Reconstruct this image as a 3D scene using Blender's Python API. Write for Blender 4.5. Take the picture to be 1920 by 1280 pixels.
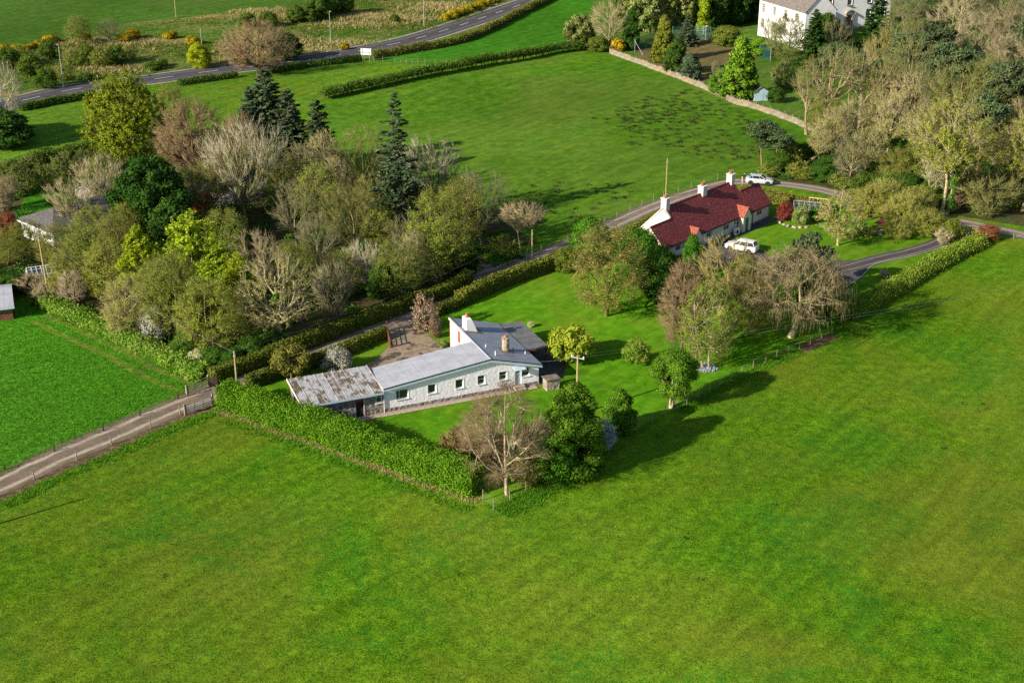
import bpy, bmesh, math, random
import numpy as np
from mathutils import Vector, Matrix

for _o in list(bpy.data.objects):
    bpy.data.objects.remove(_o, do_unlink=True)
scene = bpy.context.scene
col = scene.collection
R = math.radians
RNG = np.random.default_rng(7)
random.seed(7)

# ------------------------------------------------------------------ camera
cam_d = bpy.data.cameras.new('camera')
cam = bpy.data.objects.new('camera', cam_d)
col.objects.link(cam)
cam_d.sensor_width = 36.0
cam_d.lens = 49.12
cam_d.clip_start = 1.0
cam_d.clip_end = 9000.0
cam.location = (0.0, 0.0, 66.0)
cam.rotation_euler = (R(90 - 23.6), 0, 0)
scene.camera = cam

# ------------------------------------------------------------------ sky and sun
SUN_EL = 25.5
SHADOW_DIR = R(35.0)          # shadows run this way over the ground (from +X towards +Y)
world = bpy.data.worlds.new('World')
scene.world = world
world.use_nodes = True
wn = world.node_tree
wn.nodes.clear()
sky = wn.nodes.new('ShaderNodeTexSky')
sky.sky_type = 'NISHITA'
sky.sun_disc = False
sky.sun_elevation = R(SUN_EL)
sky.sun_rotation = R(235.0)   # azimuth of the sun: behind the camera to the left
sky.air_density = 1.0
sky.dust_density = 0.8
bgn = wn.nodes.new('ShaderNodeBackground')
bgn.inputs[1].default_value = 0.082
wo = wn.nodes.new('ShaderNodeOutputWorld')
wn.links.new(sky.outputs[0], bgn.inputs[0])
wn.links.new(bgn.outputs[0], wo.inputs[0])

sun_d = bpy.data.lights.new('sun', 'SUN')
sun_d.energy = 5.0
sun_d.angle = R(0.5)
sun_d.color = (1.0, 0.90, 0.76)
sun = bpy.data.objects.new('sun', sun_d)
col.objects.link(sun)
_d = Vector((math.cos(SHADOW_DIR) * math.cos(R(SUN_EL)), math.sin(SHADOW_DIR) * math.cos(R(SUN_EL)), -math.sin(R(SUN_EL))))
sun.rotation_euler = _d.to_track_quat('-Z', 'Y').to_euler()
sun.location = (-60, -20, 90)

vs = scene.view_settings
vs.view_transform = 'Standard'
vs.look = 'None'
vs.exposure = 0.8
vs.gamma = 1.0
vs.use_curve_mapping = False
scene.cycles.max_bounces = 5
scene.cycles.diffuse_bounces = 2
scene.cycles.glossy_bounces = 2
scene.cycles.transmission_bounces = 3
scene.cycles.transparent_max_bounces = 6
scene.cycles.use_denoising = False

# ------------------------------------------------------------------ terrain height
HILL_C = (-24.0, 288.0)
HILL_A = R(20.0)
def gz(x, y):
    dx, dy = x - HILL_C[0], y - HILL_C[1]
    a = dx * math.cos(HILL_A) + dy * math.sin(HILL_A)
    b = -dx * math.sin(HILL_A) + dy * math.cos(HILL_A)
    s = 8.0 if b > 0 else 15.0
    return 2.2 * math.exp(-(a / 28.0) ** 2 - (b / s) ** 2)

# ------------------------------------------------------------------ materials
def new_mat(name):
    m = bpy.data.materials.new(name)
    m.use_nodes = True
    nt = m.node_tree
    nt.nodes.clear()
    return m, nt, nt.nodes.new, nt.links.new

def c4(c):
    return (c[0], c[1], c[2], 1.0)

def noise(nt, vec, scale, detail=3.0, rough=0.55, dist=0.0):
    n = nt.nodes.new('ShaderNodeTexNoise')
    n.inputs['Scale'].default_value = scale
    n.inputs['Detail'].default_value = detail
    n.inputs['Roughness'].default_value = rough
    n.inputs['Distortion'].default_value = dist
    if vec is not None:
        nt.links.new(vec, n.inputs['Vector'])
    return n.outputs['Fac']

def ramp(nt, fac, stops):
    n = nt.nodes.new('ShaderNodeValToRGB')
    e = n.color_ramp.elements
    while len(e) < len(stops):
        e.new(0.5)
    for k, (p, c) in enumerate(stops):
        e[k].position = p
        e[k].color = c4(c) if hasattr(c, '__len__') else (c, c, c, 1)
    nt.links.new(fac, n.inputs[0])
    return n.outputs[0]

def mixc(nt, fac, a, b, mode='MIX'):
    n = nt.nodes.new('ShaderNodeMix')
    n.data_type = 'RGBA'
    n.blend_type = mode
    for idx, v in ((0, fac), (6, a), (7, b)):
        if hasattr(v, 'is_linked'):
            nt.links.new(v, n.inputs[idx])
        elif idx == 0:
            n.inputs[0].default_value = v
        else:
            n.inputs[idx].default_value = c4(v)
    return n.outputs[2]

def mathn(nt, op, a, b=0.0, clamp=False):
    n = nt.nodes.new('ShaderNodeMath')
    n.operation = op
    n.use_clamp = clamp
    for k, v in ((0, a), (1, b)):
        if hasattr(v, 'is_linked'):
            nt.links.new(v, n.inputs[k])
        else:
            n.inputs[k].default_value = v
    return n.outputs[0]

def bump(nt, h, strength, dist):
    b = nt.nodes.new('ShaderNodeBump')
    b.inputs['Strength'].default_value = strength
    b.inputs['Distance'].default_value = dist
    nt.links.new(h, b.inputs['Height'])
    return b.outputs[0]

def finish(nt, colr, rough=0.8, nrm=None, spec=0.3, metal=0.0):
    p = nt.nodes.new('ShaderNodeBsdfPrincipled')
    o = nt.nodes.new('ShaderNodeOutputMaterial')
    if hasattr(colr, 'is_linked'):
        nt.links.new(colr, p.inputs['Base Color'])
    else:
        p.inputs['Base Color'].default_value = c4(colr)
    if hasattr(rough, 'is_linked'):
        nt.links.new(rough, p.inputs['Roughness'])
    else:
        p.inputs['Roughness'].default_value = rough
    p.inputs['Specular IOR Level'].default_value = spec
    p.inputs['Metallic'].default_value = metal
    if nrm is not None:
        nt.links.new(nrm, p.inputs['Normal'])
    nt.links.new(p.outputs[0], o.inputs[0])

def position(nt):
    return nt.nodes.new('ShaderNodeNewGeometry').outputs['Position']

def objco(nt):
    return nt.nodes.new('ShaderNodeTexCoord').outputs['Object']

def attr(nt, name):
    a = nt.nodes.new('ShaderNodeAttribute')
    a.attribute_name = name
    return a.outputs['Fac']

def rough_mat(name, c1, c2, scale=2.0, rough=0.85, bs=0.4, bd=0.03, bscale=None, spec=0.2, c3=None, lo=0.35, hi=0.65, metal=0.0, world_co=False):
    m, nt, N, L = new_mat(name)
    v = position(nt) if world_co else objco(nt)
    f = noise(nt, v, scale, 5.0, 0.65)
    stops = [(lo, c1), (hi, c2)] if c3 is None else [(lo, c1), (0.5, c2), (hi, c3)]
    cc = ramp(nt, f, stops)
    h = noise(nt, v, bscale or scale * 3, 4.0, 0.6)
    finish(nt, cc, rough, bump(nt, h, bs, bd) if bs > 0 else None, spec, metal)
    return m

def grass_mat(name, base, light, dark, dry=None, dry_amt=0.3, patch=0.035, fine=5.0, bd=0.07, bs=0.8, contrast=1.0, clump=0.9, lush=None, lush_amt=0.0, furrow=None):
    """pasture: large patches, clumps and blade-size grain in the grass' own colours"""
    m, nt, N, L = new_mat(name)
    v = position(nt)
    n1 = noise(nt, v, fine, 4.0, 0.75)
    n2 = noise(nt, v, clump, 4.0, 0.65, 0.3)
    n3 = noise(nt, v, patch, 5.0, 0.62, 0.6)
    w = 0.13 / contrast
    cc = ramp(nt, n1, [(0.5 - w, dark), (0.5, base), (0.5 + w, light)])
    c2 = ramp(nt, n2, [(0.36, dark), (0.50, base), (0.66, light)])
    cc = mixc(nt, 0.45, cc, c2)
    if dry is not None:
        fd = ramp(nt, n3, [(0.42, 0.0), (0.62, 1.0)])
        n4 = noise(nt, v, fine * 0.6, 3.0, 0.7)
        fd2 = mathn(nt, 'MULTIPLY', fd, ramp(nt, n4, [(0.35, 0.25), (0.62, 1.0)]))
        cc = mixc(nt, mathn(nt, 'MULTIPLY', fd2, dry_amt), cc, dry)
    if lush is not None:
        vm = N('ShaderNodeVectorMath'); vm.operation = 'ADD'; vm.inputs[1].default_value = (311, 97, 0)
        L(v, vm.inputs[0])
        n5 = noise(nt, vm.outputs[0], patch * 2.6, 5.0, 0.7, 0.8)
        n6 = noise(nt, vm.outputs[0], clump * 1.3, 3.0, 0.7)
        fl = mathn(nt, 'MULTIPLY', ramp(nt, n5, [(0.48, 0.0), (0.66, 1.0)]), ramp(nt, n6, [(0.4, 0.1), (0.6, 1.0)]))
        cc = mixc(nt, mathn(nt, 'MULTIPLY', fl, lush_amt), cc, lush)
    mp = N('ShaderNodeMapping'); mp.vector_type = 'TEXTURE'; mp.inputs['Rotation'].default_value = (0, 0, 0.9); mp.inputs['Scale'].default_value = (9.0, 1.3, 1.0)
    L(v, mp.inputs['Vector'])
    st = ramp(nt, noise(nt, mp.outputs[0], 1.0, 4.0, 0.6), [(0.36, 0.83), (0.64, 1.15)])     # the way the field is driven and grazed
    cc = mixc(nt, 1.0, cc, st, 'MULTIPLY')
    cc = mixc(nt, 1.0, cc, ramp(nt, noise(nt, v, 0.016, 2.0, 0.4), [(0.36, 0.84), (0.64, 1.16)]), 'MULTIPLY')   # broad lighter and darker areas
    h = mathn(nt, 'ADD', mathn(nt, 'MULTIPLY', n1, 0.6), n2)
    finish(nt, cc, 1.0, bump(nt, h, bs, bd), 0.0)
    return m

def leaf_mat(name, c1, c2, trans=0.3, spread=0.22, c3=None):
    """foliage: each leaf its own tint, each plant a little lighter or darker than the next"""
    m, nt, N, L = new_mat(name)
    t = attr(nt, 'tint')
    cc = ramp(nt, t, [(0.0, c1), (0.9, c2)] if c3 is None else [(0.0, c1), (0.6, c2), (0.95, c3)])
    oi = N('ShaderNodeObjectInfo')
    hs = N('ShaderNodeHueSaturation')
    L(mathn(nt, 'ADD', mathn(nt, 'MULTIPLY', oi.outputs['Random'], spread * 2), 1.0 - spread), hs.inputs['Value'])
    r2 = mathn(nt, 'FRACT', mathn(nt, 'MULTIPLY', oi.outputs['Random'], 37.7))
    L(mathn(nt, 'ADD', mathn(nt, 'MULTIPLY', r2, 0.03), 0.485), hs.inputs['Hue'])
    L(cc, hs.inputs['Color'])
    d = N('ShaderNodeBsdfDiffuse'); tr = N('ShaderNodeBsdfTranslucent'); mx = N('ShaderNodeMixShader'); o = N('ShaderNodeOutputMaterial')
    L(hs.outputs[0], d.inputs[0]); L(hs.outputs[0], tr.inputs[0])
    mx.inputs[0].default_value = trans
    L(d.outputs[0], mx.inputs[1]); L(tr.outputs[0], mx.inputs[2]); L(mx.outputs[0], o.inputs[0])
    return m

def bark_mat(name, c1, c2, scale=2.5):
    m, nt, N, L = new_mat(name)
    v = objco(nt)
    cc = ramp(nt, noise(nt, v, scale, 3.0, 0.6), [(0.35, c1), (0.65, c2)])
    oi = N('ShaderNodeObjectInfo')
    hs = N('ShaderNodeHueSaturation')
    L(mathn(nt, 'ADD', mathn(nt, 'MULTIPLY', oi.outputs['Random'], 0.3), 0.85), hs.inputs['Value'])
    L(cc, hs.inputs['Color'])
    d = N('ShaderNodeBsdfDiffuse'); o = N('ShaderNodeOutputMaterial')
    L(hs.outputs[0], d.inputs[0]); L(d.outputs[0], o.inputs[0])
    return m

M = {}
# grass
M['near'] = grass_mat('pasture_grass', (0.080, 0.192, 0.006), (0.185, 0.315, 0.013), (0.017, 0.074, 0.004), dry=(0.185, 0.18, 0.022), dry_amt=0.75, patch=0.03, fine=5.5, lush=(0.02, 0.15, 0.012), lush_amt=0.75, contrast=1.75, bd=0.13, bs=1.0)
M['lush'] = grass_mat('lush_meadow_grass', (0.05, 0.19, 0.009), (0.115, 0.33, 0.02), (0.013, 0.075, 0.005), patch=0.06, fine=3.2, bd=0.16, bs=1.0, clump=1.5, contrast=1.25, dry=(0.09, 0.2, 0.03), dry_amt=0.3)
M['lawn'] = grass_mat('garden_lawn_grass', (0.078, 0.225, 0.007), (0.15, 0.325, 0.014), (0.026, 0.115, 0.005), dry=(0.17, 0.21, 0.022), dry_amt=0.7, patch=0.09, fine=7.0, bd=0.04, clump=0.7)
M['paddock'] = grass_mat('paddock_grass', (0.068, 0.165, 0.010), (0.14, 0.25, 0.02), (0.024, 0.08, 0.007), dry=(0.14, 0.16, 0.035), dry_amt=0.5, patch=0.03, fine=3.6, bd=0.08, clump=0.55, lush=(0.03, 0.13, 0.016), lush_amt=0.4)
M['hill'] = grass_mat('hill_field_grass', (0.088, 0.18, 0.014), (0.165, 0.28, 0.03), (0.04, 0.10, 0.01), patch=0.03, fine=2.6, bd=0.12, clump=0.8)
M['bright'] = grass_mat('roadside_field_grass', (0.045, 0.165, 0.010), (0.08, 0.24, 0.022), (0.022, 0.10, 0.008), patch=0.04, fine=2.6, bd=0.1, clump=0.5)
M['far'] = grass_mat('far_field_grass', (0.05, 0.12, 0.014), (0.09, 0.19, 0.026), (0.024, 0.066, 0.01), patch=0.03, fine=2.2, bd=0.12, clump=0.5, dry=(0.1, 0.13, 0.04), dry_amt=0.4)
M['moor'] = grass_mat('rough_moor_grass', (0.07, 0.135, 0.016), (0.15, 0.21, 0.04), (0.022, 0.055, 0.01), patch=0.05, fine=1.6, bd=0.5, bs=1.0, clump=0.4, dry=(0.33, 0.22, 0.10), dry_amt=0.9, contrast=1.4, lush=(0.05, 0.15, 0.015), lush_amt=0.8)
M['floor'] = grass_mat('woodland_floor', (0.05, 0.055, 0.02), (0.09, 0.085, 0.04), (0.02, 0.028, 0.01), patch=0.12, fine=2.2, bd=0.15, clump=0.5, dry=(0.12, 0.075, 0.04), dry_amt=0.6, lush=(0.035, 0.11, 0.014), lush_amt=0.8)
M['verge'] = grass_mat('verge_grass', (0.06, 0.14, 0.014), (0.12, 0.22, 0.03), (0.028, 0.075, 0.01), patch=0.2, fine=3.0, bd=0.12, clump=0.8, dry=(0.2, 0.16, 0.07), dry_amt=0.4)
M['strawverge'] = grass_mat('straw_verge', (0.2, 0.175, 0.075), (0.36, 0.30, 0.15), (0.085, 0.085, 0.035), patch=0.3, fine=3.0, bd=0.14, clump=0.9, lush=(0.06, 0.18, 0.02), lush_amt=0.9)
M['wheel'] = grass_mat('wheel_worn_grass', (0.13, 0.20, 0.02), (0.21, 0.26, 0.045), (0.06, 0.12, 0.012), patch=0.3, fine=3.4, clump=0.9, dry=(0.15, 0.12, 0.05), dry_amt=0.7)
M['moss_court'] = grass_mat('mossy_court', (0.15, 0.12, 0.05), (0.2, 0.165, 0.075), (0.085, 0.062, 0.033), patch=0.12, fine=2.5, bd=0.03, clump=0.5, lush=(0.10, 0.13, 0.025), lush_amt=0.6)
# surfaces
def ribbon_mat(name, base, worn, edge, pos=0.45, wid=0.2, fine=3.0, grassy=None):
    """a track: paler where wheels have worn it, its own edge colour at the sides"""
    m, nt, N, L = new_mat(name)
    v = position(nt)
    a = mathn(nt, 'ABSOLUTE', attr(nt, 'across'))
    wob = noise(nt, v, 0.35, 3.0)
    a2 = mathn(nt, 'ADD', a, mathn(nt, 'MULTIPLY', mathn(nt, 'SUBTRACT', wob, 0.5), 0.35))
    d = mathn(nt, 'ABSOLUTE', mathn(nt, 'SUBTRACT', a2, pos))
    fw = ramp(nt, d, [(0.02, 1.0), (wid, 0.0)])
    n1 = noise(nt, v, fine, 4.0, 0.7)
    n2 = noise(nt, v, 0.5, 4.0, 0.65)
    fw = mathn(nt, 'MULTIPLY', fw, ramp(nt, n2, [(0.3, 0.45), (0.6, 1.0)]))
    cc = mixc(nt, ramp(nt, n2, [(0.35, 0.0), (0.65, 1.0)]), base, tuple(x * 0.7 for x in base))
    if grassy is not None:
        fm = ramp(nt, mathn(nt, 'ADD', a2, mathn(nt, 'MULTIPLY', n1, 0.3)), [(0.12, 1.0), (0.34, 0.0)])
        cc = mixc(nt, mathn(nt, 'MULTIPLY', fm, 0.7), cc, grassy)
    cc = mixc(nt, fw, cc, worn)
    fe = ramp(nt, mathn(nt, 'ADD', a, mathn(nt, 'MULTIPLY', mathn(nt, 'SUBTRACT', n2, 0.5), 0.5)), [(0.78, 0.0), (0.96, 1.0)])
    cc = mixc(nt, fe, cc, edge)
    g = ramp(nt, n1, [(0.3, 0.72), (0.7, 1.2)])
    cc = mixc(nt, 1.0, cc, g, 'MULTIPLY')
    finish(nt, cc, 0.95, bump(nt, n1, 0.5, 0.03), 0.1)
    return m
M['track'] = ribbon_mat('gravel_track', (0.20, 0.155, 0.11), (0.46, 0.385, 0.30), (0.12, 0.085, 0.045))
M['lane'] = ribbon_mat('lane_gravel', (0.23, 0.185, 0.145), (0.42, 0.355, 0.29), (0.10, 0.10, 0.04))
M['asphalt_drive'] = ribbon_mat('drive_asphalt', (0.085, 0.075, 0.075), (0.21, 0.185, 0.165), (0.1, 0.09, 0.08), pos=0.5)
M['road'] = ribbon_mat('road_asphalt', (0.085, 0.078, 0.083), (0.13, 0.12, 0.122), (0.26, 0.21, 0.165), pos=0.5, fine=1.5)
M['yard'] = rough_mat('yard_gravel', (0.085, 0.065, 0.05), (0.31, 0.24, 0.165), 0.55, 0.95, 0.5, 0.03, 5.0, 0.1, c3=(0.2, 0.155, 0.11), lo=0.42, hi=0.6, world_co=True)
M['patch_asphalt'] = rough_mat('turning_asphalt', (0.06, 0.055, 0.055), (0.125, 0.11, 0.105), 0.5, 0.95, 0.3, 0.02, 6.0, 0.1, world_co=True)
M['white_line'] = rough_mat('road_paint', (0.5, 0.5, 0.48), (0.75, 0.75, 0.72), 1.5, 0.7, 0, 0)
M['kerb'] = rough_mat('kerb_stone', (0.3, 0.26, 0.21), (0.45, 0.4, 0.34), 2.0)
M['slab'] = rough_mat('paving_slab', (0.27, 0.215, 0.165), (0.43, 0.36, 0.28), 1.3)
M['dark_slab'] = rough_mat('dark_paving', (0.045, 0.042, 0.045), (0.09, 0.085, 0.085), 1.5)
M['soil'] = rough_mat('bare_soil', (0.075, 0.05, 0.03), (0.2, 0.135, 0.08), 1.4, 0.95, 0.8, 0.08, 5.0, 0.05, world_co=True)
M['clod'] = rough_mat('dark_mud', (0.028, 0.024, 0.014), (0.05, 0.042, 0.022), 1.4, 0.95, 0.5, 0.05, 5.0, 0.05)
# building materials
def harl_mat(name, c1, c2, scale=2.6, bd=0.13, tone=None):
    m, nt, N, L = new_mat(name)
    v = objco(nt)
    vo = N('ShaderNodeTexVoronoi'); vo.feature = 'SMOOTH_F1'
    vo.inputs['Scale'].default_value = scale
    vo.inputs['Smoothness'].default_value = 0.35
    vm = N('ShaderNodeVectorMath'); vm.operation = 'ADD'
    n0 = N('ShaderNodeTexNoise'); n0.inputs['Scale'].default_value = 3.0
    L(v, n0.inputs['Vector'])
    sc = N('ShaderNodeVectorMath'); sc.operation = 'SCALE'; sc.inputs['Scale'].default_value = 0.35
    L(n0.outputs['Color'], sc.inputs[0]); L(v, vm.inputs[0]); L(sc.outputs[0], vm.inputs[1]); L(vm.outputs[0], vo.inputs['Vector'])
    h = mathn(nt, 'SUBTRACT', 1.0, vo.outputs['Distance'])
    h2 = mathn(nt, 'ADD', h, mathn(nt, 'MULTIPLY', noise(nt, v, 7.0, 3.0), 0.35))
    if tone is None:
        cc = ramp(nt, noise(nt, v, 1.1, 5.0, 0.7), [(0.35, c1), (0.6, c2)])
    else:
        cw = N('ShaderNodeSeparateColor'); L(vo.outputs['Color'], cw.inputs[0])
        cc = ramp(nt, cw.outputs[0], [(0.1, c1), (0.5, c2), (0.9, tone)])
        cc = mixc(nt, ramp(nt, vo.outputs['Distance'], [(0.35, 0.0), (0.62, 0.6)]), cc, (0.30, 0.28, 0.26))
    finish(nt, cc, 0.9, bump(nt, h2, 1.0, bd), 0.15)
    return m
M['harl'] = harl_mat('white_painted_rubble', (0.82, 0.785, 0.85), (0.90, 0.865, 0.92), 2.6, 0.022)
M['rubble'] = harl_mat('grey_rubble_stone', (0.13, 0.11, 0.10), (0.24, 0.21, 0.185), 3.0, 0.08, tone=(0.36, 0.31, 0.26))
M['sandstone'] = harl_mat('tan_rubble_stone', (0.22, 0.165, 0.11), (0.36, 0.28, 0.19), 3.2, 0.06, tone=(0.46, 0.36, 0.25))
M['white_wall'] = rough_mat('white_render', (0.76, 0.74, 0.71), (0.86, 0.85, 0.82), 0.9, 0.85, 0.25, 0.01, 14)
M['cream_wall'] = rough_mat('cream_render', (0.58, 0.52, 0.44), (0.69, 0.63, 0.54), 0.8, 0.9, 0.3, 0.012, 14)
M['white_paint'] = rough_mat('white_paint', (0.72, 0.72, 0.72), (0.82, 0.82, 0.82), 1.0, 0.45, 0, 0, spec=0.4)
M['pale_blue'] = rough_mat('pale_blue_paint', (0.40, 0.51, 0.60), (0.50, 0.60, 0.68), 1.0, 0.5, 0, 0, spec=0.4)
M['pink_paint'] = rough_mat('faded_pink_paint', (0.62, 0.44, 0.40), (0.76, 0.60, 0.54), 1.5, 0.6, 0, 0)
M['red_paint'] = rough_mat('red_paint', (0.44, 0.055, 0.03), (0.56, 0.085, 0.04), 2.0, 0.5, 0, 0)
M['teal_paint'] = rough_mat('teal_paint', (0.03, 0.11, 0.11), (0.05, 0.15, 0.15), 2.0, 0.5, 0, 0)
M['dark_paint'] = rough_mat('dark_paint', (0.018, 0.016, 0.016), (0.035, 0.03, 0.03), 2.0, 0.55, 0, 0)
M['lead'] = rough_mat('lead_flashing', (0.11, 0.095, 0.08), (0.24, 0.2, 0.165), 2.0, 0.7, 0.3, 0.02)
M['felt'] = rough_mat('grey_roof_sheet', (0.30, 0.31, 0.345), (0.40, 0.41, 0.445), 0.8, 0.62, 0.15, 0.01, 8, 0.3)
M['felt_dark'] = rough_mat('slate_grey_roof_sheet', (0.23, 0.245, 0.285), (0.30, 0.32, 0.36), 0.8, 0.6, 0.15, 0.01, 8, 0.3)
M['carport_roof'] = rough_mat('carport_sheet', (0.105, 0.11, 0.115), (0.17, 0.17, 0.17), 0.9, 0.6, 0.1, 0.01)
def moss_roof(name):
    m, nt, N, L = new_mat(name)
    v = objco(nt)
    mp = N('ShaderNodeMapping'); mp.inputs['Scale'].default_value = (1.6, 0.75, 1)
    L(v, mp.inputs['Vector'])
    f = noise(nt, mp.outputs[0], 1.15, 5.0, 0.72, 0.4)
    f2 = noise(nt, v, 6.0, 4.0)
    oi = N('ShaderNodeObjectInfo')
    ff = mathn(nt, 'ADD', f, mathn(nt, 'MULTIPLY', mathn(nt, 'SUBTRACT', oi.outputs['Random'], 0.5), 0.14))
    cc = ramp(nt, ff, [(0.42, (0.40, 0.40, 0.41)), (0.5, (0.31, 0.30, 0.29)), (0.54, (0.16, 0.13, 0.09)), (0.68, (0.085, 0.072, 0.045))])
    cc = mixc(nt, 1.0, cc, ramp(nt, f2, [(0.3, 0.75), (0.7, 1.1)]), 'MULTIPLY')
    finish(nt, cc, 0.95, bump(nt, ff, 0.3, 0.05), 0.1)
    return m
M['moss_roof'] = moss_roof('mossy_cement_sheet')
def tile_mat(name, c1, c2, c3, su=3.4, sv=3.0):
    m, nt, N, L = new_mat(name)
    uv = N('ShaderNodeAttribute'); uv.attribute_name = 'tileuv'
    br = N('ShaderNodeTexBrick')
    br.offset = 0.5
    br.inputs['Color1'].default_value = c4(c1); br.inputs['Color2'].default_value = c4(c2); br.inputs['Mortar'].default_value = c4(tuple(x * 0.35 for x in c1))
    br.inputs['Scale'].default_value = 1.0
    br.inputs['Mortar Size'].default_value = 0.02
    br.inputs['Brick Width'].default_value = 0.34
    br.inputs['Row Height'].default_value = 0.26
    L(uv.outputs['Vector'], br.inputs['Vector'])
    v = objco(nt)
    n1 = noise(nt, v, 3.5, 4.0, 0.7)
    cc = mixc(nt, ramp(nt, n1, [(0.5, 0.0), (0.66, 0.75)]), br.outputs['Color'], c3)
    finish(nt, cc, 0.85, bump(nt, mathn(nt, 'SUBTRACT', n1, br.outputs['Fac']), 0.6, 0.05), 0.2)
    return m
M['red_tile'] = tile_mat('red_roof_tile', (0.165, 0.03, 0.034), (0.25, 0.046, 0.047), (0.32, 0.12, 0.11))
M['lit_orange_tile'] = tile_mat('lit_orange_roof_tile', (0.29, 0.07, 0.045), (0.37, 0.10, 0.065), (0.42, 0.16, 0.11))  # porch tile: sunlight on the lit slopes put into the orange tone
M['slate'] = tile_mat('grey_roof_slate', (0.13, 0.115, 0.105), (0.22, 0.19, 0.165), (0.27, 0.235, 0.2))
M['dark_slate'] = tile_mat('dark_roof_tile', (0.085, 0.08, 0.078), (0.135, 0.125, 0.12), (0.17, 0.16, 0.15))
M['brick'] = tile_mat('brown_brick', (0.17, 0.075, 0.05), (0.24, 0.11, 0.075), (0.2, 0.12, 0.09))
M['terracotta'] = rough_mat('terracotta', (0.36, 0.13, 0.07), (0.48, 0.2, 0.11), 3.0)
M['wood'] = rough_mat('weathered_wood', (0.17, 0.135, 0.095), (0.33, 0.275, 0.205), 1.2, 0.9, 0.3, 0.01, 6)
M['pale_wood'] = rough_mat('pale_new_wood', (0.46, 0.34, 0.17), (0.6, 0.47, 0.26), 1.2, 0.8, 0.2, 0.01, 6)
M['pole_wood'] = rough_mat('pole_wood', (0.25, 0.2, 0.085), (0.4, 0.33, 0.15), 0.8, 0.9, 0.2, 0.01, 6)
M['dark_wood'] = rough_mat('dark_wood', (0.035, 0.026, 0.018), (0.075, 0.055, 0.04), 1.2, 0.9, 0.3, 0.01, 6)
M['red_wood'] = rough_mat('red_brown_wood', (0.2, 0.07, 0.035), (0.3, 0.12, 0.06), 1.2, 0.9, 0.3, 0.01, 6)
M['galv'] = rough_mat('galvanised_steel', (0.36, 0.36, 0.36), (0.5, 0.5, 0.5), 2.0, 0.5, 0, 0, metal=0.4, spec=0.5)
M['wire'] = rough_mat('wire', (0.25, 0.25, 0.25), (0.35, 0.35, 0.35), 2.0, 0.5, 0, 0, metal=0.4)
M['green_net'] = rough_mat('green_netting', (0.02, 0.085, 0.075), (0.03, 0.12, 0.10), 2.0, 0.7, 0, 0)
M['shed_blue'] = rough_mat('blue_shed_boards', (0.26, 0.38, 0.44), (0.35, 0.47, 0.52), 1.5)
M['sign_white'] = rough_mat('sign_white', (0.75, 0.78, 0.78), (0.8, 0.82, 0.82), 1.0, 0.4, 0, 0)
def glass_mat(name, c, rough=0.06):
    m, nt, N, L = new_mat(name)
    finish(nt, c, rough, None, 0.7)
    return m
M['glass'] = glass_mat('window_glass', (0.022, 0.028, 0.03))
M['car_glass'] = glass_mat('car_glass', (0.012, 0.013, 0.016), 0.04)
M['tyre'] = rough_mat('tyre_rubber', (0.012, 0.012, 0.012), (0.022, 0.022, 0.022), 3.0, 0.8, 0, 0)
def paint_mat(name, c, metal=0.0):
    m, nt, N, L = new_mat(name)
    p = N('ShaderNodeBsdfPrincipled'); o = N('ShaderNodeOutputMaterial')
    cc = ramp(nt, noise(nt, objco(nt), 4.0, 3.0), [(0.3, tuple(x * 0.93 for x in c)), (0.7, c)])
    L(cc, p.inputs['Base Color'])
    p.inputs['Metallic'].default_value = metal
    p.inputs['Roughness'].default_value = 0.35
    p.inputs['Coat Weight'].default_value = 0.6
    p.inputs['Coat Roughness'].default_value = 0.06
    L(p.outputs[0], o.inputs[0])
    return m
M['car_white'] = paint_mat('white_car_paint', (0.78, 0.77, 0.77))
M['car_silver'] = paint_mat('silver_car_paint', (0.58, 0.6, 0.64), 0.25)
M['rim'] = rough_mat('alloy_rim', (0.2, 0.17, 0.165), (0.32, 0.28, 0.27), 3.0, 0.35, 0, 0, metal=0.7)
M['red_lamp'] = rough_mat('tail_lamp', (0.35, 0.02, 0.02), (0.45, 0.04, 0.03), 3.0, 0.2, 0, 0, spec=0.6)
M['clear_lamp'] = rough_mat('head_lamp', (0.5, 0.52, 0.55), (0.65, 0.67, 0.7), 3.0, 0.15, 0, 0, spec=0.6)
M['skin'] = rough_mat('skin', (0.55, 0.36, 0.27), (0.62, 0.42, 0.32), 4.0, 0.6, 0, 0)
M['jacket'] = rough_mat('dark_jacket_cloth', (0.03, 0.024, 0.035), (0.055, 0.045, 0.06), 8.0, 0.9, 0, 0)
M['trousers'] = rough_mat('pale_trouser_cloth', (0.42, 0.33, 0.29), (0.52, 0.42, 0.36), 8.0, 0.9, 0, 0)
M['hair'] = rough_mat('dark_hair', (0.012, 0.009, 0.007), (0.025, 0.018, 0.013), 8.0, 0.7, 0, 0)
M['rock'] = rough_mat('garden_rock', (0.25, 0.2, 0.16), (0.45, 0.37, 0.3), 2.0)
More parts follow.
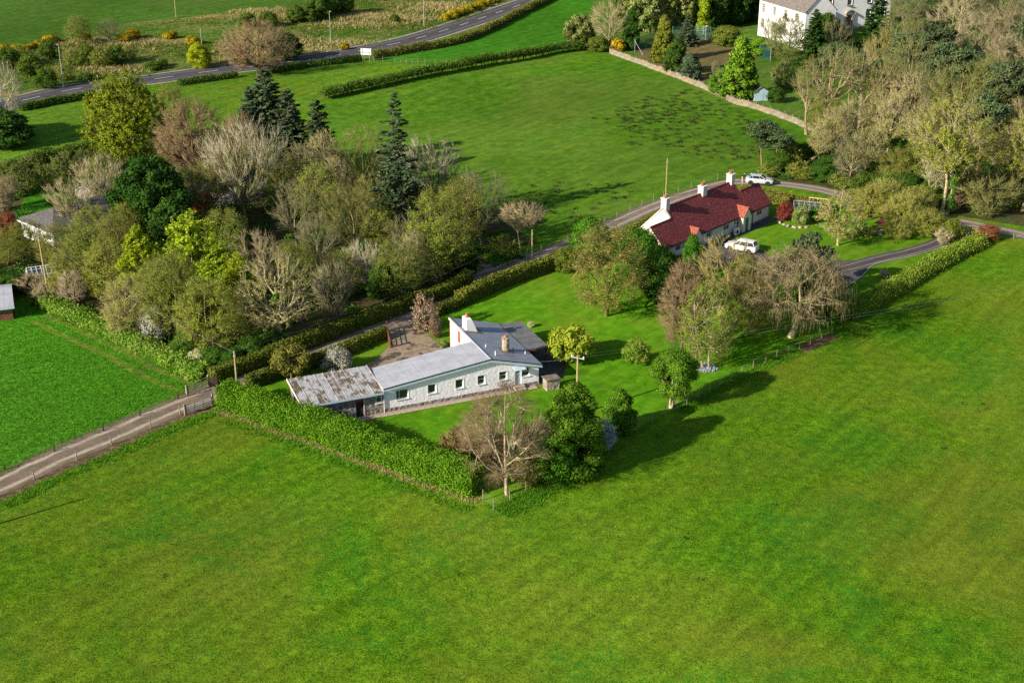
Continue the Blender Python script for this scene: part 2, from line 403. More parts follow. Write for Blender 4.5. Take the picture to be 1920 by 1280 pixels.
# foliage
def lm(k, *a, **kw):
    M[k] = leaf_mat(k, *a, **kw)
lm('leaf_bud', (0.115, 0.135, 0.014), (0.40, 0.41, 0.06), trans=0.42)
lm('leaf_budgreen', (0.10, 0.155, 0.012), (0.36, 0.44, 0.045), trans=0.42)
lm('leaf_mossy', (0.12, 0.17, 0.012), (0.42, 0.48, 0.045), trans=0.42)
lm('leaf_tanbud', (0.15, 0.145, 0.022), (0.42, 0.38, 0.08), trans=0.4)
lm('leaf_lime', (0.17, 0.25, 0.008), (0.42, 0.52, 0.03), trans=0.4, spread=0.12)
lm('leaf_yellowgreen', (0.12, 0.16, 0.010), (0.34, 0.39, 0.03), trans=0.35, spread=0.1)
lm('leaf_dark', (0.014, 0.042, 0.008), (0.062, 0.135, 0.02), trans=0.15)
lm('leaf_laurel', (0.03, 0.095, 0.010), (0.10, 0.245, 0.018), trans=0.2)
lm('leaf_hedge', (0.03, 0.105, 0.008), (0.115, 0.27, 0.014), trans=0.22, c3=(0.2, 0.36, 0.025))
lm('leaf_cone', (0.028, 0.085, 0.008), (0.10, 0.215, 0.016), trans=0.15, c3=(0.17, 0.30, 0.02))
lm('leaf_cypress', (0.02, 0.066, 0.008), (0.08, 0.175, 0.014), trans=0.12, c3=(0.16, 0.29, 0.02))
lm('leaf_spruce', (0.035, 0.062, 0.032), (0.13, 0.175, 0.085), trans=0.08)
lm('leaf_pine', (0.038, 0.065, 0.026), (0.12, 0.165, 0.07), trans=0.1)
lm('leaf_gold', (0.16, 0.2, 0.012), (0.38, 0.40, 0.04), trans=0.3)
lm('leaf_goldconifer', (0.07, 0.095, 0.012), (0.19, 0.205, 0.028), trans=0.15)
lm('leaf_varieg', (0.06, 0.10, 0.02), (0.2, 0.26, 0.06), trans=0.2, c3=(0.5, 0.5, 0.2))
lm('leaf_clip', (0.055, 0.085, 0.012), (0.155, 0.195, 0.026), trans=0.2, c3=(0.24, 0.24, 0.05), spread=0.1)
lm('leaf_clipolive', (0.08, 0.09, 0.016), (0.2, 0.2, 0.04), trans=0.2, c3=(0.3, 0.26, 0.07), spread=0.08)
lm('leaf_bramble', (0.05, 0.12, 0.012), (0.16, 0.29, 0.025), trans=0.25, c3=(0.26, 0.25, 0.09))
lm('leaf_thorn', (0.038, 0.075, 0.012), (0.13, 0.20, 0.028), trans=0.2, spread=0.1)
lm('leaf_copper', (0.16, 0.055, 0.025), (0.36, 0.15, 0.07), trans=0.25)
lm('leaf_red', (0.11, 0.018, 0.02), (0.3, 0.05, 0.05), trans=0.25)
lm('leaf_pinkish', (0.2, 0.13, 0.08), (0.46, 0.3, 0.24), trans=0.25)
lm('leaf_white', (0.2, 0.21, 0.14), (0.62, 0.6, 0.5), trans=0.2)
lm('leaf_bluewhite', (0.14, 0.2, 0.2), (0.5, 0.55, 0.58), trans=0.2)
lm('leaf_brown', (0.12, 0.085, 0.03), (0.3, 0.215, 0.085), trans=0.25)
lm('leaf_gorse', (0.06, 0.075, 0.012), (0.34, 0.26, 0.015), trans=0.15, c3=(0.62, 0.43, 0.01))
lm('leaf_reed', (0.085, 0.155, 0.014), (0.22, 0.33, 0.03), trans=0.3, c3=(0.36, 0.37, 0.09), spread=0.05)
lm('leaf_ivy', (0.025, 0.075, 0.012), (0.085, 0.18, 0.022), trans=0.15)
lm('leaf_straw', (0.22, 0.17, 0.06), (0.52, 0.42, 0.2), trans=0.2, spread=0.05)
lm('leaf_grass', (0.04, 0.15, 0.008), (0.13, 0.32, 0.02), trans=0.25, spread=0.05)
lm('leaf_nearturf', (0.035, 0.12, 0.008), (0.15, 0.28, 0.02), trans=0.3, spread=0.05)
lm('leaf_rush', (0.018, 0.026, 0.01), (0.05, 0.05, 0.02), trans=0.1, spread=0.05)
lm('leaf_cream', (0.28, 0.3, 0.12), (0.6, 0.6, 0.36), trans=0.25)
for k, a, b in (('bark_olive', (0.105, 0.108, 0.034), (0.235, 0.235, 0.078)), ('bark_grey', (0.11, 0.105, 0.055), (0.24, 0.225, 0.12)),
                ('bark_pale', (0.31, 0.275, 0.165), (0.52, 0.47, 0.32)), ('bark_purple', (0.17, 0.12, 0.062), (0.29, 0.205, 0.115)),
                ('bark_pink', (0.22, 0.175, 0.095), (0.37, 0.295, 0.17)), ('bark_dark', (0.06, 0.048, 0.032), (0.12, 0.095, 0.065)),
                ('bark_birch', (0.32, 0.25, 0.16), (0.54, 0.44, 0.30)), ('bark_brown', (0.13, 0.095, 0.05), (0.24, 0.175, 0.095)),
                ('bark_pine', (0.19, 0.10, 0.06), (0.34, 0.2, 0.13)), ('bark_gold', (0.23, 0.2, 0.06), (0.36, 0.31, 0.12)),
                ('bark_tan', (0.24, 0.20, 0.10), (0.46, 0.40, 0.225))):
    M[k] = bark_mat(k, a, b)

# ------------------------------------------------------------------ mesh helpers
def fast_mesh(name, V, F, tint=None, attrs=None, smooth=False):
    """V (n,3); F list of index arrays (m,k) with one k each"""
    me = bpy.data.meshes.new(name)
    V = np.asarray(V, dtype=np.float32)
    F = [np.asarray(f, dtype=np.int32) for f in F if len(f)]
    nl = sum(f.size for f in F)
    npol = sum(len(f) for f in F)
    me.vertices.add(len(V)); me.vertices.foreach_set('co', V.ravel())
    me.loops.add(nl); me.polygons.add(npol)
    me.loops.foreach_set('vertex_index', np.concatenate([f.ravel() for f in F]))
    tot = np.concatenate([np.full(len(f), f.shape[1], np.int32) for f in F])
    st = np.concatenate([[0], np.cumsum(tot)[:-1]]).astype(np.int32)
    me.polygons.foreach_set('loop_start', st)
    me.polygons.foreach_set('loop_total', tot)
    if smooth:
        me.polygons.foreach_set('use_smooth', np.ones(npol, bool))
    me.update(calc_edges=True)
    if tint is not None:
        a = me.attributes.new('tint', 'FLOAT', 'POINT')
        a.data.foreach_set('value', np.asarray(tint, np.float32))
    for k, v in (attrs or {}).items():
        v = np.asarray(v, np.float32)
        if v.ndim == 1:
            a = me.attributes.new(k, 'FLOAT', 'POINT'); a.data.foreach_set('value', v)
        else:
            a = me.attributes.new(k, 'FLOAT_VECTOR', 'POINT'); a.data.foreach_set('vector', v.ravel())
    return me

def link(name, me, mat=None, parent=None, loc=None, rot=None):
    o = bpy.data.objects.new(name, me)
    col.objects.link(o)
    if mat is not None and me is not None and len(me.materials) == 0:
        me.materials.append(M[mat] if isinstance(mat, str) else mat)
    if parent is not None:
        o.parent = parent
    if loc is not None:
        o.location = loc
    if rot is not None:
        o.rotation_euler = rot
    return o

def tag(o, label, cat, group=None):
    o['label'] = label
    o['category'] = cat
    if group:
        o['group'] = group
    return o

def thing(name, label, cat, loc=(0, 0, 0), rotz=0.0, group=None):
    o = link(name, None, loc=loc, rot=(0, 0, rotz))
    o.empty_display_size = 0.3
    return tag(o, label, cat, group)

def setmat(o, mat):
    """give one copy its own material although the mesh is shared"""
    o.material_slots[0].link = 'OBJECT'
    o.material_slots[0].material = M[mat]

class MB:
    def __init__(s):
        s.v = []; s.f = []
    def add(s, pts, faces):
        b = len(s.v)
        s.v += [tuple(p) for p in pts]
        s.f += [tuple(i + b for i in f) for f in faces]
        return s
    def hexa(s, p):     # p: 4 bottom, 4 top, counter-clockwise from above
        return s.add(p, [(3, 2, 1, 0), (4, 5, 6, 7), (0, 1, 5, 4), (1, 2, 6, 5), (2, 3, 7, 6), (3, 0, 4, 7)])
    def box(s, x0, x1, y0, y1, z0, z1):
        return s.hexa([(x0, y0, z0), (x1, y0, z0), (x1, y1, z0), (x0, y1, z0), (x0, y0, z1), (x1, y0, z1), (x1, y1, z1), (x0, y1, z1)])
    def obox(s, c, u, v, w, a, b, d):
        """box with centre c, unit axes u v w and half sizes a b d"""
        c = Vector(c); u = Vector(u) * a; v = Vector(v) * b; w = Vector(w) * d
        return s.hexa([c - u - v - w, c + u - v - w, c + u + v - w, c - u + v - w, c - u - v + w, c + u - v + w, c + u + v + w, c - u + v + w])
    def tube(s, p0, p1, r0, r1, n=8, cap=True):
        p0 = Vector(p0); p1 = Vector(p1); d = (p1 - p0).normalized()
        a = d.orthogonal().normalized(); b = d.cross(a)
        pts = []
        for p, r in ((p0, r0), (p1, r1)):
            for k in range(n):
                t = 2 * math.pi * k / n
                pts.append(p + (a * math.cos(t) + b * math.sin(t)) * r)
        fs = [(k, (k + 1) % n, n + (k + 1) % n, n + k) for k in range(n)]
        if cap:
            fs += [tuple(range(n - 1, -1, -1)), tuple(range(n, 2 * n))]
        return s.add(pts, fs)
    def lathe(s, prof, n=12, c=(0, 0, 0)):
        pts = []; fs = []
        for r, z in prof:
            for k in range(n):
                t = 2 * math.pi * k / n
                pts.append((c[0] + r * math.cos(t), c[1] + r * math.sin(t), c[2] + z))
        for i in range(len(prof) - 1):
            for k in range(n):
                fs.append((i * n + k, i * n + (k + 1) % n, (i + 1) * n + (k + 1) % n, (i + 1) * n + k))
        fs.append(tuple(range(n - 1, -1, -1))); fs.append(tuple((len(prof) - 1) * n + k for k in range(n)))
        return s.add(pts, fs)
    def mesh(s, name, bevel=0.0, tileuv=False):
        me = bpy.data.meshes.new(name)
        me.from_pydata(s.v, [], s.f)
        if bevel > 0:
            bm = bmesh.new(); bm.from_mesh(me)
            bmesh.ops.bevel(bm, geom=bm.edges[:] , offset=bevel, segments=1, affect='EDGES', clamp_overlap=True)
            bm.to_mesh(me); bm.free()
        me.update()
        if tileuv:
            planar_uv(me)
        return me
    def build(s, name, mat, parent=None, loc=None, rot=None, bevel=0.0, tileuv=False):
        return link(name, s.mesh(name, bevel, tileuv), mat, parent, loc, rot)

def planar_uv(me):
    """metres along and up each face, so tile and brick courses follow the slope"""
    a = me.attributes.new('tileuv', 'FLOAT_VECTOR', 'CORNER')
    for p in me.polygons:
        n = p.normal
        if abs(n.z) > 0.98:
            u = Vector((1, 0, 0))
        else:
            u = Vector((0, 0, 1)).cross(n).normalized()
        w = n.cross(u)
        for li in p.loop_indices:
            co = me.vertices[me.loops[li].vertex_index].co
            a.data[li].vector = (co.dot(u), co.dot(w), 0)

def sheet(name, pts, mat, off, cell=4.0, kind='structure', parent=None):
    """a ground sheet: the outline cut along the terrain lattice and laid on it"""
    bm = bmesh.new()
    vs_ = [bm.verts.new((p[0], p[1], 0)) for p in pts]
    fc = bm.faces.new(vs_)
    bm.normal_update()
    if fc.normal.z < 0:
        fc.normal_flip()
    xs = [p[0] for p in pts]; ys = [p[1] for p in pts]
    bmesh.ops.triangulate(bm, faces=bm.faces[:])
    x = math.ceil(min(xs) / cell) * cell
    while x < max(xs):
        bmesh.ops.bisect_plane(bm, geom=bm.verts[:] + bm.edges[:] + bm.faces[:], plane_co=(x, 0, 0), plane_no=(1, 0, 0)); x += cell
    y = math.ceil(min(ys) / cell) * cell
    while y < max(ys):
        bmesh.ops.bisect_plane(bm, geom=bm.verts[:] + bm.edges[:] + bm.faces[:], plane_co=(0, y, 0), plane_no=(0, 1, 0)); y += cell
    for v in bm.verts:
        v.co.z = gz(v.co.x, v.co.y) + off
    me = bpy.data.meshes.new(name); bm.to_mesh(me); bm.free()
    o = link(name, me, mat, parent)
    if kind:
        o['kind'] = kind
    return o

def smooth_line(pts, step=2.0):
    """points along a Catmull-Rom curve through pts, about step metres apart"""
    P_ = [Vector((p[0], p[1])) for p in pts]
    P_ = [P_[0] * 2 - P_[1]] + P_ + [P_[-1] * 2 - P_[-2]]
    out = []
    for i in range(1, len(P_) - 2):
        a, b, c, d = P_[i - 1:i + 3]
        n = max(1, int((c - b).length / step))
        for k in range(n):
            t = k / n
            out.append(0.5 * ((2 * b) + (c - a) * t + (2 * a - 5 * b + 4 * c - d) * t * t + (3 * b - a - 3 * c + d) * t ** 3))
    out.append(P_[-2])
    return out

def normals2(L):
    ns = []
    for i in range(len(L)):
        d = (L[min(i + 1, len(L) - 1)] - L[max(i - 1, 0)]).normalized()
        ns.append(Vector((-d.y, d.x)))
    return ns

def ribbon(name, pts, width, mat, off, kind='structure', nx=4, parent=None, wob=0.0):
    L_ = smooth_line(pts, 2.0)
    ns = normals2(L_)
    V = []; ac = []
    for i, (p, n) in enumerate(zip(L_, ns)):
        w = width(i / (len(L_) - 1)) if callable(width) else width
        for k in range(nx + 1):
            t = 2 * k / nx - 1
            j = wob * random.uniform(-1, 1) if k in (0, nx) else 0
            q = p + n * (t * w / 2 + j)
            V.append((q.x, q.y, gz(q.x, q.y) + off)); ac.append(t)
    F = []
    for i in range(len(L_) - 1):
        for k in range(nx):
            a = i * (nx + 1) + k
            F.append((a + 1, a, a + nx + 1, a + nx + 2))
    me = fast_mesh(name, V, [F], attrs={'across': ac})
    o = link(name, me, mat, parent)
    if kind:
        o['kind'] = kind
    return o

# ------------------------------------------------------------------ plants: geometry
def unit(a):
    return a / np.maximum(np.linalg.norm(a, axis=-1, keepdims=True), 1e-9)

def seg_tubes(p0, p1, r0, r1, n):
    """open n-sided tapered tubes for arrays of segments"""
    p0 = np.asarray(p0, float); p1 = np.asarray(p1, float)
    m = len(p0)
    d = unit(p1 - p0)
    h = np.where(np.abs(d[:, 2:3]) > 0.9, np.array([[1.0, 0, 0]]), np.array([[0, 0, 1.0]]))
    a = unit(np.cross(d, h)); b = np.cross(d, a)
    t = 2 * np.pi * np.arange(n) / n
    ring = a[:, None, :] * np.cos(t)[None, :, None] + b[:, None, :] * np.sin(t)[None, :, None]
    V = np.concatenate([p0[:, None, :] + ring * np.asarray(r0)[:, None, None], p1[:, None, :] + ring * np.asarray(r1)[:, None, None]], 1).reshape(-1, 3)
    k = np.arange(n); q = np.stack([k, (k + 1) % n, n + (k + 1) % n, n + k], 1)
    F = (q[None] + (np.arange(m) * 2 * n)[:, None, None]).reshape(-1, 4)
    return V, F

def seg_cones(p0, p1, r0):
    """three-sided pointed twigs"""
    p0 = np.asarray(p0, float); p1 = np.asarray(p1, float); m = len(p0)
    d = unit(p1 - p0)
    h = np.where(np.abs(d[:, 2:3]) > 0.9, np.array([[1.0, 0, 0]]), np.array([[0, 0, 1.0]]))
    a = unit(np.cross(d, h)); b = np.cross(d, a)
    t = 2 * np.pi * np.arange(3) / 3
    ring = a[:, None, :] * np.cos(t)[None, :, None] + b[:, None, :] * np.sin(t)[None, :, None]
    V = np.concatenate([p0[:, None, :] + ring * np.asarray(r0)[:, None, None], p1[:, None, :]], 1).reshape(-1, 3)
    f = np.array([[0, 1, 3], [1, 2, 3], [2, 0, 3]])
    F = (f[None] + (np.arange(m) * 4)[:, None, None]).reshape(-1, 3)
    return V, F

def leaves(rng, P, size, normal=None, flat=0.5, long=1.5, direction=None, tint=None, grad=None):
    """diamond leaves, four corners each, at points P"""
    m = len(P)
    nrm = unit(rng.normal(size=(m, 3)))
    if normal is not None:
        nrm = unit(nrm * (1 - flat) + normal * flat * 1.4)
    if direction is None:
        r = rng.normal(size=(m, 3))
    else:
        r = direction + rng.normal(size=(m, 3)) * 0.35
    a = unit(r - nrm * np.sum(r * nrm, 1, keepdims=True)); b = np.cross(nrm, a)
    s = size * rng.uniform(0.6, 1.35, m)[:, None]
    a = a * s * long * 0.5; b = b * s * 0.5
    bend = nrm * s * 0.12
    V = np.stack([P - a - bend, P + b * 1.0, P + a - bend, P - b * 1.0], 1).reshape(-1, 3)
    F = np.arange(4 * m).reshape(m, 4)
    tt = rng.uniform(0, 1, m) if tint is None else tint
    return V, F, np.repeat(tt, 4)

def kmeans(rng, X, k, it=5):
    k = max(1, min(k, len(X)))
    C = X[rng.choice(len(X), k, replace=False)]
    for _ in range(it):
        lab = np.argmin(((X[:, None] - C[None]) ** 2).sum(2), 1)
        for j in range(k):
            s = lab == j
            if s.any():
                C[j] = X[s].mean(0)
    return lab, C

def bez(p0, p1, p2, n):
    t = np.linspace(0, 1, n + 1)[:, None]
    return (1 - t) ** 2 * p0 + 2 * t * (1 - t) * p1 + t ** 2 * p2

PROF = {
    'dome': lambda t: np.sqrt(np.clip(1 - (np.clip(t - 0.35, 0, 1) / 0.65) ** 2, 0, 1)) * np.clip(0.55 + t * 1.3, 0, 1),
    'round': lambda t: np.sqrt(np.clip(1 - (2 * t - 1) ** 2, 0, 1)),
    'vase': lambda t: np.clip(0.28 + 0.95 * t, 0, 1) * np.sqrt(np.clip(1 - np.clip((t - 0.7) / 0.3, 0, 1) ** 2, 0, 1)),
    'oval': lambda t: np.sin(np.pi * np.clip(t * 0.9 + 0.1, 0, 1)) ** 0.7,
    'umbrella': lambda t: np.clip(0.35 + t, 0, 1) * np.sqrt(np.clip(1 - np.clip((t - 0.55) / 0.45, 0, 1) ** 2, 0, 1)),
    'flame': lambda t: np.sin(np.pi * np.clip(t, 0, 1) ** 0.75) ** 0.8 * (1 - 0.25 * t),
}

def tree_geo(seed, H, W, zb=0.3, prof='dome', n1=9, n2=6, tips=320, twigs=9, twl=1.0, twr=0.018, r0=0.22, top=0.75,
             up=0.5, droop=0.0, leaf=0, leafsize=0.2, fork=0.25, stems=1, lean=0.0, rag=0.25, lobes=7, hang=0.0, leaftint=None, thick=1.0):
    """skeleton grown outwards into a lobed crown; returns trunk mesh data and crown mesh data"""
    rng = np.random.default_rng(seed)
    pf = PROF[prof]
    # lobed crown envelope
    la = rng.uniform(0, 2 * np.pi, lobes); lz = rng.uniform(0, 1, lobes); ls = rng.uniform(-rag, rag, lobes)
    t = rng.uniform(0, 1, tips * 3)
    keep = rng.uniform(0, 1, len(t)) < np.clip(pf(t), 0.05, 1)
    t = t[keep][:tips]
    m = len(t)
    ang = rng.uniform(0, 2 * np.pi, m)
    f = np.ones(m)
    for i in range(lobes):
        f += ls[i] * np.exp(-((np.angle(np.exp(1j * (ang - la[i])))) / 0.6) ** 2 - ((t - lz[i]) / 0.3) ** 2)
    rad = pf(t) * f * np.sqrt(rng.uniform(0.12, 1.0, m)) * W / 2
    z = H * (zb + (1 - zb) * t) * (1 + 0.06 * rng.normal(size=m) * 0.5)
    z = np.minimum(z, H * 1.02)
    T = np.stack([rad * np.cos(ang), rad * np.sin(ang), z], 1)
    S0, S1, RA, RB = [], [], [], []
    th = H * top
    # trunk(s)
    trunks = []
    for s in range(stems):
        a = rng.uniform(0, 2 * np.pi)
        off = np.array([np.cos(a), np.sin(a), 0]) * (0.0 if stems == 1 else rng.uniform(0.2, 0.5))
        bend = np.array([rng.normal(), rng.normal(), 0]) * H * 0.035
        dx = np.array([np.cos(a), np.sin(a), 0]) * (0 if stems == 1 else W * 0.18)
        pts = np.array([off + dx * (k / 6) + bend * math.sin(k / 6 * 2.6) + np.array([lean * k / 6 * H * 0.2, 0, th * k / 6]) for k in range(7)])
        rr = r0 * thick * (1 - 0.8 * np.linspace(0, 1, 7)) / (1 if stems == 1 else 1.3)
        rr[0] *= 1.35
        trunks.append((pts, rr))
        S0.append(pts[:-1]); S1.append(pts[1:]); RA.append(rr[:-1]); RB.append(rr[1:])
    trunk_parts = [seg_tubes(S0[k_], S1[k_], RA[k_], RB[k_], 7) for k_ in range(stems)]
    S0, S1, RA, RB = [], [], [], []
    C0, C1, CR = [], [], []
    leafpts = []
    lab, Cn = kmeans(rng, T * np.array([1, 1, 0.8]), n1)
    for j in range(lab.max() + 1):
        X = T[lab == j]
        if len(X) == 0:
            continue
        c = X.mean(0)
        tp, tr = trunks[rng.integers(len(trunks))]
        rd = math.hypot(c[0], c[1])
        zs = np.clip(c[2] - rd * (0.5 + up) - H * 0.06, H * fork, th * 0.97)
        k = np.interp(zs, tp[:, 2], np.arange(7)); k0 = int(min(k, 5)); fr = k - k0
        st = tp[k0] * (1 - fr) + tp[k0 + 1] * fr; rs = tr[k0] * (1 - fr) + tr[k0 + 1] * fr
        en = st + (c - st) * 0.86
        ctl = st + (en - st) * 0.5 + np.array([(en - st)[0] * 0.12, (en - st)[1] * 0.12, -0.10 * rd * (1 - 2 * droop)]) + rng.normal(size=3) * 0.06 * np.linalg.norm(en - st)
        B = bez(st, ctl, en, 4)
        rl = np.linspace(min(rs * 0.8, r0 * 0.55 * thick), r0 * 0.14 * thick, 5)
        S0.append(B[:-1]); S1.append(B[1:]); RA.append(rl[:-1]); RB.append(rl[1:])
        lab2, _ = kmeans(rng, X, n2)
        for q in range(lab2.max() + 1):
            Y = X[lab2 == q]
            if len(Y) == 0:
                continue
            c2 = Y.mean(0)
            tt = np.clip(rng.uniform(0.3, 1.0), 0, 1)
            kk = tt * 4; i0 = int(min(kk, 3)); f2 = kk - i0
            s2 = B[i0] * (1 - f2) + B[i0 + 1] * f2; r2 = (rl[i0] * (1 - f2) + rl[i0 + 1] * f2) * 0.75
            e2 = s2 + (c2 - s2) * 0.9
            ln = np.linalg.norm(e2 - s2)
            ct2 = (s2 + e2) / 2 + rng.normal(size=3) * 0.1 * ln + np.array([0, 0, 0.08 * ln * (1 - 2 * droop) * -1])
            B2 = bez(s2, ct2, e2, 3)
            rl2 = np.linspace(r2, max(r0 * 0.06 * thick, 0.018), 4)
            S0.append(B2[:-1]); S1.append(B2[1:]); RA.append(rl2[:-1]); RB.append(rl2[1:])
            for tip in Y:
                tt = rng.uniform(0.25, 1.0) * 3; i0 = int(min(tt, 2)); f3 = tt - i0
                s3 = B2[i0] * (1 - f3) + B2[i0 + 1] * f3
                ln = np.linalg.norm(tip - s3)
                ct3 = (s3 + tip) / 2 + rng.normal(size=3) * 0.12 * ln + np.array([0, 0, -0.1 * ln + 0.3 * droop * ln])
                B3 = bez(s3, ct3, tip, 2)
                ra = max(r0 * 0.055 * thick, 0.016)
                S0.append(B3[:-1]); S1.append(B3[1:]); RA.append(np.array([ra, ra * 0.7])); RB.append(np.array([ra * 0.7, ra * 0.4]))
                # twigs
                u = rng.uniform(0.15, 1.0, twigs)[:, None]
                b0 = (1 - u) ** 2 * s3 + 2 * u * (1 - u) * ct3 + u ** 2 * tip
                out = unit((tip - np.array([0, 0, H * (zb + 0.25 * (1 - zb))]))[None])
                dv = unit(unit(rng.normal(size=(twigs, 3))) * 0.75 + out * 0.6 + unit((tip - s3)[None]) * 0.5 + np.array([[0, 0, up * 0.9 - droop]]))
                L_ = twl * rng.uniform(0.5, 1.25, twigs)[:, None]
                e0 = b0 + dv * L_
                C0.append(b0); C1.append(e0); CR.append(np.full(twigs, twr))
                if hang > 0:
                    nh = max(2, twigs // 2)
                    a0 = e0[:nh]; a1 = a0 + dv[:nh] * 0.3 + np.array([0, 0, -1.0]) * hang * rng.uniform(0.4, 1.2, nh)[:, None]
                    a1[:, 2] = np.maximum(a1[:, 2], 0.25)
                    C0.append(a0); C1.append(a1); CR.append(np.full(nh, twr * 0.8))
                if leaf > 0:
                    nl = rng.poisson(leaf)
                    if nl:
                        w = rng.integers(0, twigs, nl)
                        s_ = rng.uniform(0.3, 1.0, nl)[:, None]
                        leafpts.append(b0[w] + dv[w] * L_[w] * s_ + rng.normal(size=(nl, 3)) * 0.08)
    V1, F1 = seg_tubes(np.concatenate(S0), np.concatenate(S1), np.concatenate(RA), np.concatenate(RB), 4)
    V2, F2 = seg_cones(np.concatenate(C0), np.concatenate(C1), np.concatenate(CR))
    limbs = ((V1, F1), (V2, F2))
    lv = None
    if leafpts:
        Pn = np.concatenate(leafpts)
        up_n = np.zeros_like(Pn); up_n[:, 2] = 1
        cen = np.array([0, 0, H * (zb + 0.45 * (1 - zb))])
        nn = unit(unit(Pn - cen) + up_n * 0.6)
        lv = leaves(rng, Pn, leafsize, nn, 0.45)
    return trunk_parts, limbs, lv

PROTO = {}
def proto_tree(key, bark, leafm=None, twig=None, **kw):
    tks, ((lv_, f4), (cv_, f3)), lf = tree_geo(**kw)
    H = kw['H']
    d = {'H': H, 'W': kw['W'], 'parts': []}
    for tv, tf in tks:
        d['parts'].append(('trunk', fast_mesh(key + '_trunk', tv, [tf], smooth=True), bark))
    d['parts'].append(('branches', fast_mesh(key + '_branches', lv_, [f4]), bark))
    d['parts'].append(('twigs', fast_mesh(key + '_twigs', cv_, [f3]), twig or bark))
    if lf is not None:
        d['parts'].append(('crown', fast_mesh(key + '_leaves', lf[0], [lf[1]], lf[2]), leafm))
    for p in d['parts']:
        p[1].materials.append(M[p[2]])
    PROTO[key] = d

def conifer_proto(key, seed, H, W, zb=0.05, whorl=0.55, per=7, spray=9, size=0.42, leafm='leaf_spruce', bark='bark_dark', taper=1.0, upcurve=0.12, droop=0.18, gap=0.0, r0=0.2, peaks=1):
    rng = np.random.default_rng(seed)
    S0, S1, RA, RB, LP, LD = [], [], [], [], [], []
    TV, TF = [], []
    cnt = 0
    for pk in range(peaks):
        ox, oy = (0, 0) if pk == 0 else (rng.uniform(-.3, .3) * W, rng.uniform(-.25, .25) * W)
        hh = H * (1 if pk == 0 else rng.uniform(0.75, 0.92))
        zz = np.linspace(0, hh, 9)
        tp = np.stack([ox + 0.08 * np.sin(zz * 0.5), oy + 0.08 * np.cos(zz * 0.43), zz], 1)
        rr = r0 * (1 - 0.93 * zz / hh)
        v, f = seg_tubes(tp[:-1], tp[1:], rr[:-1], rr[1:], 7)
        TV.append(v); TF.append(f + cnt); cnt += len(v)
        z = hh * zb
        while z < hh * 0.99:
            t = (z / hh - zb) / (1 - zb)
            ln = W / 2 * (1 - t) ** taper * (1 if pk == 0 else 0.8) + 0.12
            n = max(3, int(per * (0.5 + 0.5 * (1 - t))))
            a0 = rng.uniform(0, 6.28)
            for k in range(n):
                if rng.uniform() < gap:
                    continue
                a = a0 + 6.283 * k / n + rng.normal() * 0.25
                L_ = ln * rng.uniform(0.65, 1.12)
                d = np.array([math.cos(a), math.sin(a), 0])
                st = np.array([ox, oy, z + rng.normal() * 0.1])
                en = st + d * L_ + np.array([0, 0, L_ * (upcurve * (1 if t > .6 else .3) - droop * (1 - t) + (0.5 if t > 0.85 else 0))])
                md = (st + en) / 2 + np.array([0, 0, -0.06 * L_])
                B = bez(st, md, en, 3)
                S0.append(B[:-1]); S1.append(B[1:]); r = 0.02 + 0.016 * L_
                RA.append(np.array([r, r * .7, r * .45])); RB.append(np.array([r * .7, r * .45, r * .15]))
                m = max(4, int(spray * L_ * 1.5))
                u = np.sqrt(rng.uniform(0.04, 1.0, m))[:, None]
                q = (1 - u) ** 2 * st + 2 * u * (1 - u) * md + u ** 2 * en
                side = np.cross(d, [0, 0, 1.0])
                sgn = rng.choice([-1, 1], m)[:, None] * rng.uniform(0.0, 0.42, m)[:, None] * L_ * (1.05 - u)
                dirn = d[None] * 0.9 + side[None] * np.sign(sgn) * 0.6 + np.array([[0, 0, -0.12]])
                LP.append(q + side[None] * sgn + rng.normal(size=(m, 3)) * 0.07); LD.append(dirn)
            z += whorl * (0.55 + 0.5 * (1 - t)) * rng.uniform(0.8, 1.2)
    v1, f1 = seg_tubes(np.concatenate(S0), np.concatenate(S1), np.concatenate(RA), np.concatenate(RB), 3)
    Pn = np.concatenate(LP); Dn = np.concatenate(LD)
    upn = np.zeros_like(Pn); upn[:, 2] = 1
    lv = leaves(rng, Pn, size * 0.55, upn, 0.6, 2.0, Dn)
    d = {'H': H, 'W': W, 'parts': [('trunk', fast_mesh(key + '_trunk', np.concatenate(TV), [np.concatenate(TF)], smooth=True), bark),
                                   ('branches', fast_mesh(key + '_branches', v1, [f1]), bark),
                                   ('crown', fast_mesh(key + '_needles', lv[0], [lv[1]], lv[2]), leafm)]}
    for p in d['parts']:
        p[1].materials.append(M[p[2]])
    PROTO[key] = d

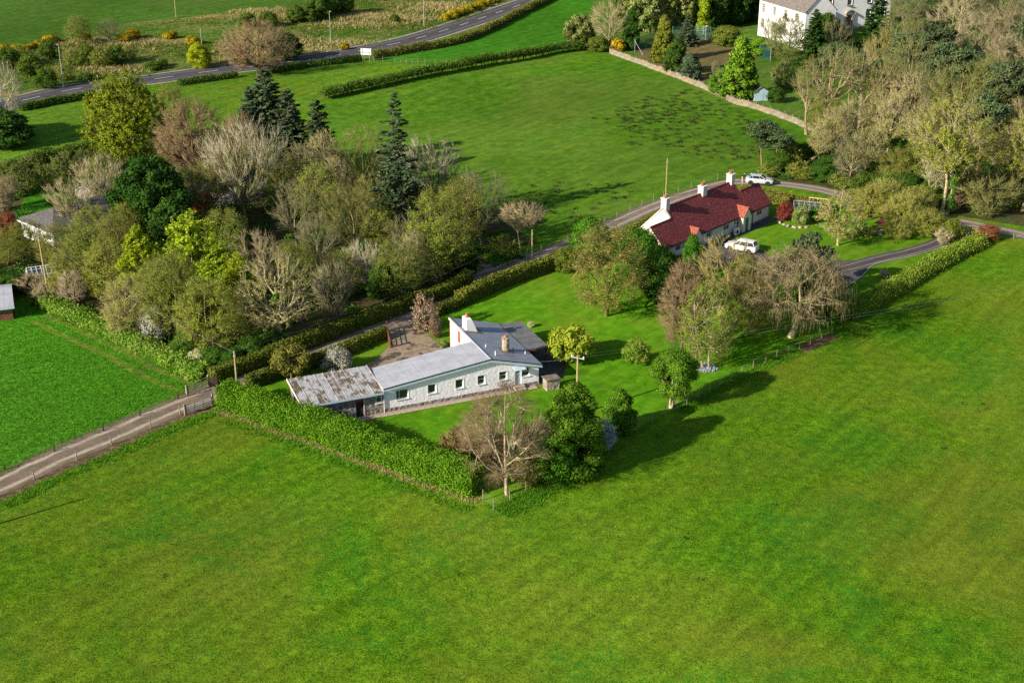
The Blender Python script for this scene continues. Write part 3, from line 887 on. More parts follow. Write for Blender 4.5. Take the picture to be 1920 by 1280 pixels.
def clump_proto(key, seed, H, W, n=9000, zb=0.0, prof='oval', lump=0.28, nl=26, size=0.22, leafm='leaf_laurel', bark='bark_dark', stems=4, core=0.72, long=1.5, dirup=0.0, r0=0.09, wild=0.1, flat=0.55, jut=0.12):
    """leafy mass: overlapping lumps in an envelope, leaves on their skins, a few stems inside"""
    rng = np.random.default_rng(seed)
    pf = PROF[prof] if isinstance(prof, str) else prof
    t = rng.uniform(0.04, 0.97, nl); a = np.arange(nl) * 2.4 + rng.uniform(0, .6, nl)
    rr = lump * W / 2 * rng.uniform(0.75, 1.3, nl)
    env = pf(t) * W / 2
    rad = np.maximum(env - rr * 0.75, 0) * np.sqrt(rng.uniform(0.45, 1, nl)) * rng.uniform(1 - jut, 1 + jut, nl)
    C = np.stack([rad * np.cos(a), rad * np.sin(a), H * (zb + (1 - zb) * t)], 1)
    C[:, 2] = np.clip(C[:, 2], rr * 0.45 + zb * H, H - rr * 0.75)
    w = rr ** 2; w /= w.sum()
    idx = rng.choice(nl, n, p=w)
    dv = unit(rng.normal(size=(n, 3))); dv[:, 2] = np.abs(dv[:, 2]) * np.where(rng.uniform(size=n) < 0.75, 1, -1)
    Pn = C[idx] + dv * (rr[idx] * (1 + rng.normal(size=n) * wild))[:, None]
    # drop leaves buried inside other lumps
    dist = np.linalg.norm(Pn[:, None] - C[None], axis=2) / rr[None]
    dist[np.arange(n), idx] = 9
    ok = (dist.min(1) > 0.78) & (Pn[:, 2] > 0.03)
    Pn = Pn[ok]; dv = dv[ok]
    tint = np.clip(rng.uniform(0, 1, nl)[idx[ok]] * 0.45 + rng.uniform(0, 0.6, len(Pn)), 0, 1)
    lv = leaves(rng, Pn, size, dv, flat, long, (np.tile([[0, 0, 1.0]], (len(Pn), 1)) * dirup + dv * 0.6) if dirup else None, tint)
    V, F, T = [lv[0]], [lv[1]], [lv[2]]
    cnt = len(lv[0])
    F3 = []
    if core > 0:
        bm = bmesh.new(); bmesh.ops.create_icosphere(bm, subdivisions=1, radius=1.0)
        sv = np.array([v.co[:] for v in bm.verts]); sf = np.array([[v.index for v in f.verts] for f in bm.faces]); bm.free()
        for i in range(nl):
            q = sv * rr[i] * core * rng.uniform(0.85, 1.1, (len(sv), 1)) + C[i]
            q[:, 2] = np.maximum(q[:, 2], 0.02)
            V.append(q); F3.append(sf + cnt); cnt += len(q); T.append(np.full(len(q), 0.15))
    stv = []
    S0, S1, RA, RB = [], [], [], []
    for s in range(stems):
        i = rng.integers(nl); b = np.array([rng.normal() * 0.04 * W, rng.normal() * 0.04 * W, 0])
        B = bez(b, np.array([b[0], b[1], C[i][2] * 0.6]), C[i], 4)
        r = np.linspace(r0, r0 * 0.25, 5)
        S0.append(B[:-1]); S1.append(B[1:]); RA.append(r[:-1]); RB.append(r[1:])
    sv_, sf_ = seg_tubes(np.concatenate(S0), np.concatenate(S1), np.concatenate(RA), np.concatenate(RB), 5)
    d = {'H': H, 'W': W, 'parts': [('stem', fast_mesh(key + '_stems', sv_, [sf_]), bark),
                                   ('foliage', fast_mesh(key + '_foliage', np.concatenate(V), [F[0]] + ([np.concatenate(F3)] if F3 else []), np.concatenate(T)), leafm)]}
    for p in d['parts']:
        p[1].materials.append(M[p[2]])
    PROTO[key] = d

def pine_proto(key, seed, H, W, zb=0.45, clumps=18, leafm='leaf_pine', bark='bark_pine', n=5200, size=0.26):
    rng = np.random.default_rng(seed)
    zz = np.linspace(0, H * 0.93, 8)
    tp = np.stack([0.25 * np.sin(zz * 0.35 + seed), 0.2 * np.cos(zz * 0.3), zz], 1); tp[:, :2] -= tp[0, :2]
    rr = 0.2 * (1 - 0.8 * zz / zz[-1])
    tv, tf = seg_tubes(tp[:-1], tp[1:], rr[:-1], rr[1:], 7)
    S0, S1, RA, RB, LP, LN, TT = [], [], [], [], [], [], []
    for i in range(clumps):
        t = (i + 0.5) / clumps
        z = H * (zb + (1 - zb) * t)
        a = i * 2.4 + rng.uniform(-.4, .4)
        rd = W / 2 * math.sin(math.pi * min(1, 0.25 + 0.75 * t)) ** 0.6 * rng.uniform(0.35, 0.95)
        k = np.interp(z - rd * 0.35, tp[:, 2], np.arange(8)); k0 = int(min(k, 6)); st = tp[k0] + (tp[k0 + 1] - tp[k0]) * (k - k0)
        c = np.array([rd * math.cos(a), rd * math.sin(a), z])
        B = bez(st, (st + c) / 2 + np.array([0, 0, -0.1 * rd]), c, 3)
        S0.append(B[:-1]); S1.append(B[1:]); RA.append(np.array([.06, .045, .03])); RB.append(np.array([.045, .03, .015]))
        m = n // clumps
        q = rng.normal(size=(m, 3)); q = unit(q) * (rng.uniform(0.3, 1, m) ** 0.4)[:, None]
        sz = np.array([W * 0.17, W * 0.17, W * 0.085]) * rng.uniform(0.8, 1.35)
        LP.append(c + q * sz); LN.append(unit(q + np.array([0, 0, 0.5]))); TT.append(np.clip(rng.uniform(0, .4) + rng.uniform(0, .6, m), 0, 1))
    bv, bf = seg_tubes(np.concatenate(S0), np.concatenate(S1), np.concatenate(RA), np.concatenate(RB), 4)
    Pn = np.concatenate(LP); Nn = np.concatenate(LN)
    lv = leaves(rng, Pn, size, Nn, 0.3, 2.2, Nn, np.concatenate(TT))
    d = {'H': H, 'W': W, 'parts': [('trunk', fast_mesh(key + '_trunk', tv, [tf], smooth=True), bark), ('branches', fast_mesh(key + '_branches', bv, [bf]), bark),
                                   ('crown', fast_mesh(key + '_needles', lv[0], [lv[1]], lv[2]), leafm)]}
    for p in d['parts']:
        p[1].materials.append(M[p[2]])
    PROTO[key] = d

def plant(key, name, label, cat, xy, h, w, rot=None, group=None, mats=None, tilt=0.0, skip=()):
    """stand one copy of a prototype at xy; the copy shares its mesh data"""
    d = PROTO[key]
    o = thing(name, label, cat, (xy[0], xy[1], gz(xy[0], xy[1]) - 0.03), random.uniform(0, 6.28) if rot is None else rot, group)
    o.scale = (w / d['W'], w / d['W'], h / d['H'])
    if tilt:
        o.rotation_euler[1] = tilt
    for nm, me, mt in d['parts']:
        if nm in skip:
            continue
        c = link(nm, me, None, o)
        if mats and nm in mats:
            setmat(c, mats[nm])
    return o

# ------------------------------------------------------------------ hedges
def hedge(name, label, pts, width, height, leafm, density=55, size=0.16, stems=False, bark='bark_dark', gaps=0.0, rough=0.12, cat='hedge', seed=1, shaggy=0.0, dirup=0.0, low=None, taper=0.85, group=None):
    rng = np.random.default_rng(seed)
    L_ = smooth_line(pts, 0.8); ns = normals2(L_); n = len(L_)
    root = thing(name, label, cat, (L_[0].x, L_[0].y, gz(L_[0].x, L_[0].y)), 0.0, group)
    ox, oy, oz = root.location
    P2 = np.array([(p.x - ox, p.y - oy) for p in L_]); N2 = np.array([(q.x, q.y) for q in ns])
    GZ = np.array([gz(p.x, p.y) - oz for p in L_])
    lo = 0.42 * height if stems else 0.0
    kk = np.arange(n)
    def wav(f, ph):
        return np.sin(kk * f + ph) * 0.5 + np.sin(kk * f * 2.3 + ph * 1.7) * 0.3 + rng.normal(size=n) * 0.25
    hw = height * (1 + rough * 0.8 * wav(0.35, seed)); ww = width * (1 + rough * wav(0.5, seed + 2))
    # profile around the section: -1..1 angles from one foot over the top to the other
    th = np.linspace(0, 1, 9)
    px = np.array([-1, -1.0, -0.98, -0.8, 0, 0.8, 0.98, 1.0, 1]) * 0.5
    px[[3, 4, 5]] *= taper
    pz = np.array([0, 0.3, 0.65, 0.93, 1.0, 0.93, 0.65, 0.3, 0])
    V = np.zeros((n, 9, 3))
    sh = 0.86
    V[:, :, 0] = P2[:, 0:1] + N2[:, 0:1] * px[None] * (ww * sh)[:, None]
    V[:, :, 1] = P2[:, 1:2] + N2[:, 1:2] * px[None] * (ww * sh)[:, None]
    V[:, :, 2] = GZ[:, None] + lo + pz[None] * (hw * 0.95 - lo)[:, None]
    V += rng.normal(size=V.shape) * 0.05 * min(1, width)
    F = []
    for i in range(n - 1):
        if gaps and rng.uniform() < gaps:
            continue
        for k in range(8):
            a = i * 9 + k
            F.append((a, a + 9, a + 10, a + 1))
    for e in (0, n - 1):
        for k in range(4):
            a = e * 9 + k; b = e * 9 + 8 - k
            if k < 3:
                F.append((a, a + 1, b - 1, b))
    ln = float(sum((L_[i + 1] - L_[i]).length for i in range(n - 1)))
    area = ln * (2 * (height - lo) + width)
    m = int(area * density)
    i = rng.uniform(0, n - 1.001, m); i0 = i.astype(int); fr = (i - i0)[:, None]
    w = np.array([0.3, 0.35, 0.3, 0.42, 0.42, 0.3, 0.35, 0.3]) * np.array([height, height, height, width, width, height, height, height]); w /= w.sum()
    s0 = rng.choice(8, m, p=w); sf = rng.uniform(0, 1, m)
    qx = px[s0] * (1 - sf) + px[s0 + 1] * sf; qz = pz[s0] * (1 - sf) + pz[s0 + 1] * sf
    base = P2[i0] * (1 - fr) + P2[i0 + 1] * fr; nn = N2[i0]
    wq = ww[i0]; hq = hw[i0]; g = GZ[i0]
    PL = np.stack([base[:, 0] + nn[:, 0] * qx * wq, base[:, 1] + nn[:, 1] * qx * wq, g + lo + qz * (hq - lo)], 1)
    onrm = np.stack([nn[:, 0] * qx * 2, nn[:, 1] * qx * 2, np.where((s0 >= 3) & (s0 <= 4), 1.0, 0.25)], 1)
    PL += rng.normal(size=PL.shape) * (0.06 + shaggy) + unit(onrm) * rng.uniform(-0.12, 0.1 + shaggy, m)[:, None]
    # end faces
    me_ = int(width * height * density)
    for e in (0, n - 1):
        q = rng.uniform(-0.5, 0.5, me_)[:, None] * ww[e] * N2[e][None]
        d = unit(np.array([[P2[e][0] - P2[n - 1 - e][0], P2[e][1] - P2[n - 1 - e][1]]]))
        ex = np.concatenate([P2[e][None] + q + d * rng.uniform(-0.05, 0.12, me_)[:, None], (GZ[e] + lo + rng.uniform(0, 0.97, me_) * (hw[e] - lo))[:, None]], 1)
        PL = np.concatenate([PL, ex]); onrm = np.concatenate([onrm, np.tile([[d[0, 0], d[0, 1], 0.2]], (me_, 1))])
    PL[:, 2] = np.maximum(PL[:, 2], 0.03)
    kx = (PL[:, 0] * 0.9).astype(int) * 7 + (PL[:, 1] * 0.9).astype(int) * 13 + (PL[:, 2] * 1.3).astype(int) * 5
    clump = (np.sin(kx * 12.9898) * 43758.5453) % 1.0
    tint = np.clip(clump * 0.4 + rng.uniform(0, 0.62, len(PL)), 0, 1)
    lv = leaves(rng, PL, size, unit(onrm), 0.4, 1.6, (np.tile([[0, 0, 1.0]], (len(PL), 1)) * dirup + unit(onrm) * 0.5) if dirup else None, tint)
    VV = np.concatenate([V.reshape(-1, 3), lv[0]])
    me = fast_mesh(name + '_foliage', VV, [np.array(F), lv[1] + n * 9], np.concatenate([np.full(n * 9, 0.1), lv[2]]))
    link('foliage', me, leafm, root)
    if stems:
        ns_ = int(ln * 2.2)
        i = rng.uniform(0, n - 1.001, ns_); i0 = i.astype(int); fr = (i - i0)[:, None]
        b = P2[i0] * (1 - fr) + P2[i0 + 1] * fr + rng.normal(size=(ns_, 2)) * 0.1 * width
        g = GZ[i0]
        p0 = np.concatenate([b, g[:, None]], 1)
        p1 = np.concatenate([b + rng.normal(size=(ns_, 2)) * 0.22, (g + height * rng.uniform(0.55, 0.85, ns_))[:, None]], 1)
        v, f = seg_tubes(p0, p1, rng.uniform(0.04, 0.085, ns_), np.full(ns_, 0.03), 5)
        link('stems', fast_mesh(name + '_stems', v, [f]), bark, root)['kind'] = 'stuff'
    if low is not None:
        lm_, fr_ = low
        m2 = int(ln * 60)
        i = rng.uniform(0, n - 1.001, m2); i0 = i.astype(int); fr = (i - i0)[:, None]
        sd = rng.choice([-1, 1], m2) * rng.uniform(0.40, 0.56, m2)
        b = P2[i0] * (1 - fr) + P2[i0 + 1] * fr + N2[i0] * (sd * width)[:, None]
        q = np.concatenate([b, (GZ[i0] + rng.uniform(0.02, fr_ * height, m2))[:, None]], 1)
        l2 = leaves(rng, q, size * 1.05, None, 0.4, 1.8)
        link('skirt', fast_mesh(name + '_skirt', l2[0], [l2[1]], l2[2]), lm_, root)
    return root

def blade_field(name, label, cat, P3, hgt, mat, rng, blades=4, wid=0.05, spread=0.12, kind='stuff'):
    """tufts of upright blades (triangles) at points P3"""
    P3 = np.asarray(P3); m = len(P3) * blades
    b = np.repeat(P3, blades, 0)
    h = np.repeat(np.asarray(hgt) if hasattr(hgt, '__len__') else np.full(len(P3), hgt), blades) * rng.uniform(0.6, 1.25, m)
    a = rng.uniform(0, 6.283, m)
    d = np.stack([np.cos(a), np.sin(a), np.zeros(m)], 1)
    s = np.stack([-np.sin(a), np.cos(a), np.zeros(m)], 1)
    r = rng.uniform(0, 1, m)[:, None] * spread
    root = b + d * r
    w = (wid * rng.uniform(0.6, 1.4, m))[:, None]
    tip = root + d * (h * rng.uniform(0.1, 0.7, m))[:, None]; tip[:, 2] += h
    V = np.stack([root - s * w, root + s * w, tip], 1).reshape(-1, 3)
    F = np.arange(3 * m).reshape(m, 3)
    t = np.clip(np.repeat(rng.uniform(0, 0.6, len(P3)), blades) + rng.uniform(0, 0.45, m), 0, 1)
    o = link(name, fast_mesh(name, V, [F], np.repeat(t, 3)), mat)
    o['kind'] = kind
    o['label'] = label; o['category'] = cat
    return o

def inside(poly, x, y):
    c = False; n = len(poly); j = n - 1
    for i in range(n):
        xi, yi = poly[i][0], poly[i][1]; xj, yj = poly[j][0], poly[j][1]
        if (yi > y) != (yj > y) and x < (xj - xi) * (y - yi) / (yj - yi) + xi:
            c = not c
        j = i
    return c

def scatter_in(poly, n, rng):
    xs = [p[0] for p in poly]; ys = [p[1] for p in poly]
    out = []
    while len(out) < n:
        x = rng.uniform(min(xs), max(xs)); y = rng.uniform(min(ys), max(ys))
        if inside(poly, x, y):
            out.append((x, y, gz(x, y)))
    return np.array(out)

def scatter_line(pts, n, width, rng, off=0.0):
    L_ = smooth_line(pts, 1.5); ns = normals2(L_); out = []
    for _ in range(n):
        i = rng.integers(len(L_) - 1); f = rng.uniform()
        p = L_[i] * (1 - f) + L_[i + 1] * f + ns[i] * (off + rng.normal() * width / 2)
        out.append((p.x, p.y, gz(p.x, p.y)))
    return np.array(out)

# ------------------------------------------------------------------ fences
def post_fence(name, label, pts, step, h, mat='wood', r=0.06, wires=(0.3, 0.6, 0.95), seed=3, rails=False, group=None):
    rng = random.Random(seed)
    L_ = smooth_line(pts, 0.5)
    root = thing(name, label, 'fence', (L_[0].x, L_[0].y, gz(L_[0].x, L_[0].y)), 0.0, group)
    o = root.location
    mb = MB(); mb.tube((0, 0, 0), (0, 0, h), r, r * 0.9, 7)
    pm = mb.mesh('fence_post'); pm.materials.append(M[mat])
    acc = 0; last = None; tops = []
    for i, p in enumerate(L_):
        if last is not None:
            acc += (p - last).length
        if last is None or acc >= step * rng.uniform(0.85, 1.1):
            q = link('post', pm, None, root, (p.x - o.x, p.y - o.y, gz(p.x, p.y) - o.z - 0.03), (rng.uniform(-.06, .06), rng.uniform(-.06, .06), rng.uniform(0, 3)))
            q.scale = (1, 1, rng.uniform(0.85, 1.08))
            tops.append((p.x - o.x, p.y - o.y, gz(p.x, p.y) - o.z)); acc = 0
        last = p
    for wz in wires:
        w = MB()
        for a, b in zip(tops[:-1], tops[1:]):
            if rails:
                w.obox(((a[0] + b[0]) / 2, (a[1] + b[1]) / 2, (a[2] + b[2]) / 2 + wz * h), Vector(b) - Vector(a) if False else (Vector(b) - Vector(a)).normalized(),
                       (Vector((0, 0, 1)).cross(Vector(b) - Vector(a))).normalized(), (0, 0, 1), (Vector(b) - Vector(a)).length / 2, 0.02, 0.05)
            else:
                w.tube((a[0], a[1], a[2] + wz * h), (b[0], b[1], b[2] + wz * h), 0.006, 0.006, 3, False)
        w.build('rail' if rails else 'wire', mat if rails else 'wire', root)
    return root

# ================================================================== THE SETTING
# ground: one sheet to the horizon, 4 m lattice where the camera looks
def axis(lo, hi, step, far):
    inner = list(np.arange(lo, hi + 0.1, step))
    return [-far, -far / 3] + inner + [far / 3, far] if lo < 0 else [-far, -far / 3, -60] + inner + [far / 4, far]
gx = axis(-200, 200, 4.0, 5000.0)
gy = axis(40, 440, 4.0, 5000.0)
GV = [(x, y, gz(x, y)) for y in gy for x in gx]
nxg = len(gx)
GF = [(j * nxg + i, j * nxg + i + 1, (j + 1) * nxg + i + 1, (j + 1) * nxg + i) for j in range(len(gy) - 1) for i in range(nxg - 1)]
g = link('ground', fast_mesh('ground', GV, [GF]), 'near')
g['kind'] = 'structure'

FIELD_LEFT = [(-54.5, 110.3), (-49.5, 118.5), (-45.8, 123.5), (-41.6, 128.8), (-39.2, 131.8), (-35.8, 135.7), (-34.1, 139.0), (-37.1, 143.5), (-44.7, 151.1), (-60.0, 166.1), (-64.9, 164.6), (-73.0, 157.6)]
sheet('meadow', FIELD_LEFT, 'lush', 0.004)
LAWN = [(-31.5, 133.4), (-29.0, 140.4), (-23.9, 142.1), (-16.1, 148.7), (-14.3, 157.6), (-9.7, 158.4), (-6.7, 161.4), (-0.7, 168.3), (6.1, 175.1), (8.4, 180.7), (14.8, 182.4), (20.1, 176.1), (26.0, 172.1), (32.8, 162.8), (40.1, 157.6), (39.0, 153.9), (33.7, 149.5), (26.4, 142.8), (17.6, 133.4), (12.1, 128.0), (7.4, 123.0), (2.0, 116.9), (-1.5, 112.7), (-2.8, 114.2), (-17.5, 127.2)]
sheet('garden_lawn', LAWN, 'lawn', 0.008)
COTTAGE_LAWN = [(16.8, 189.2), (26.7, 202.6), (35.4, 212.1), (41.3, 212.1), (49.3, 206.1), (57.2, 198.3), (62.4, 194.4), (67.3, 191.0), (66.4, 186.9), (58.7, 178.2), (51.8, 171.2), (46.0, 164.6), (40.6, 158.4), (36.0, 161.9), (30.3, 168.3), (22.9, 176.1), (17.6, 180.3)]
sheet('cottage_lawn', COTTAGE_LAWN, 'lawn', 0.012)
PADDOCK = [(-36.5, 265.9), (-22.8, 276.6), (-10.8, 286.6), (-1.1, 297.3), (9.1, 310.2), (16.9, 316.3), (21.8, 313.3), (31.1, 296.5), (36.5, 284.8), (43.1, 266.8), (50.6, 256.1), (55.2, 245.5), (46.5, 227.1), (41.1, 216.1), (35.6, 216.4), (31.4, 213.5), (24.8, 207.1), (19.3, 201.1), (14.9, 195.1), (7.3, 185.1), (2.9, 181.6), (-2.9, 180.3), (-7.4, 182.4), (-12.7, 198.8), (-22.4, 217.9), (-31.6, 237.0)]
sheet('paddock', PADDOCK, 'paddock', 0.006)
ROADSIDE = [(-33.2, 305.1), (-30.6, 307.3), (-12.1, 323.4), (-5.0, 339.1), (2.6, 360.0), (12.3, 383.3), (20.2, 414.3), (25.3, 396.1), (20.2, 356.3), (17.0, 317.4), (9.2, 312.1), (-1.2, 303.8), (-10.9, 290.4), (-17.8, 290.3), (-25.4, 301.1)]
sheet('roadside_field', ROADSIDE, 'bright', 0.010)
HILLFIELD = [(-36.6, 267.3), (-22.9, 277.8), (-10.8, 288.2), (-10.0, 291.1), (-17.8, 290.9), (-25.4, 301.8), (-31.5, 305.1), (-39.3, 301.3), (-49.5, 292.8), (-57.5, 287.2), (-68.2, 280.7), (-82.0, 271.9), (-93.4, 261.3), (-105.6, 250.7), (-87.2, 193.9), (-81.4, 213.5), (-70.3, 228.7), (-59.1, 227.1), (-42.6, 247.7)]
sheet('hill_field', HILLFIELD, 'hill', 0.007)
MOOR = [(-115.4, 250.7), (-96.0, 272.8), (-89.6, 281.0), (-80.4, 287.2), (-73.9, 291.1), (-64.0, 297.7), (-53.3, 302.4), (-46.3, 307.8), (-39.2, 314.0), (-33.2, 319.2), (-23.3, 331.4), (-12.9, 348.6), (-5.4, 363.7), (7.0, 387.5), (15.2, 405.0), (6.5, 434.3), (-9.3, 414.3), (-29.7, 396.1), (-46.1, 383.3), (-56.2, 372.9), (-71.4, 363.7), (-83.9, 352.1), (-93.5, 347.9), (-100.8, 335.9), (-106.8, 322.2), (-115.3, 314.6), (-136.1, 300.8)]
sheet('moorland', MOOR, 'moor', 0.005)
FAR = [(-147.4, 281.0), (-136.1, 300.8), (-115.3, 314.6), (-106.8, 322.2), (-100.8, 335.9), (-93.5, 347.9), (-83.9, 352.1), (-71.4, 363.7), (-56.2, 372.9), (-46.1, 383.3), (-29.7, 396.1), (-9.3, 414.3), (25.6, 493.0), (-124.2, 605.5), (-235.9, 506.5)]
sheet('far_field', FAR, 'far', 0.005)
WOODL = [(-73.0, 157.6), (-64.9, 164.6), (-61.8, 167.4), (-56.6, 163.7), (-44.9, 151.9), (-37.2, 144.3), (-33.7, 141.0), (-29.5, 143.5), (-24.9, 149.2), (-16.9, 156.7), (-7.5, 167.4), (-5.7, 173.7), (0.0, 177.8), (5.9, 182.4), (3.0, 186.9), (-3.2, 198.8), (-8.2, 205.3), (-15.3, 215.0), (-26.4, 222.4), (-31.7, 223.3), (-40.1, 231.9), (-51.2, 242.2), (-61.1, 244.0), (-67.4, 238.7), (-70.7, 230.3), (-81.9, 215.0), (-89.2, 198.8)]
sheet('woodland_floor', WOODL, 'floor', 0.009)
WOODR = [(39.7, 217.9), (46.5, 227.1), (55.5, 244.8), (51.8, 261.3), (49.8, 267.6), (63.3, 306.2), (75.2, 329.5), (86.7, 335.9), (101.6, 363.7), (124.0, 414.3), (176.6, 434.3), (92.7, 193.9), (79.4, 191.5), (74.4, 192.7), (66.5, 197.5), (59.7, 201.9), (53.0, 208.0), (49.0, 212.7), (44.3, 214.7)]
sheet('woodland_floor', WOODR, 'floor', 0.009)
GROUNDS = [(22.0, 316.3), (31.3, 299.1), (36.8, 287.2), (43.4, 268.5), (51.0, 258.1), (55.6, 247.7), (64.5, 259.3), (78.4, 300.8), (94.4, 335.9), (121.4, 405.0), (74.6, 456.1), (25.8, 405.0), (18.9, 356.3), (17.0, 318.6)]
sheet('mansion_grounds', GROUNDS, 'verge', 0.0105)
SIDEGRASS = [(-73.2, 193.9), (-76.3, 213.5), (-68.3, 221.5), (-57.0, 217.9), (-52.5, 209.3), (-61.2, 201.3), (-66.1, 198.8), (-66.3, 189.2)]
sheet('side_lawn', SIDEGRASS, 'bright', 0.013)
BANK = [(-4.0, 180.7), (-0.7, 183.3), (3.0, 185.1), (6.8, 186.9), (7.2, 184.2), (3.7, 181.2), (0.0, 178.2), (-3.6, 177.8)]
sheet('grass_bank', BANK, 'lawn', 0.012)
sheet('court', [(27.2, 312.8), (37.7, 328.3), (46.4, 329.5), (53.1, 316.3), (54.4, 309.5), (47.7, 281.0), (38.5, 285.7), (30.1, 301.7)], 'moss_court', 0.014)
SOILBED = [(33.1, 149.8), (38.3, 153.5), (38.6, 151.9), (34.0, 147.7)]
sheet('bare_soil', SOILBED, 'soil', 0.012)

# roads and tracks
ROADLINE = [(-106.6, 253.4), (-101.5, 261.3), (-94.8, 268.9), (-88.5, 277.3), (-79.4, 283.3), (-72.9, 287.2), (-63.3, 294.1), (-52.9, 299.8), (-45.8, 304.6), (-38.8, 310.1), (-32.9, 315.7), (-23.0, 327.0), (-12.8, 343.8), (-5.3, 357.8), (6.9, 380.8), (16.6, 401.4), (25.2, 422.1)]
road = ribbon('road', ROADLINE, 9.4, 'road', 0.016, nx=6)
_rl = smooth_line(ROADLINE, 1.0); _rn = normals2(_rl)
for side in (-1, 1):
    V = []; F = []
    for i, (p, n) in enumerate(zip(_rl, _rn)):
        for w in (4.05, 4.2):
            q = p + n * side * w
            V.append((q.x, q.y, gz(q.x, q.y) + 0.024))
    for i in range(len(_rl) - 1):
        F.append((2 * i, 2 * i + 1, 2 * i + 3, 2 * i + 2))
    link('edge_line', fast_mesh('edge_line', V, [F]), 'white_line', road)
acc = 0
i = 0
while i < len(_rl) - 5:
    a, b = _rl[i], _rl[i + 4]
    n = _rn[i]
    V = []
    for p in (a, b):
        for w in (-0.09, 0.09):
            q = p + n * w
            V.append((q.x, q.y, gz(q.x, q.y) + 0.024))
    link('centre_line_dash', fast_mesh('centre_line_dash', V, [[(0, 1, 3, 2)]]), 'white_line', road)
    i += 9
VERGE_FAR = [(-108.1, 257.3), (-102.6, 264.7), (-95.7, 271.9), (-89.5, 280.5), (-80.2, 286.7), (-73.7, 290.6), (-64.0, 297.7), (-53.5, 303.5), (-46.4, 308.4), (-39.2, 314.0), (-33.3, 319.8), (-23.3, 331.4), (-12.9, 348.6), (-5.3, 362.9), (7.0, 386.6)]
ribbon('road_verge', VERGE_FAR, 4.5, 'bright', 0.012, wob=0.5)

TRACK = [(-54.3, 109.9), (-51.1, 114.3), (-48.9, 116.9), (-45.4, 122.0), (-41.1, 127.1), (-38.8, 130.1), (-35.5, 134.0), (-32.3, 137.5), (-29.2, 141.4)]
ribbon('farm_track', TRACK, 4.3, 'track', 0.018, nx=6, wob=0.15)
LANE = [(-29.9, 140.6), (-27.2, 144.0), (-23.8, 148.0), (-20.2, 151.7), (-16.4, 155.4), (-12.5, 159.8), (-7.6, 166.4), (-4.9, 171.6), (-1.4, 175.5), (2.9, 179.9), (7.2, 184.0), (10.6, 188.2), (14.8, 193.6), (19.1, 199.3), (24.6, 205.5), (31.1, 211.6), (35.3, 214.7), (39.9, 214.1), (44.0, 213.0), (48.5, 210.4), (53.2, 205.3), (58.4, 199.8), (63.8, 196.3), (68.3, 192.9), (73.1, 188.9), (79.0, 184.2)]
ribbon('lane', LANE, 3.5, 'lane', 0.022, nx=6, wob=0.12)
SPUR = [(0.0, 176.8), (-3.2, 175.5), (-5.7, 176.1), (-8.7, 178.6), (-11.8, 182.4)]
ribbon('wood_track', SPUR, 4.0, 'lane', 0.020, nx=4, wob=0.2)
ribbon('track_verge', [(-53.5, 107.8), (-50.2, 111.8), (-48.1, 114.4), (-44.6, 119.5), (-40.4, 124.5), (-38.2, 127.6), (-34.9, 131.5), (-31.9, 133.5)], 1.7, 'soil', 0.010, wob=0.3)
ribbon('track_verge', [(-55.3, 112.2), (-51.9, 116.5), (-49.6, 118.9), (-46.0, 124.0), (-41.7, 129.2), (-39.3, 132.2), (-36.0, 136.2), (-34.4, 138.2)], 0.9, 'soil', 0.010, wob=0.25)
for k in range(2):
    ribbon('wheel_track', [(x + 0.9 * (k * 2 - 1) * 0.55, y + 0.9 * (k * 2 - 1)) for x, y in [(-58.2, 158.3), (-53.1, 153.9), (-48.0, 149.5), (-43.2, 145.0), (-38.5, 140.4), (-35.5, 138.2)]], 0.95, 'wheel', 0.012, wob=0.2)
sheet('yard', [(-15.6, 145.7), (-14.3, 149.8), (-15.0, 155.6), (-16.6, 153.9), (-13.1, 158.9), (-11.3, 160.5), (-10.4, 157.6), (-10.9, 155.1), (-9.8, 152.5), (-8.5, 150.1), (-7.5, 148.4), (-6.7, 146.2), (-9.6, 142.1), (-14.2, 140.4), (-18.8, 139.0), (-20.1, 140.4)], 'yard', 0.026)
DRIVE = [(24.2, 180.7), (29.2, 185.5), (34.4, 182.9), (35.7, 179.2), (41.4, 178.0), (47.1, 178.8), (53.1, 181.8), (59.7, 186.2), (64.5, 190.6), (66.2, 190.1), (60.7, 184.2), (56.0, 180.7), (50.6, 177.8), (48.3, 176.1), (46.6, 173.1), (44.3, 169.8), (41.4, 167.0), (38.2, 166.1), (34.2, 170.6), (30.0, 175.3), (25.2, 177.0)]
sheet('drive', DRIVE, 'patch_asphalt', 0.016)
ribbon('drive_surface', [(41.5, 174.1), (45.9, 176.3), (50.2, 179.2), (56.6, 182.9), (60.5, 186.2), (65.4, 190.6)], 2.9, 'asphalt_drive', 0.021)
KERBL = smooth_line([(41.4, 167.2), (44.4, 170.0), (46.7, 173.3), (48.4, 176.3), (50.6, 178.0), (56.1, 180.9), (60.8, 184.4)], 0.6)
mbk = MB()
_kn = normals2(KERBL)
for a, b, n in zip(KERBL[:-1], KERBL[1:], _kn[:-1]):
    mbk.obox(((a.x + b.x) / 2, (a.y + b.y) / 2, 0.055), ((b - a).normalized().x, (b - a).normalized().y, 0), (n.x, n.y, 0), (0, 0, 1), (b - a).length / 2, 0.06, 0.055)
mbk.build('kerb', 'kerb')['kind'] = 'structure'

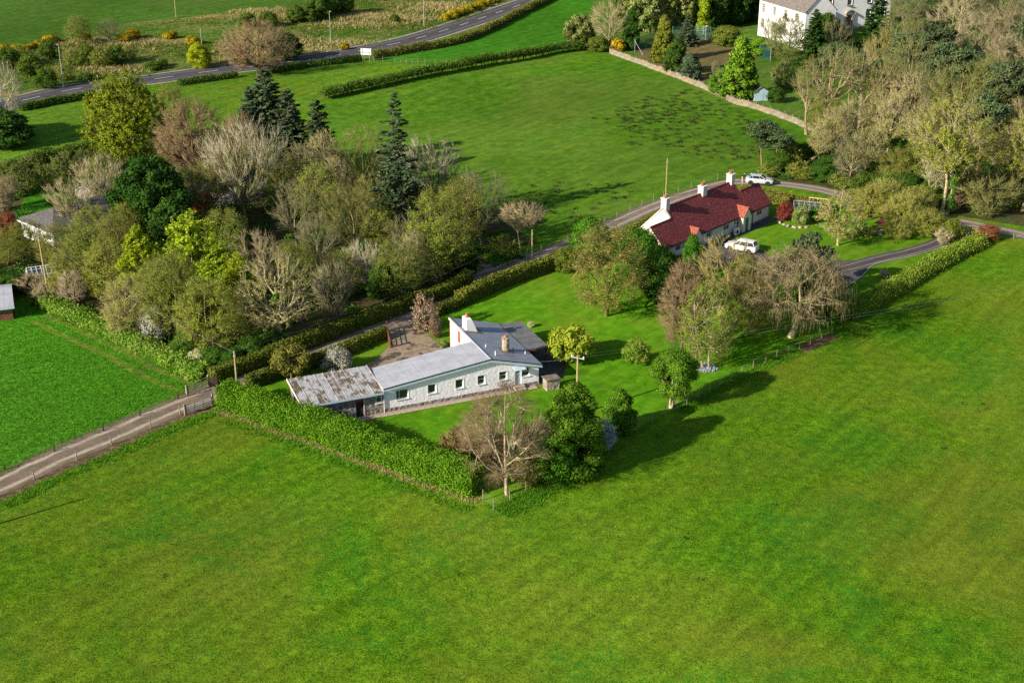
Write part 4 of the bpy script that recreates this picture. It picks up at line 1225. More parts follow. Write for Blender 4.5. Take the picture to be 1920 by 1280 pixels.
# ================================================================== BUILDINGS
def spans_wall(mb, u0, u1, top, holes, v0, v1, zbase=0.0, brk=()):
    """a wall from u0 to u1 between depths v0 and v1; top(u) gives its height; holes are real openings"""
    us = sorted(set([u0, u1] + [h[0] for h in holes] + [h[1] for h in holes] + [b for b in brk if u0 < b < u1]))
    for a, b in zip(us[:-1], us[1:]):
        mid = (a + b) / 2
        hs = sorted([h for h in holes if h[0] < mid < h[1]], key=lambda h: h[2])
        z = zbase
        for h in hs:
            if h[2] > z + 1e-4:
                mb.box(a, b, v0, v1, z, h[2])
            z = h[3]
        ta, tb = top(a), top(b)
        if min(ta, tb) > z:
            mb.hexa([(a, v0, z), (b, v0, z), (b, v1, z), (a, v1, z), (a, v0, ta), (b, v0, tb), (b, v1, tb), (a, v1, ta)])

def window(parent, u0, u1, z0, z1, v, mull=(), trans=(), frame='white_paint', sill=True, fw=0.07, name='window', xf=None, sillmat=None, glass='glass'):
    """frame with panes and a sill, set in the plane v (outside towards -v); xf maps local points"""
    X = xf or (lambda p: p)
    def boxes(lst, nm, mt, par, bev=0.0):
        mb = MB()
        for b in lst:
            x0, x1, y0, y1, za, zb_ = b
            mb.hexa([X(p) for p in [(x0, y0, za), (x1, y0, za), (x1, y1, za), (x0, y1, za), (x0, y0, zb_), (x1, y0, zb_), (x1, y1, zb_), (x0, y1, zb_)]])
        return mb.build(nm, mt, par)
    bars = [(u0, u0 + fw, v, v + 0.08, z0, z1), (u1 - fw, u1, v, v + 0.08, z0, z1), (u0 + fw, u1 - fw, v, v + 0.08, z0, z0 + fw), (u0 + fw, u1 - fw, v, v + 0.08, z1 - fw, z1)]
    for m in mull:
        x = u0 + (u1 - u0) * m
        bars.append((x - fw * 0.35, x + fw * 0.35, v + 0.01, v + 0.075, z0 + fw, z1 - fw))
    for t in trans:
        z = z0 + (z1 - z0) * t
        bars.append((u0 + fw, u1 - fw, v + 0.012, v + 0.07, z - fw * 0.35, z + fw * 0.35))
    w = boxes(bars, name, frame, parent)
    boxes([(u0 + fw * 0.5, u1 - fw * 0.5, v + 0.035, v + 0.055, z0 + fw * 0.5, z1 - fw * 0.5)], 'pane', glass, w)
    if sill:
        boxes([(u0 - 0.08, u1 + 0.08, v - 0.2, v - 0.003, z0 - 0.09, z0 - 0.005)], 'sill', sillmat or frame, w)
    return w

def slope_panels(parent, corners, nu, nv, mat, thick=0.05, gap=0.02, name='roof_panel', group_mats=None, lift=0.0, corr=0):
    """divide a roof plane given by four corners (a,b along the eave, d,c along the top) into separate sheets"""
    a, b, c, d = [Vector(p) for p in corners]
    nrm = (b - a).cross(d - a).normalized()
    k = 0
    for j in range(nv):
        for i in range(nu):
            def pt(s, t):
                return (a * (1 - s) + b * s) * (1 - t) + (d * (1 - s) + c * s) * t
            lu = (b - a).length; lv = (d - a).length
            s0 = i / nu + gap / 2 / lu; s1 = (i + 1) / nu - gap / 2 / lu
            t0 = j / nv + gap / 2 / lv; t1 = (j + 1) / nv - gap / 2 / lv
            up = nrm * (thick + lift); lo_ = nrm * lift
            mb = MB()
            if corr:
                n = corr * 2
                top = []
                for tt in (t0, t1 + (0.02 if j < nv - 1 else 0)):
                    for q in range(n + 1):
                        s = s0 + (s1 - s0) * q / n
                        top.append(pt(s, tt) + lo_ + nrm * (0.05 * (q % 2) + 0.02 * j))
                fs = [(q, q + 1, n + 2 + q, n + 1 + q) for q in range(n)]
                bot = [p - nrm * 0.012 for p in top]
                m = len(top)
                fs += [(m + n + 1 + q, m + n + 2 + q, m + q + 1, m + q) for q in range(n)]
                fs += [(m + q, m + q + 1, q + 1, q) for q in range(n)]
                mb.add(top + bot, fs)
            else:
                p = [pt(s0, t0), pt(s1, t0), pt(s1, t1), pt(s0, t1)]
                mb.hexa([q + lo_ for q in p] + [q + up for q in p])
            o = mb.build(name, None, parent)
            mm = mat if group_mats is None else group_mats(i, j)
            o.data.materials.append(M[mm])
            k += 1

# ------------------------------------------------------------------ white single-storey house
HA = math.atan2(0.39226, 0.91985)
house = thing('white_house', 'long white painted rubble house with shallow grey sheet roofs and two chimneys', 'house', (-13.42, 132.34, 0.0), HA)
LW, RG, RT = 17.78, 12.0, 4.0
def ht(u):
    return 2.72 + (RT - 2.72) * u / RG if u <= RG else RT + (2.42 - RT) * (u - RG) / (LW - RG)
WINS = [(1.28, 2.67, 1.2, 2.3), (4.85, 5.8, 1.25, 2.3), (8.0, 8.93, 1.25, 2.3), (10.56, 11.43, 1.25, 2.3), (13.07, 14.0, 1.3, 2.3), (15.74, 16.72, 1.25, 2.28)]
DOOR = (14.95, 15.7, 0.42, 2.36)
mb = MB(); spans_wall(mb, 0, LW, ht, WINS + [DOOR], 0.0, 0.35, 0.42, brk=(RG,))
mb.build('wall', 'harl', house)['label'] = 'white painted rubble stone front wall'
mb = MB(); mb.box(0, 0.3, 0.35, 4.9, 0, 2.7); mb.build('wall', 'white_wall', house)
mb = MB(); spans_wall(mb, 0.3, RG, ht, [], 4.62, 4.9, 0); mb.build('wall', 'white_wall', house)
mb = MB(); mb.box(RG - 0.05, LW, 11.7, 12.0, 0, 2.4)
mb.hexa([(RG - 0.05, 11.7, 2.4), (LW, 11.7, 2.4), (LW, 12.0, 2.4), (RG - 0.05, 12.0, 2.4), (RG - 0.05, 11.7, RT - 0.02), (LW, 11.7, 2.41), (LW, 12, 2.41), (RG - 0.05, 12, RT - 0.02)])
mb.build('wall', 'white_wall', house)
mb = MB(); mb.box(LW - 0.3, LW - 0.002, 0.35, 11.7, 0, 2.4); mb.build('wall', 'white_wall', house)
# tall courtyard wall under the ridge (faces the yard), with red panels
RX = RG - 0.05
def xf_left(p):      # local (along v, depth, z) -> wall facing -u at u = RX
    return (RX + p[1], 12.0 - p[0], p[2])
mb = MB()
tmp = MB(); spans_wall(tmp, 0.0, 7.1, lambda s: RT - 0.02, [(2.4, 3.25, 0.7, 3.75), (5.9, 6.8, 2.7, 3.75)], 0.0, 0.3, 0.0)
mb.add([xf_left(p) for p in tmp.v], [tuple(reversed(f)) for f in tmp.f]); mb.build('wall', 'white_wall', house)['label'] = 'tall smooth white gable wall facing the yard'
window(house, 2.4, 3.25, 0.7, 2.2, 0.05, (0.5,), (0.33, 0.66), 'white_paint', True, xf=xf_left)
for (a, b, z0, z1) in ((2.4, 3.25, 2.22, 3.75), (5.9, 6.8, 2.7, 3.75)):
    mb = MB(); mb.add([xf_left(p) for p in [(a, .06, z0), (b, .06, z0), (b, .1, z0), (a, .1, z0), (a, .06, z1), (b, .06, z1), (b, .1, z1), (a, .1, z1)]],
                      [(0, 1, 2, 3), (7, 6, 5, 4), (4, 5, 1, 0), (5, 6, 2, 1), (6, 7, 3, 2), (7, 4, 0, 3)]); mb.build('panel', 'red_paint', house)['label'] = 'red boarded panel'
mb = MB(); mb.box(RX - 0.03, RX - 0.003, 11.98, 12.02, 0, RT - 0.1); mb.build('corner_trim', 'red_paint', house)
# plinth, windows, door
mb = MB(); mb.box(-0.04, DOOR[0] - 0.1, -0.05, 0.35, 0, 0.418); mb.box(DOOR[1] + 0.1, LW + 0.03, -0.05, 0.35, 0, 0.418); mb.box(DOOR[0] - 0.1, DOOR[1] + 0.1, 0.0, 0.35, 0, 0.415); mb.build('plinth', 'rubble', house)
for k, w in enumerate(WINS):
    window(house, w[0] + 0.02, w[1] - 0.02, w[2] + 0.02, w[3] - 0.02, 0.12, (0.28,) if k == 0 else (), (0.55,) if k in (3, 4, 5) else (), 'white_paint', True)
    s = MB()   # smooth painted margin round the opening
    s.box(w[1], w[1] + 0.07, -0.02, -0.003, w[2] - 0.06, w[3] + 0.06); s.box(w[0] - 0.07, w[0], -0.02, -0.003, w[2] - 0.06, w[3] + 0.06); s.box(w[0], w[1], -0.02, -0.003, w[3], w[3] + 0.06)
    s.build('window_margin', 'white_paint', house)
mb = MB(); mb.box(DOOR[0], DOOR[1], 0.1, 0.16, 0.42, 2.34); dr = mb.build('door', 'pale_blue', house)
mb = MB(); mb.box(DOOR[0] + 0.2, DOOR[1] - 0.2, 0.088, 0.099, 1.85, 2.08); mb.build('pane', 'glass', dr)
mb = MB(); mb.tube((DOOR[1] - 0.1, 0.02, 1.35), (DOOR[1] - 0.1, 0.1, 1.35), 0.03, 0.03); mb.build('handle', 'galv', dr)
mb = MB(); mb.hexa([(14.7, -0.75, 2.42), (16.0, -0.75, 2.42), (16.0, -0.003, 2.5), (14.7, -0.003, 2.5), (14.7, -0.75, 2.48), (16.0, -0.75, 2.48), (16.0, -0.003, 2.58), (14.7, -0.003, 2.58)]); mb.build('door_canopy', 'pale_blue', house)
mb = MB(); mb.box(14.7, 15.95, -0.55, -0.055, 0, 0.38); mb.box(14.7, 15.95, -0.95, -0.553, 0, 0.2); mb.build('doorstep', 'slab', house)
mb = MB(); mb.tube((-0.08, -0.08, 0.05), (-0.08, -0.08, 2.6), 0.055, 0.055, 8); mb.build('downpipe', 'pink_paint', house)
# roofs: deck, sheets, fascia
def roofz(u):
    return 2.87 + (4.12 - 2.87) * u / RG if u <= RG else 4.12 + (2.52 - 4.12) * (u - RG) / (LW - RG)
OV = 0.24

mb = MB(); mb.hexa([(-0.15, -OV, roofz(-0.15) - 0.13), (RG, -OV, roofz(RG) - 0.13), (RG, 5.1, roofz(RG) - 0.13), (-0.15, 5.1, roofz(-0.15) - 0.13),
                    (-0.15, -OV, roofz(-0.15) - 0.002), (RG, -OV, roofz(RG) - 0.002), (RG, 5.1, roofz(RG) - 0.002), (-0.15, 5.1, roofz(-0.15) - 0.002)])
roofL = mb.build('roof', 'felt', house); roofL['label'] = 'long grey sheet roof falling towards the garage'
slope_panels(roofL, [(-0.15, -OV, roofz(-0.15)), (RG - 0.02, -OV, roofz(RG)), (RG - 0.02, 5.1, roofz(RG)), (-0.15, 5.1, roofz(-0.15))], 8, 2, 'felt', 0.03, 0.03)
e2 = LW + 0.3
mb = MB(); mb.hexa([(RG + .01, -OV, roofz(RG) - 0.13), (e2, -OV, roofz(e2) - 0.13), (e2, 12.3, roofz(e2) - 0.13), (RG + .01, 12.3, roofz(RG) - 0.13),
                    (RG + .01, -OV, roofz(RG) - 0.002), (e2, -OV, roofz(e2) - 0.002), (e2, 12.3, roofz(e2) - 0.002), (RG + .01, 12.3, roofz(RG) - 0.002)])
roofR = mb.build('roof', 'felt_dark', house); roofR['label'] = 'blue-grey sheet roof falling towards the carport'
slope_panels(roofR, [(RG + 0.01, -OV, roofz(RG)), (e2, -OV, roofz(e2)), (e2, 12.3, roofz(e2)), (RG + 0.01, 12.3, roofz(RG))], 4, 7, 'felt_dark', 0.03, 0.03)
mb = MB(); mb.hexa([(RG - .1, -OV - 0.03, 4.13), (RG + .12, -OV - 0.03, 4.13), (RG + .12, 12.33, 4.13), (RG - .1, 12.33, 4.13), (RG - .06, -OV - 0.03, 4.2), (RG + .06, -OV - 0.03, 4.2), (RG + .06, 12.33, 4.2), (RG - .06, 12.33, 4.2)])
mb.build('ridge_cap', 'felt', house)
for (a, b, nm, mt) in ((-0.17, RG, 'fascia', 'pale_blue'), (RG, e2 + 0.02, 'fascia', 'pale_blue')):
    mb = MB(); mb.hexa([(a, -OV - 0.03, roofz(a) - 0.36), (b, -OV - 0.03, roofz(b) - 0.36), (b, -OV - 0.003, roofz(b) - 0.36), (a, -OV - 0.003, roofz(a) - 0.36),
                        (a, -OV - 0.03, roofz(a) - 0.02), (b, -OV - 0.03, roofz(b) - 0.02), (b, -OV - 0.003, roofz(b) - 0.02), (a, -OV - 0.003, roofz(a) - 0.02)])
    mb.build(nm, mt, house)
    mb = MB(); mb.hexa([(a, -OV - 0.06, roofz(a) - 0.06), (b, -OV - 0.06, roofz(b) - 0.06), (b, -OV - 0.033, roofz(b) - 0.06), (a, -OV - 0.033, roofz(a) - 0.06),
                        (a, -OV - 0.06, roofz(a) + 0.05), (b, -OV - 0.06, roofz(b) + 0.05), (b, -OV - 0.033, roofz(b) + 0.05), (a, -OV - 0.033, roofz(a) + 0.05)])
    mb.build('verge_trim', 'dark_paint', house)
mb = MB(); mb.box(RX - 0.06, RX - 0.004, 5.2, 12.32, 3.98, 4.11); mb.build('fascia', 'pink_paint', house)
# chimneys
zc = roofz(12.9)
mb = MB(); mb.box(12.55, 13.15, 8.3, 9.6, 3.7, 5.35)
mb.hexa([(13.15, 8.3, 3.6), (14.0, 8.3, 3.4), (14.0, 9.6, 3.4), (13.15, 9.6, 3.6), (13.15, 8.3, 5.3), (13.2, 8.3, 5.3), (13.2, 9.6, 5.3), (13.15, 9.6, 5.3)])
ch = mb.build('chimney', 'white_wall', house); ch['label'] = 'white wedge-shaped chimney with terracotta pot'
mb = MB(); mb.lathe([(0.19, 0), (0.17, 0.1), (0.14, 0.42), (0.17, 0.46), (0.17, 0.52)], 12, (12.85, 8.95, 5.35)); mb.build('chimney_pot', 'terracotta', ch)
mb = MB()
for (a, b, c, d) in ((12.2, 14.4, 7.75, 8.29), (12.2, 14.4, 9.61, 10.0), (14.02, 14.5, 8.29, 9.61)):
    mb.hexa([(a, c, roofz(a) + 0.035), (b, c, roofz(b) + 0.035), (b, d, roofz(b) + 0.035), (a, d, roofz(a) + 0.035), (a, c, roofz(a) + 0.05), (b, c, roofz(b) + 0.05), (b, d, roofz(b) + 0.05), (a, d, roofz(a) + 0.05)])
mb.build('flashing', 'lead', ch)
mb = MB(); mb.tube((15.1, 3.0, 3.0), (15.1, 3.0, 4.75), 0.42, 0.40, 10); mb.tube((15.1, 3.0, 4.751), (15.1, 3.0, 4.9), 0.48, 0.48, 10)
ch2 = mb.build('chimney', 'sandstone', house); ch2['label'] = 'round tan stone chimney stack'
mb = MB(); mb.lathe([(0.18, 0), (0.15, 0.2), (0.17, 0.26)], 10, (15.1, 3.0, 4.9)); mb.build('chimney_pot', 'terracotta', ch2)
mb = MB(); mb.hexa([(14.4, 2.3, roofz(14.4) + .035), (15.9, 2.3, roofz(15.9) + .035), (15.9, 3.7, roofz(15.9) + .035), (14.4, 3.7, roofz(14.4) + .035), (14.4, 2.3, roofz(14.4) + .05), (15.9, 2.3, roofz(15.9) + .05), (15.9, 3.7, roofz(15.9) + .05), (14.4, 3.7, roofz(14.4) + .05)]); mb.build('flashing', 'lead', ch2)
for (u, v, h, m, r) in ((13.1, 1.1, 0.55, 'white_paint', 0.06), (15.75, 2.5, 0.6, 'dark_paint', 0.09), (12.9, 3.4, 0.4, 'white_paint', 0.05), (17.3, 2.6, 0.3, 'white_paint', 0.06)):
    mb = MB(); mb.tube((u, v, roofz(u)), (u, v, roofz(u) + h), r, r, 8); mb.build('vent_pipe', m, house)
# back windows facing the yard
# ------------------------------------------------------------------ garage
gar = thing('garage', 'rubble stone garage with mossy corrugated sheet roof joined to the white house', 'garage', (-13.42, 132.34, 0.0), HA)
GL, GD = 8.7, 5.3
def gt(u): return 2.42
mb = MB(); spans_wall(mb, -GL, -0.02, lambda u: 2.4, [(-3.15, -2.3, 0.0, 2.3), (-0.95, -0.25, 1.25, 2.15)], 0.02, 0.32); mb.build('wall', 'rubble', gar)
mb = MB(); mb.box(-GL, -GL + 0.28, 0.32, 1.2, 0, 2.55); mb.box(-GL, -GL + 0.28, 4.3, GD, 0, 3.0); mb.hexa([(-GL, 1.2, 2.2), (-GL + .28, 1.2, 2.2), (-GL + .28, 4.3, 2.2), (-GL, 4.3, 2.2), (-GL, 1.2, 2.55), (-GL + .28, 1.2, 2.55), (-GL + .28, 4.3, 2.9), (-GL, 4.3, 2.9)]); mb.build('wall', 'rubble', gar)
mb = MB(); mb.box(-GL + 0.28, -0.02, GD - 0.3, GD, 0, 3.0); mb.build('wall', 'rubble', gar)
mb = MB(); mb.box(-GL + 0.08, -GL + 0.16, 1.2, 4.3, 0.05, 2.2); mb.build('opening_shade', 'dark_paint', gar)  # dark panel filling the end opening, the shade inside as colour
mb = MB(); mb.box(-3.13, -2.32, 0.14, 0.2, 0.02, 1.72); doorway_shade = mb.build('door', 'dark_paint', gar)  # dark board painting the shade inside the open doorway
mb = MB(); mb.box(-3.13, -2.32, 0.12, 0.18, 1.75, 2.28); mb.build('door_panel', 'red_paint', gar)
mb = MB(); mb.box(-2.28, -2.18, -0.02, 0.015, 0, 2.3); mb.build('door_post', 'pink_paint', gar)
window(gar, -0.93, -0.27, 1.27, 2.13, 0.1, (), (0.68,), 'white_paint', True)
za, zb2 = 2.5, 3.08
slope_panels(gar, [(-GL - 0.25, -0.4, za), (-0.2, -0.4, za), (-0.2, GD + 0.25, zb2), (-GL - 0.25, GD + 0.25, zb2)], 9, 2, 'moss_roof', 0.03, 0.03, 'roof_sheet', None, 0.05)
for k in range(10):
    u = -GL - 0.25 + (GL + 0.05) * k / 9
    mb = MB(); mb.hexa([(u - .04, -.4, za + .08), (u + .04, -.4, za + .08), (u + .04, GD + .25, zb2 + .08), (u - .04, GD + .25, zb2 + .08), (u - .03, -.4, za + .115), (u + .03, -.4, za + .115), (u + .03, GD + .25, zb2 + .115), (u - .03, GD + .25, zb2 + .115)]); mb.build('roof_batten', 'moss_roof', gar)
mb = MB(); mb.hexa([(-GL - .2, -0.35, za - .1), (-0.2, -0.35, za - .1), (-0.2, GD + .2, zb2 - .1), (-GL - .2, GD + .2, zb2 - .1), (-GL - .2, -0.35, za - .01), (-0.2, -0.35, za - .01), (-0.2, GD + .2, zb2 - .01), (-GL - .2, GD + .2, zb2 - .01)]); mb.build('roof_deck', 'dark_wood', gar)
mb = MB(); mb.box(-GL - 0.2, -0.2, -0.46, -0.41, za - 0.16, za + 0.06); mb.build('gutter_board', 'pale_blue', gar)
for u, mt in ((-GL - 0.3, 'pink_paint'), (-0.19, 'pink_paint')):
    mb = MB(); mb.hexa([(u, -0.44, za - .14), (u + .05, -0.44, za - .14), (u + .05, GD + .27, zb2 - .14), (u, GD + .27, zb2 - .14), (u, -0.44, za + .14), (u + .05, -0.44, za + .14), (u + .05, GD + .27, zb2 + .14), (u, GD + .27, zb2 + .14)]); mb.build('barge_board', mt, gar)
# ------------------------------------------------------------------ carport
cp = thing('carport', 'open timber carport with dark flat sheet roof beside the white house', 'carport', (-13.42, 132.34, 0.0), HA)
for u in (18.3, 20.7):
    for v in (4.6, 8.3, 12.0):
        mb = MB(); mb.box(u - 0.06, u + 0.06, v - 0.06, v + 0.06, 0, 2.22); mb.build('post', 'dark_wood', cp)
mb = MB(); mb.box(18.15, 20.95, 4.3, 4.42, 2.08, 2.3); mb.box(18.15, 20.95, 12.2, 12.3, 2.08, 2.3); mb.build('beam', 'red_wood', cp)
slope_panels(cp, [(18.12, 4.25, 2.32), (21.0, 4.25, 2.2), (21.0, 12.35, 2.2), (18.12, 12.35, 2.32)], 1, 5, 'carport_roof', 0.06, 0.06)
pat = sheet('patio_shade', [(-13.42 + u * math.cos(HA) - v * math.sin(HA), 132.34 + u * math.sin(HA) + v * math.cos(HA)) for u, v in ((17.9, -0.2), (20.0, -0.6), (22.6, 3.0), (23.0, 12.0), (17.9, 12.0))], 'dark_slab', 0.03)  # patio paving; its dark tone mostly stands in for shade beside the house
# stone block and slab path
sb = thing('stone_block', 'low square rubble stone block with flat slab cap by the white house corner', 'stone block', (-13.42 + 18.6 * math.cos(HA) + 1.5 * math.sin(HA), 132.34 + 18.6 * math.sin(HA) - 1.5 * math.cos(HA), 0), HA)
mb = MB(); mb.box(-0.75, 0.75, -0.55, 0.55, 0, 1.25); mb.build('body', 'sandstone', sb)
mb = MB(); mb.box(-0.85, 0.85, -0.65, 0.65, 1.253, 1.36); mb.build('cap', 'lead', sb)
path = sheet('path', [(-13.42 + u * math.cos(HA) - v * math.sin(HA), 132.34 + u * math.sin(HA) + v * math.cos(HA)) for u, v in ((-3.4, -0.98), (17.6, -0.98), (17.6, -0.02), (-3.4, -0.02))], 'soil', 0.014)
sm = MB(); sm.box(-0.325, 0.325, -0.43, 0.43, 0, 0.04); smm = sm.mesh('slab', 0.008); smm.materials.append(M['slab'])
for k in range(30):
    u = -3.05 + k * 0.69
    if 14.5 < u < 16.2: continue
    o = link('slab', smm, None, path, (-13.42 + u * math.cos(HA) + 0.5 * math.sin(HA), 132.34 + u * math.sin(HA) - 0.5 * math.cos(HA), 0.012 + random.uniform(0, 0.008)), (0, 0, HA + random.uniform(-.015, .015)))

# ------------------------------------------------------------------ red-roofed cottage
CA = R(48.17)
ce = (math.cos(CA), math.sin(CA)); cn = (-ce[1], ce[0])
CO = (37.97 - 26.5 * ce[0], 196.75 - 26.5 * ce[1])
cot = thing('cottage', 'cream rendered cottage with steep dark red tiled roof and three chimneys', 'cottage', (CO[0], CO[1], 0), CA)
def T_(t): return 26.5 - t
CW = [(T_(3.4), T_(1.9), 1.0, 2.15), (T_(5.85), T_(5.3), 1.05, 2.2), (T_(9.3), T_(8.8), 1.1, 2.2), (T_(12.0), T_(10.6), 0.95, 2.2), (T_(16.2), T_(14.9), 0.9, 2.2), (T_(23.5), T_(22.3), 0.95, 2.2)]
mb = MB(); spans_wall(mb, 0, 26.5, lambda u: 2.52, CW, 0, 0.35); mb.build('wall', 'cream_wall', cot)
mb = MB(); mb.box(-0.02, 26.52, -0.04, -0.002, 0, 0.3); mb.build('plinth', 'lead', cot)
def gable(u0, u1, dpt, zr, mat='cream_wall'):
    m_ = MB()
    poly = [(0.35 if False else 0, 0), (dpt, 0), (dpt, 2.5), (dpt / 2, zr - 0.08), (0, 2.5)]
    m_.add([(u0, y, z) for y, z in poly] + [(u1, y, z) for y, z in poly], [(4, 3, 2, 1, 0), (5, 6, 7, 8, 9)] + [(i, (i + 1) % 5, 5 + (i + 1) % 5, 5 + i) for i in range(5)])
    m_.build('gable_wall', mat, cot)
gable(4.5, 4.85, 7.0, 6.0); gable(21.15, 21.5, 7.0, 6.0); gable(0.01, 0.3, 4.4, 4.75); gable(26.2, 26.49, 4.4, 4.75)
mb = MB(); mb.box(4.85, 21.15, 6.7, 7.0, 0, 2.5); mb.box(0.3, 4.5, 4.1, 4.4, 0, 2.5); mb.box(21.5, 26.2, 4.1, 4.4, 0, 2.5); mb.build('wall', 'cream_wall', cot)
def roofpair(u0, u1, dpt, zr, ov=0.3, mat='red_tile', par=None, ze=2.5):
    sl = (zr - ze) / (dpt / 2)
    m_ = MB()
    for s in (0, 1):
        ya, yb = (-ov, dpt / 2) if s == 0 else (dpt + ov, dpt / 2)
        z0 = ze - sl * ov
        p = [(u0, ya, z0), (u1, ya, z0), (u1, yb, zr), (u0, yb, zr)]
        if s == 1: p = [p[1], p[0], p[3], p[2]]
        m_.hexa([(x, y, z - 0.03) for x, y, z in p] + [(x, y, z + 0.1) for x, y, z in p])
    r_ = m_.build('roof', mat, par or cot, tileuv=True)
    rc = MB()
    n = max(1, int((u1 - u0) / 0.45))
    for i in range(n):
        a = u0 + (u1 - u0) * i / n
        rc.tube((a + 0.01, dpt / 2, zr + 0.06), (a + (u1 - u0) / n - 0.01, dpt / 2, zr + 0.06), 0.12, 0.115, 6)
    rc.build('ridge_tiles', mat, r_, tileuv=True)
    return r_
roofpair(4.5, 21.5, 7.0, 6.0); roofpair(-0.1, 4.49, 4.4, 4.75); roofpair(21.51, 26.6, 4.4, 4.75)
def skews(u, dpt, zr, mat='cream_wall'):
    m_ = MB()
    for s in (-1, 1):
        a = (u, dpt / 2 + 3.8, 2.3) if s == 1 else (u, 2.3, 4.85); b = (u, dpt / 2, zr + 0.12)
        m_.hexa([(a[0] - .16, a[1], a[2] - .1), (a[0] + .16, a[1], a[2] - .1), (b[0] + .16, b[1], b[2] - .1), (b[0] - .16, b[1], b[2] - .1), (a[0] - .16, a[1], a[2] + .15), (a[0] + .16, a[1], a[2] + .15), (b[0] + .16, b[1], b[2] + .15), (b[0] - .16, b[1], b[2] + .15)])
    m_.build('skew_coping', mat, cot)
skews(4.66, 7.0, 6.0)
for u, w, hh in ((5.0, 0.42, 7.35), (T_(12.6), 0.5, 7.05), (21.0, 0.42, 7.2)):
    mb = MB(); mb.box(u - w, u + w, 3.05, 3.95, 5.0, hh); c_ = mb.build('chimney', 'cream_wall', cot)
    mb = MB(); mb.box(u - w - .08, u + w + .08, 2.97, 4.03, hh + .002, hh + 0.12); mb.build('chimney_cope', 'cream_wall', c_)
    for dx in (-0.25, 0.25):
        mb = MB(); mb.lathe([(0.15, 0), (0.13, 0.08), (0.12, 0.4), (0.15, 0.44), (0.15, 0.5)], 10, (u + dx, 3.5, hh + 0.12)); mb.build('chimney_pot', 'terracotta', c_)
for w in CW:
    window(cot, w[0] + .02, w[1] - .02, w[2] + .02, w[3] - .02, 0.1, (0.55,) if w[1] - w[0] > 0.9 else (), (0.6,) if w[1] - w[0] > 0.9 else (), 'white_paint', True)
def porch(u0, u1, dep, zb_, zr, door):
    m_ = MB()
    for a in (u0, u1 - 0.15):
        m_.box(a, a + 0.15, -dep, -0.003, 0, zb_)
    m_.build('porch_wall', 'cream_wall', cot)
    f_ = MB(); mid = (u0 + u1) / 2
    hs = [(mid - 0.42, mid + 0.42, 0.02, 2.05)] if door else []
    spans_wall(f_, u0 + 0.15, u1 - 0.15, lambda u: zb_ + (zr - zb_) * (1 - abs(u - mid) / ((u1 - u0) / 2)), hs, -dep, -dep + 0.12, 0.0, brk=(mid,)); f_.build('porch_wall', 'cream_wall', cot)
    if door:
        d_ = MB(); d_.box(mid - 0.41, mid + 0.41, -dep + 0.05, -dep + 0.1, 0.03, 2.04); d_ = d_.build('door', 'teal_paint', cot)
        h_ = MB(); h_.tube((mid + 0.3, -dep - 0.02, 1.05), (mid + 0.3, -dep + 0.05, 1.05), 0.03, 0.03); h_.build('handle', 'galv', d_)
    m_ = MB(); hw = (u1 - u0) / 2 + 0.12
    sl = (zr - zb_) / ((u1 - u0) / 2)
    for s in (-1, 1):
        a = mid + s * hw; za_ = zr - sl * hw
        yb = 3.0
        p = [(a, -dep - .15, za_), (mid, -dep - .15, zr), (mid, (zr - 2.5) + 0.2, zr), (a, max(0.05, (za_ - 2.5) + .25), za_)]
        if s == 1: p = [p[1], p[0], p[3], p[2]]
        m_.hexa([(x, y, z) for x, y, z in p] + [(x, y, z + 0.09) for x, y, z in p])
    m_.build('porch_roof', 'lit_orange_tile', cot, tileuv=True)
porch(T_(8.35), T_(6.3), 0.9, 2.35, 3.55, True)
porch(T_(20.1), T_(18.3), 0.6, 2.35, 3.4, False)
for t in (4.6, 8.6, 6.1):
    mb = MB(); mb.tube((T_(t), -0.09, 0.1), (T_(t), -0.09, 2.4), 0.05, 0.05, 6); mb.build('downpipe', 'dark_paint', cot)
mb = MB(); mb.box(-0.1, 26.6, -0.42, -0.31, 2.12, 2.22); mb.build('gutter', 'dark_paint', cot)
def cpt(u, v): return (CO[0] + u * ce[0] + v * cn[0], CO[1] + u * ce[1] + v * cn[1])
sheet('terrace', [cpt(8, -1.5), cpt(26.9, -1.5), cpt(26.9, -0.05), cpt(8, -0.05)], 'dark_slab', 0.024)
ac = thing('heat_pump', 'white outdoor heat pump box against the cottage wall', 'heat pump', (*cpt(T_(9.6), -0.7), 0.02), CA)
mb = MB(); mb.box(-0.5, 0.5, -0.2, 0.2, 0.08, 0.95); b_ = mb.build('casing', 'white_paint', ac, bevel=0.02)
mb = MB(); mb.tube((-0.12, -0.235, 0.5), (-0.12, -0.21, 0.5), 0.3, 0.3, 16); mb.build('fan_grille', 'dark_paint', ac)
for x in (-0.35, 0.35):
    mb = MB(); mb.box(x - .05, x + .05, -0.18, 0.18, 0, 0.078); mb.build('foot', 'dark_paint', ac)
for k, (u, v) in enumerate(((27.3, -0.9), (28.1, -1.5), (28.6, -0.4), (27.9, -2.3))):
    mb = MB(); mb.box(-0.45, 0.45, -0.32, 0.32, 0, 0.06); o = mb.build('stepping_stone', 'slab', loc=(*cpt(u, v), 0.02), rot=(0, 0, CA + 0.3 * k), bevel=0.01)
    tag(o, 'pale flat stepping stone on the grass at the cottage gable', 'stone', 'stepping stones by the cottage')

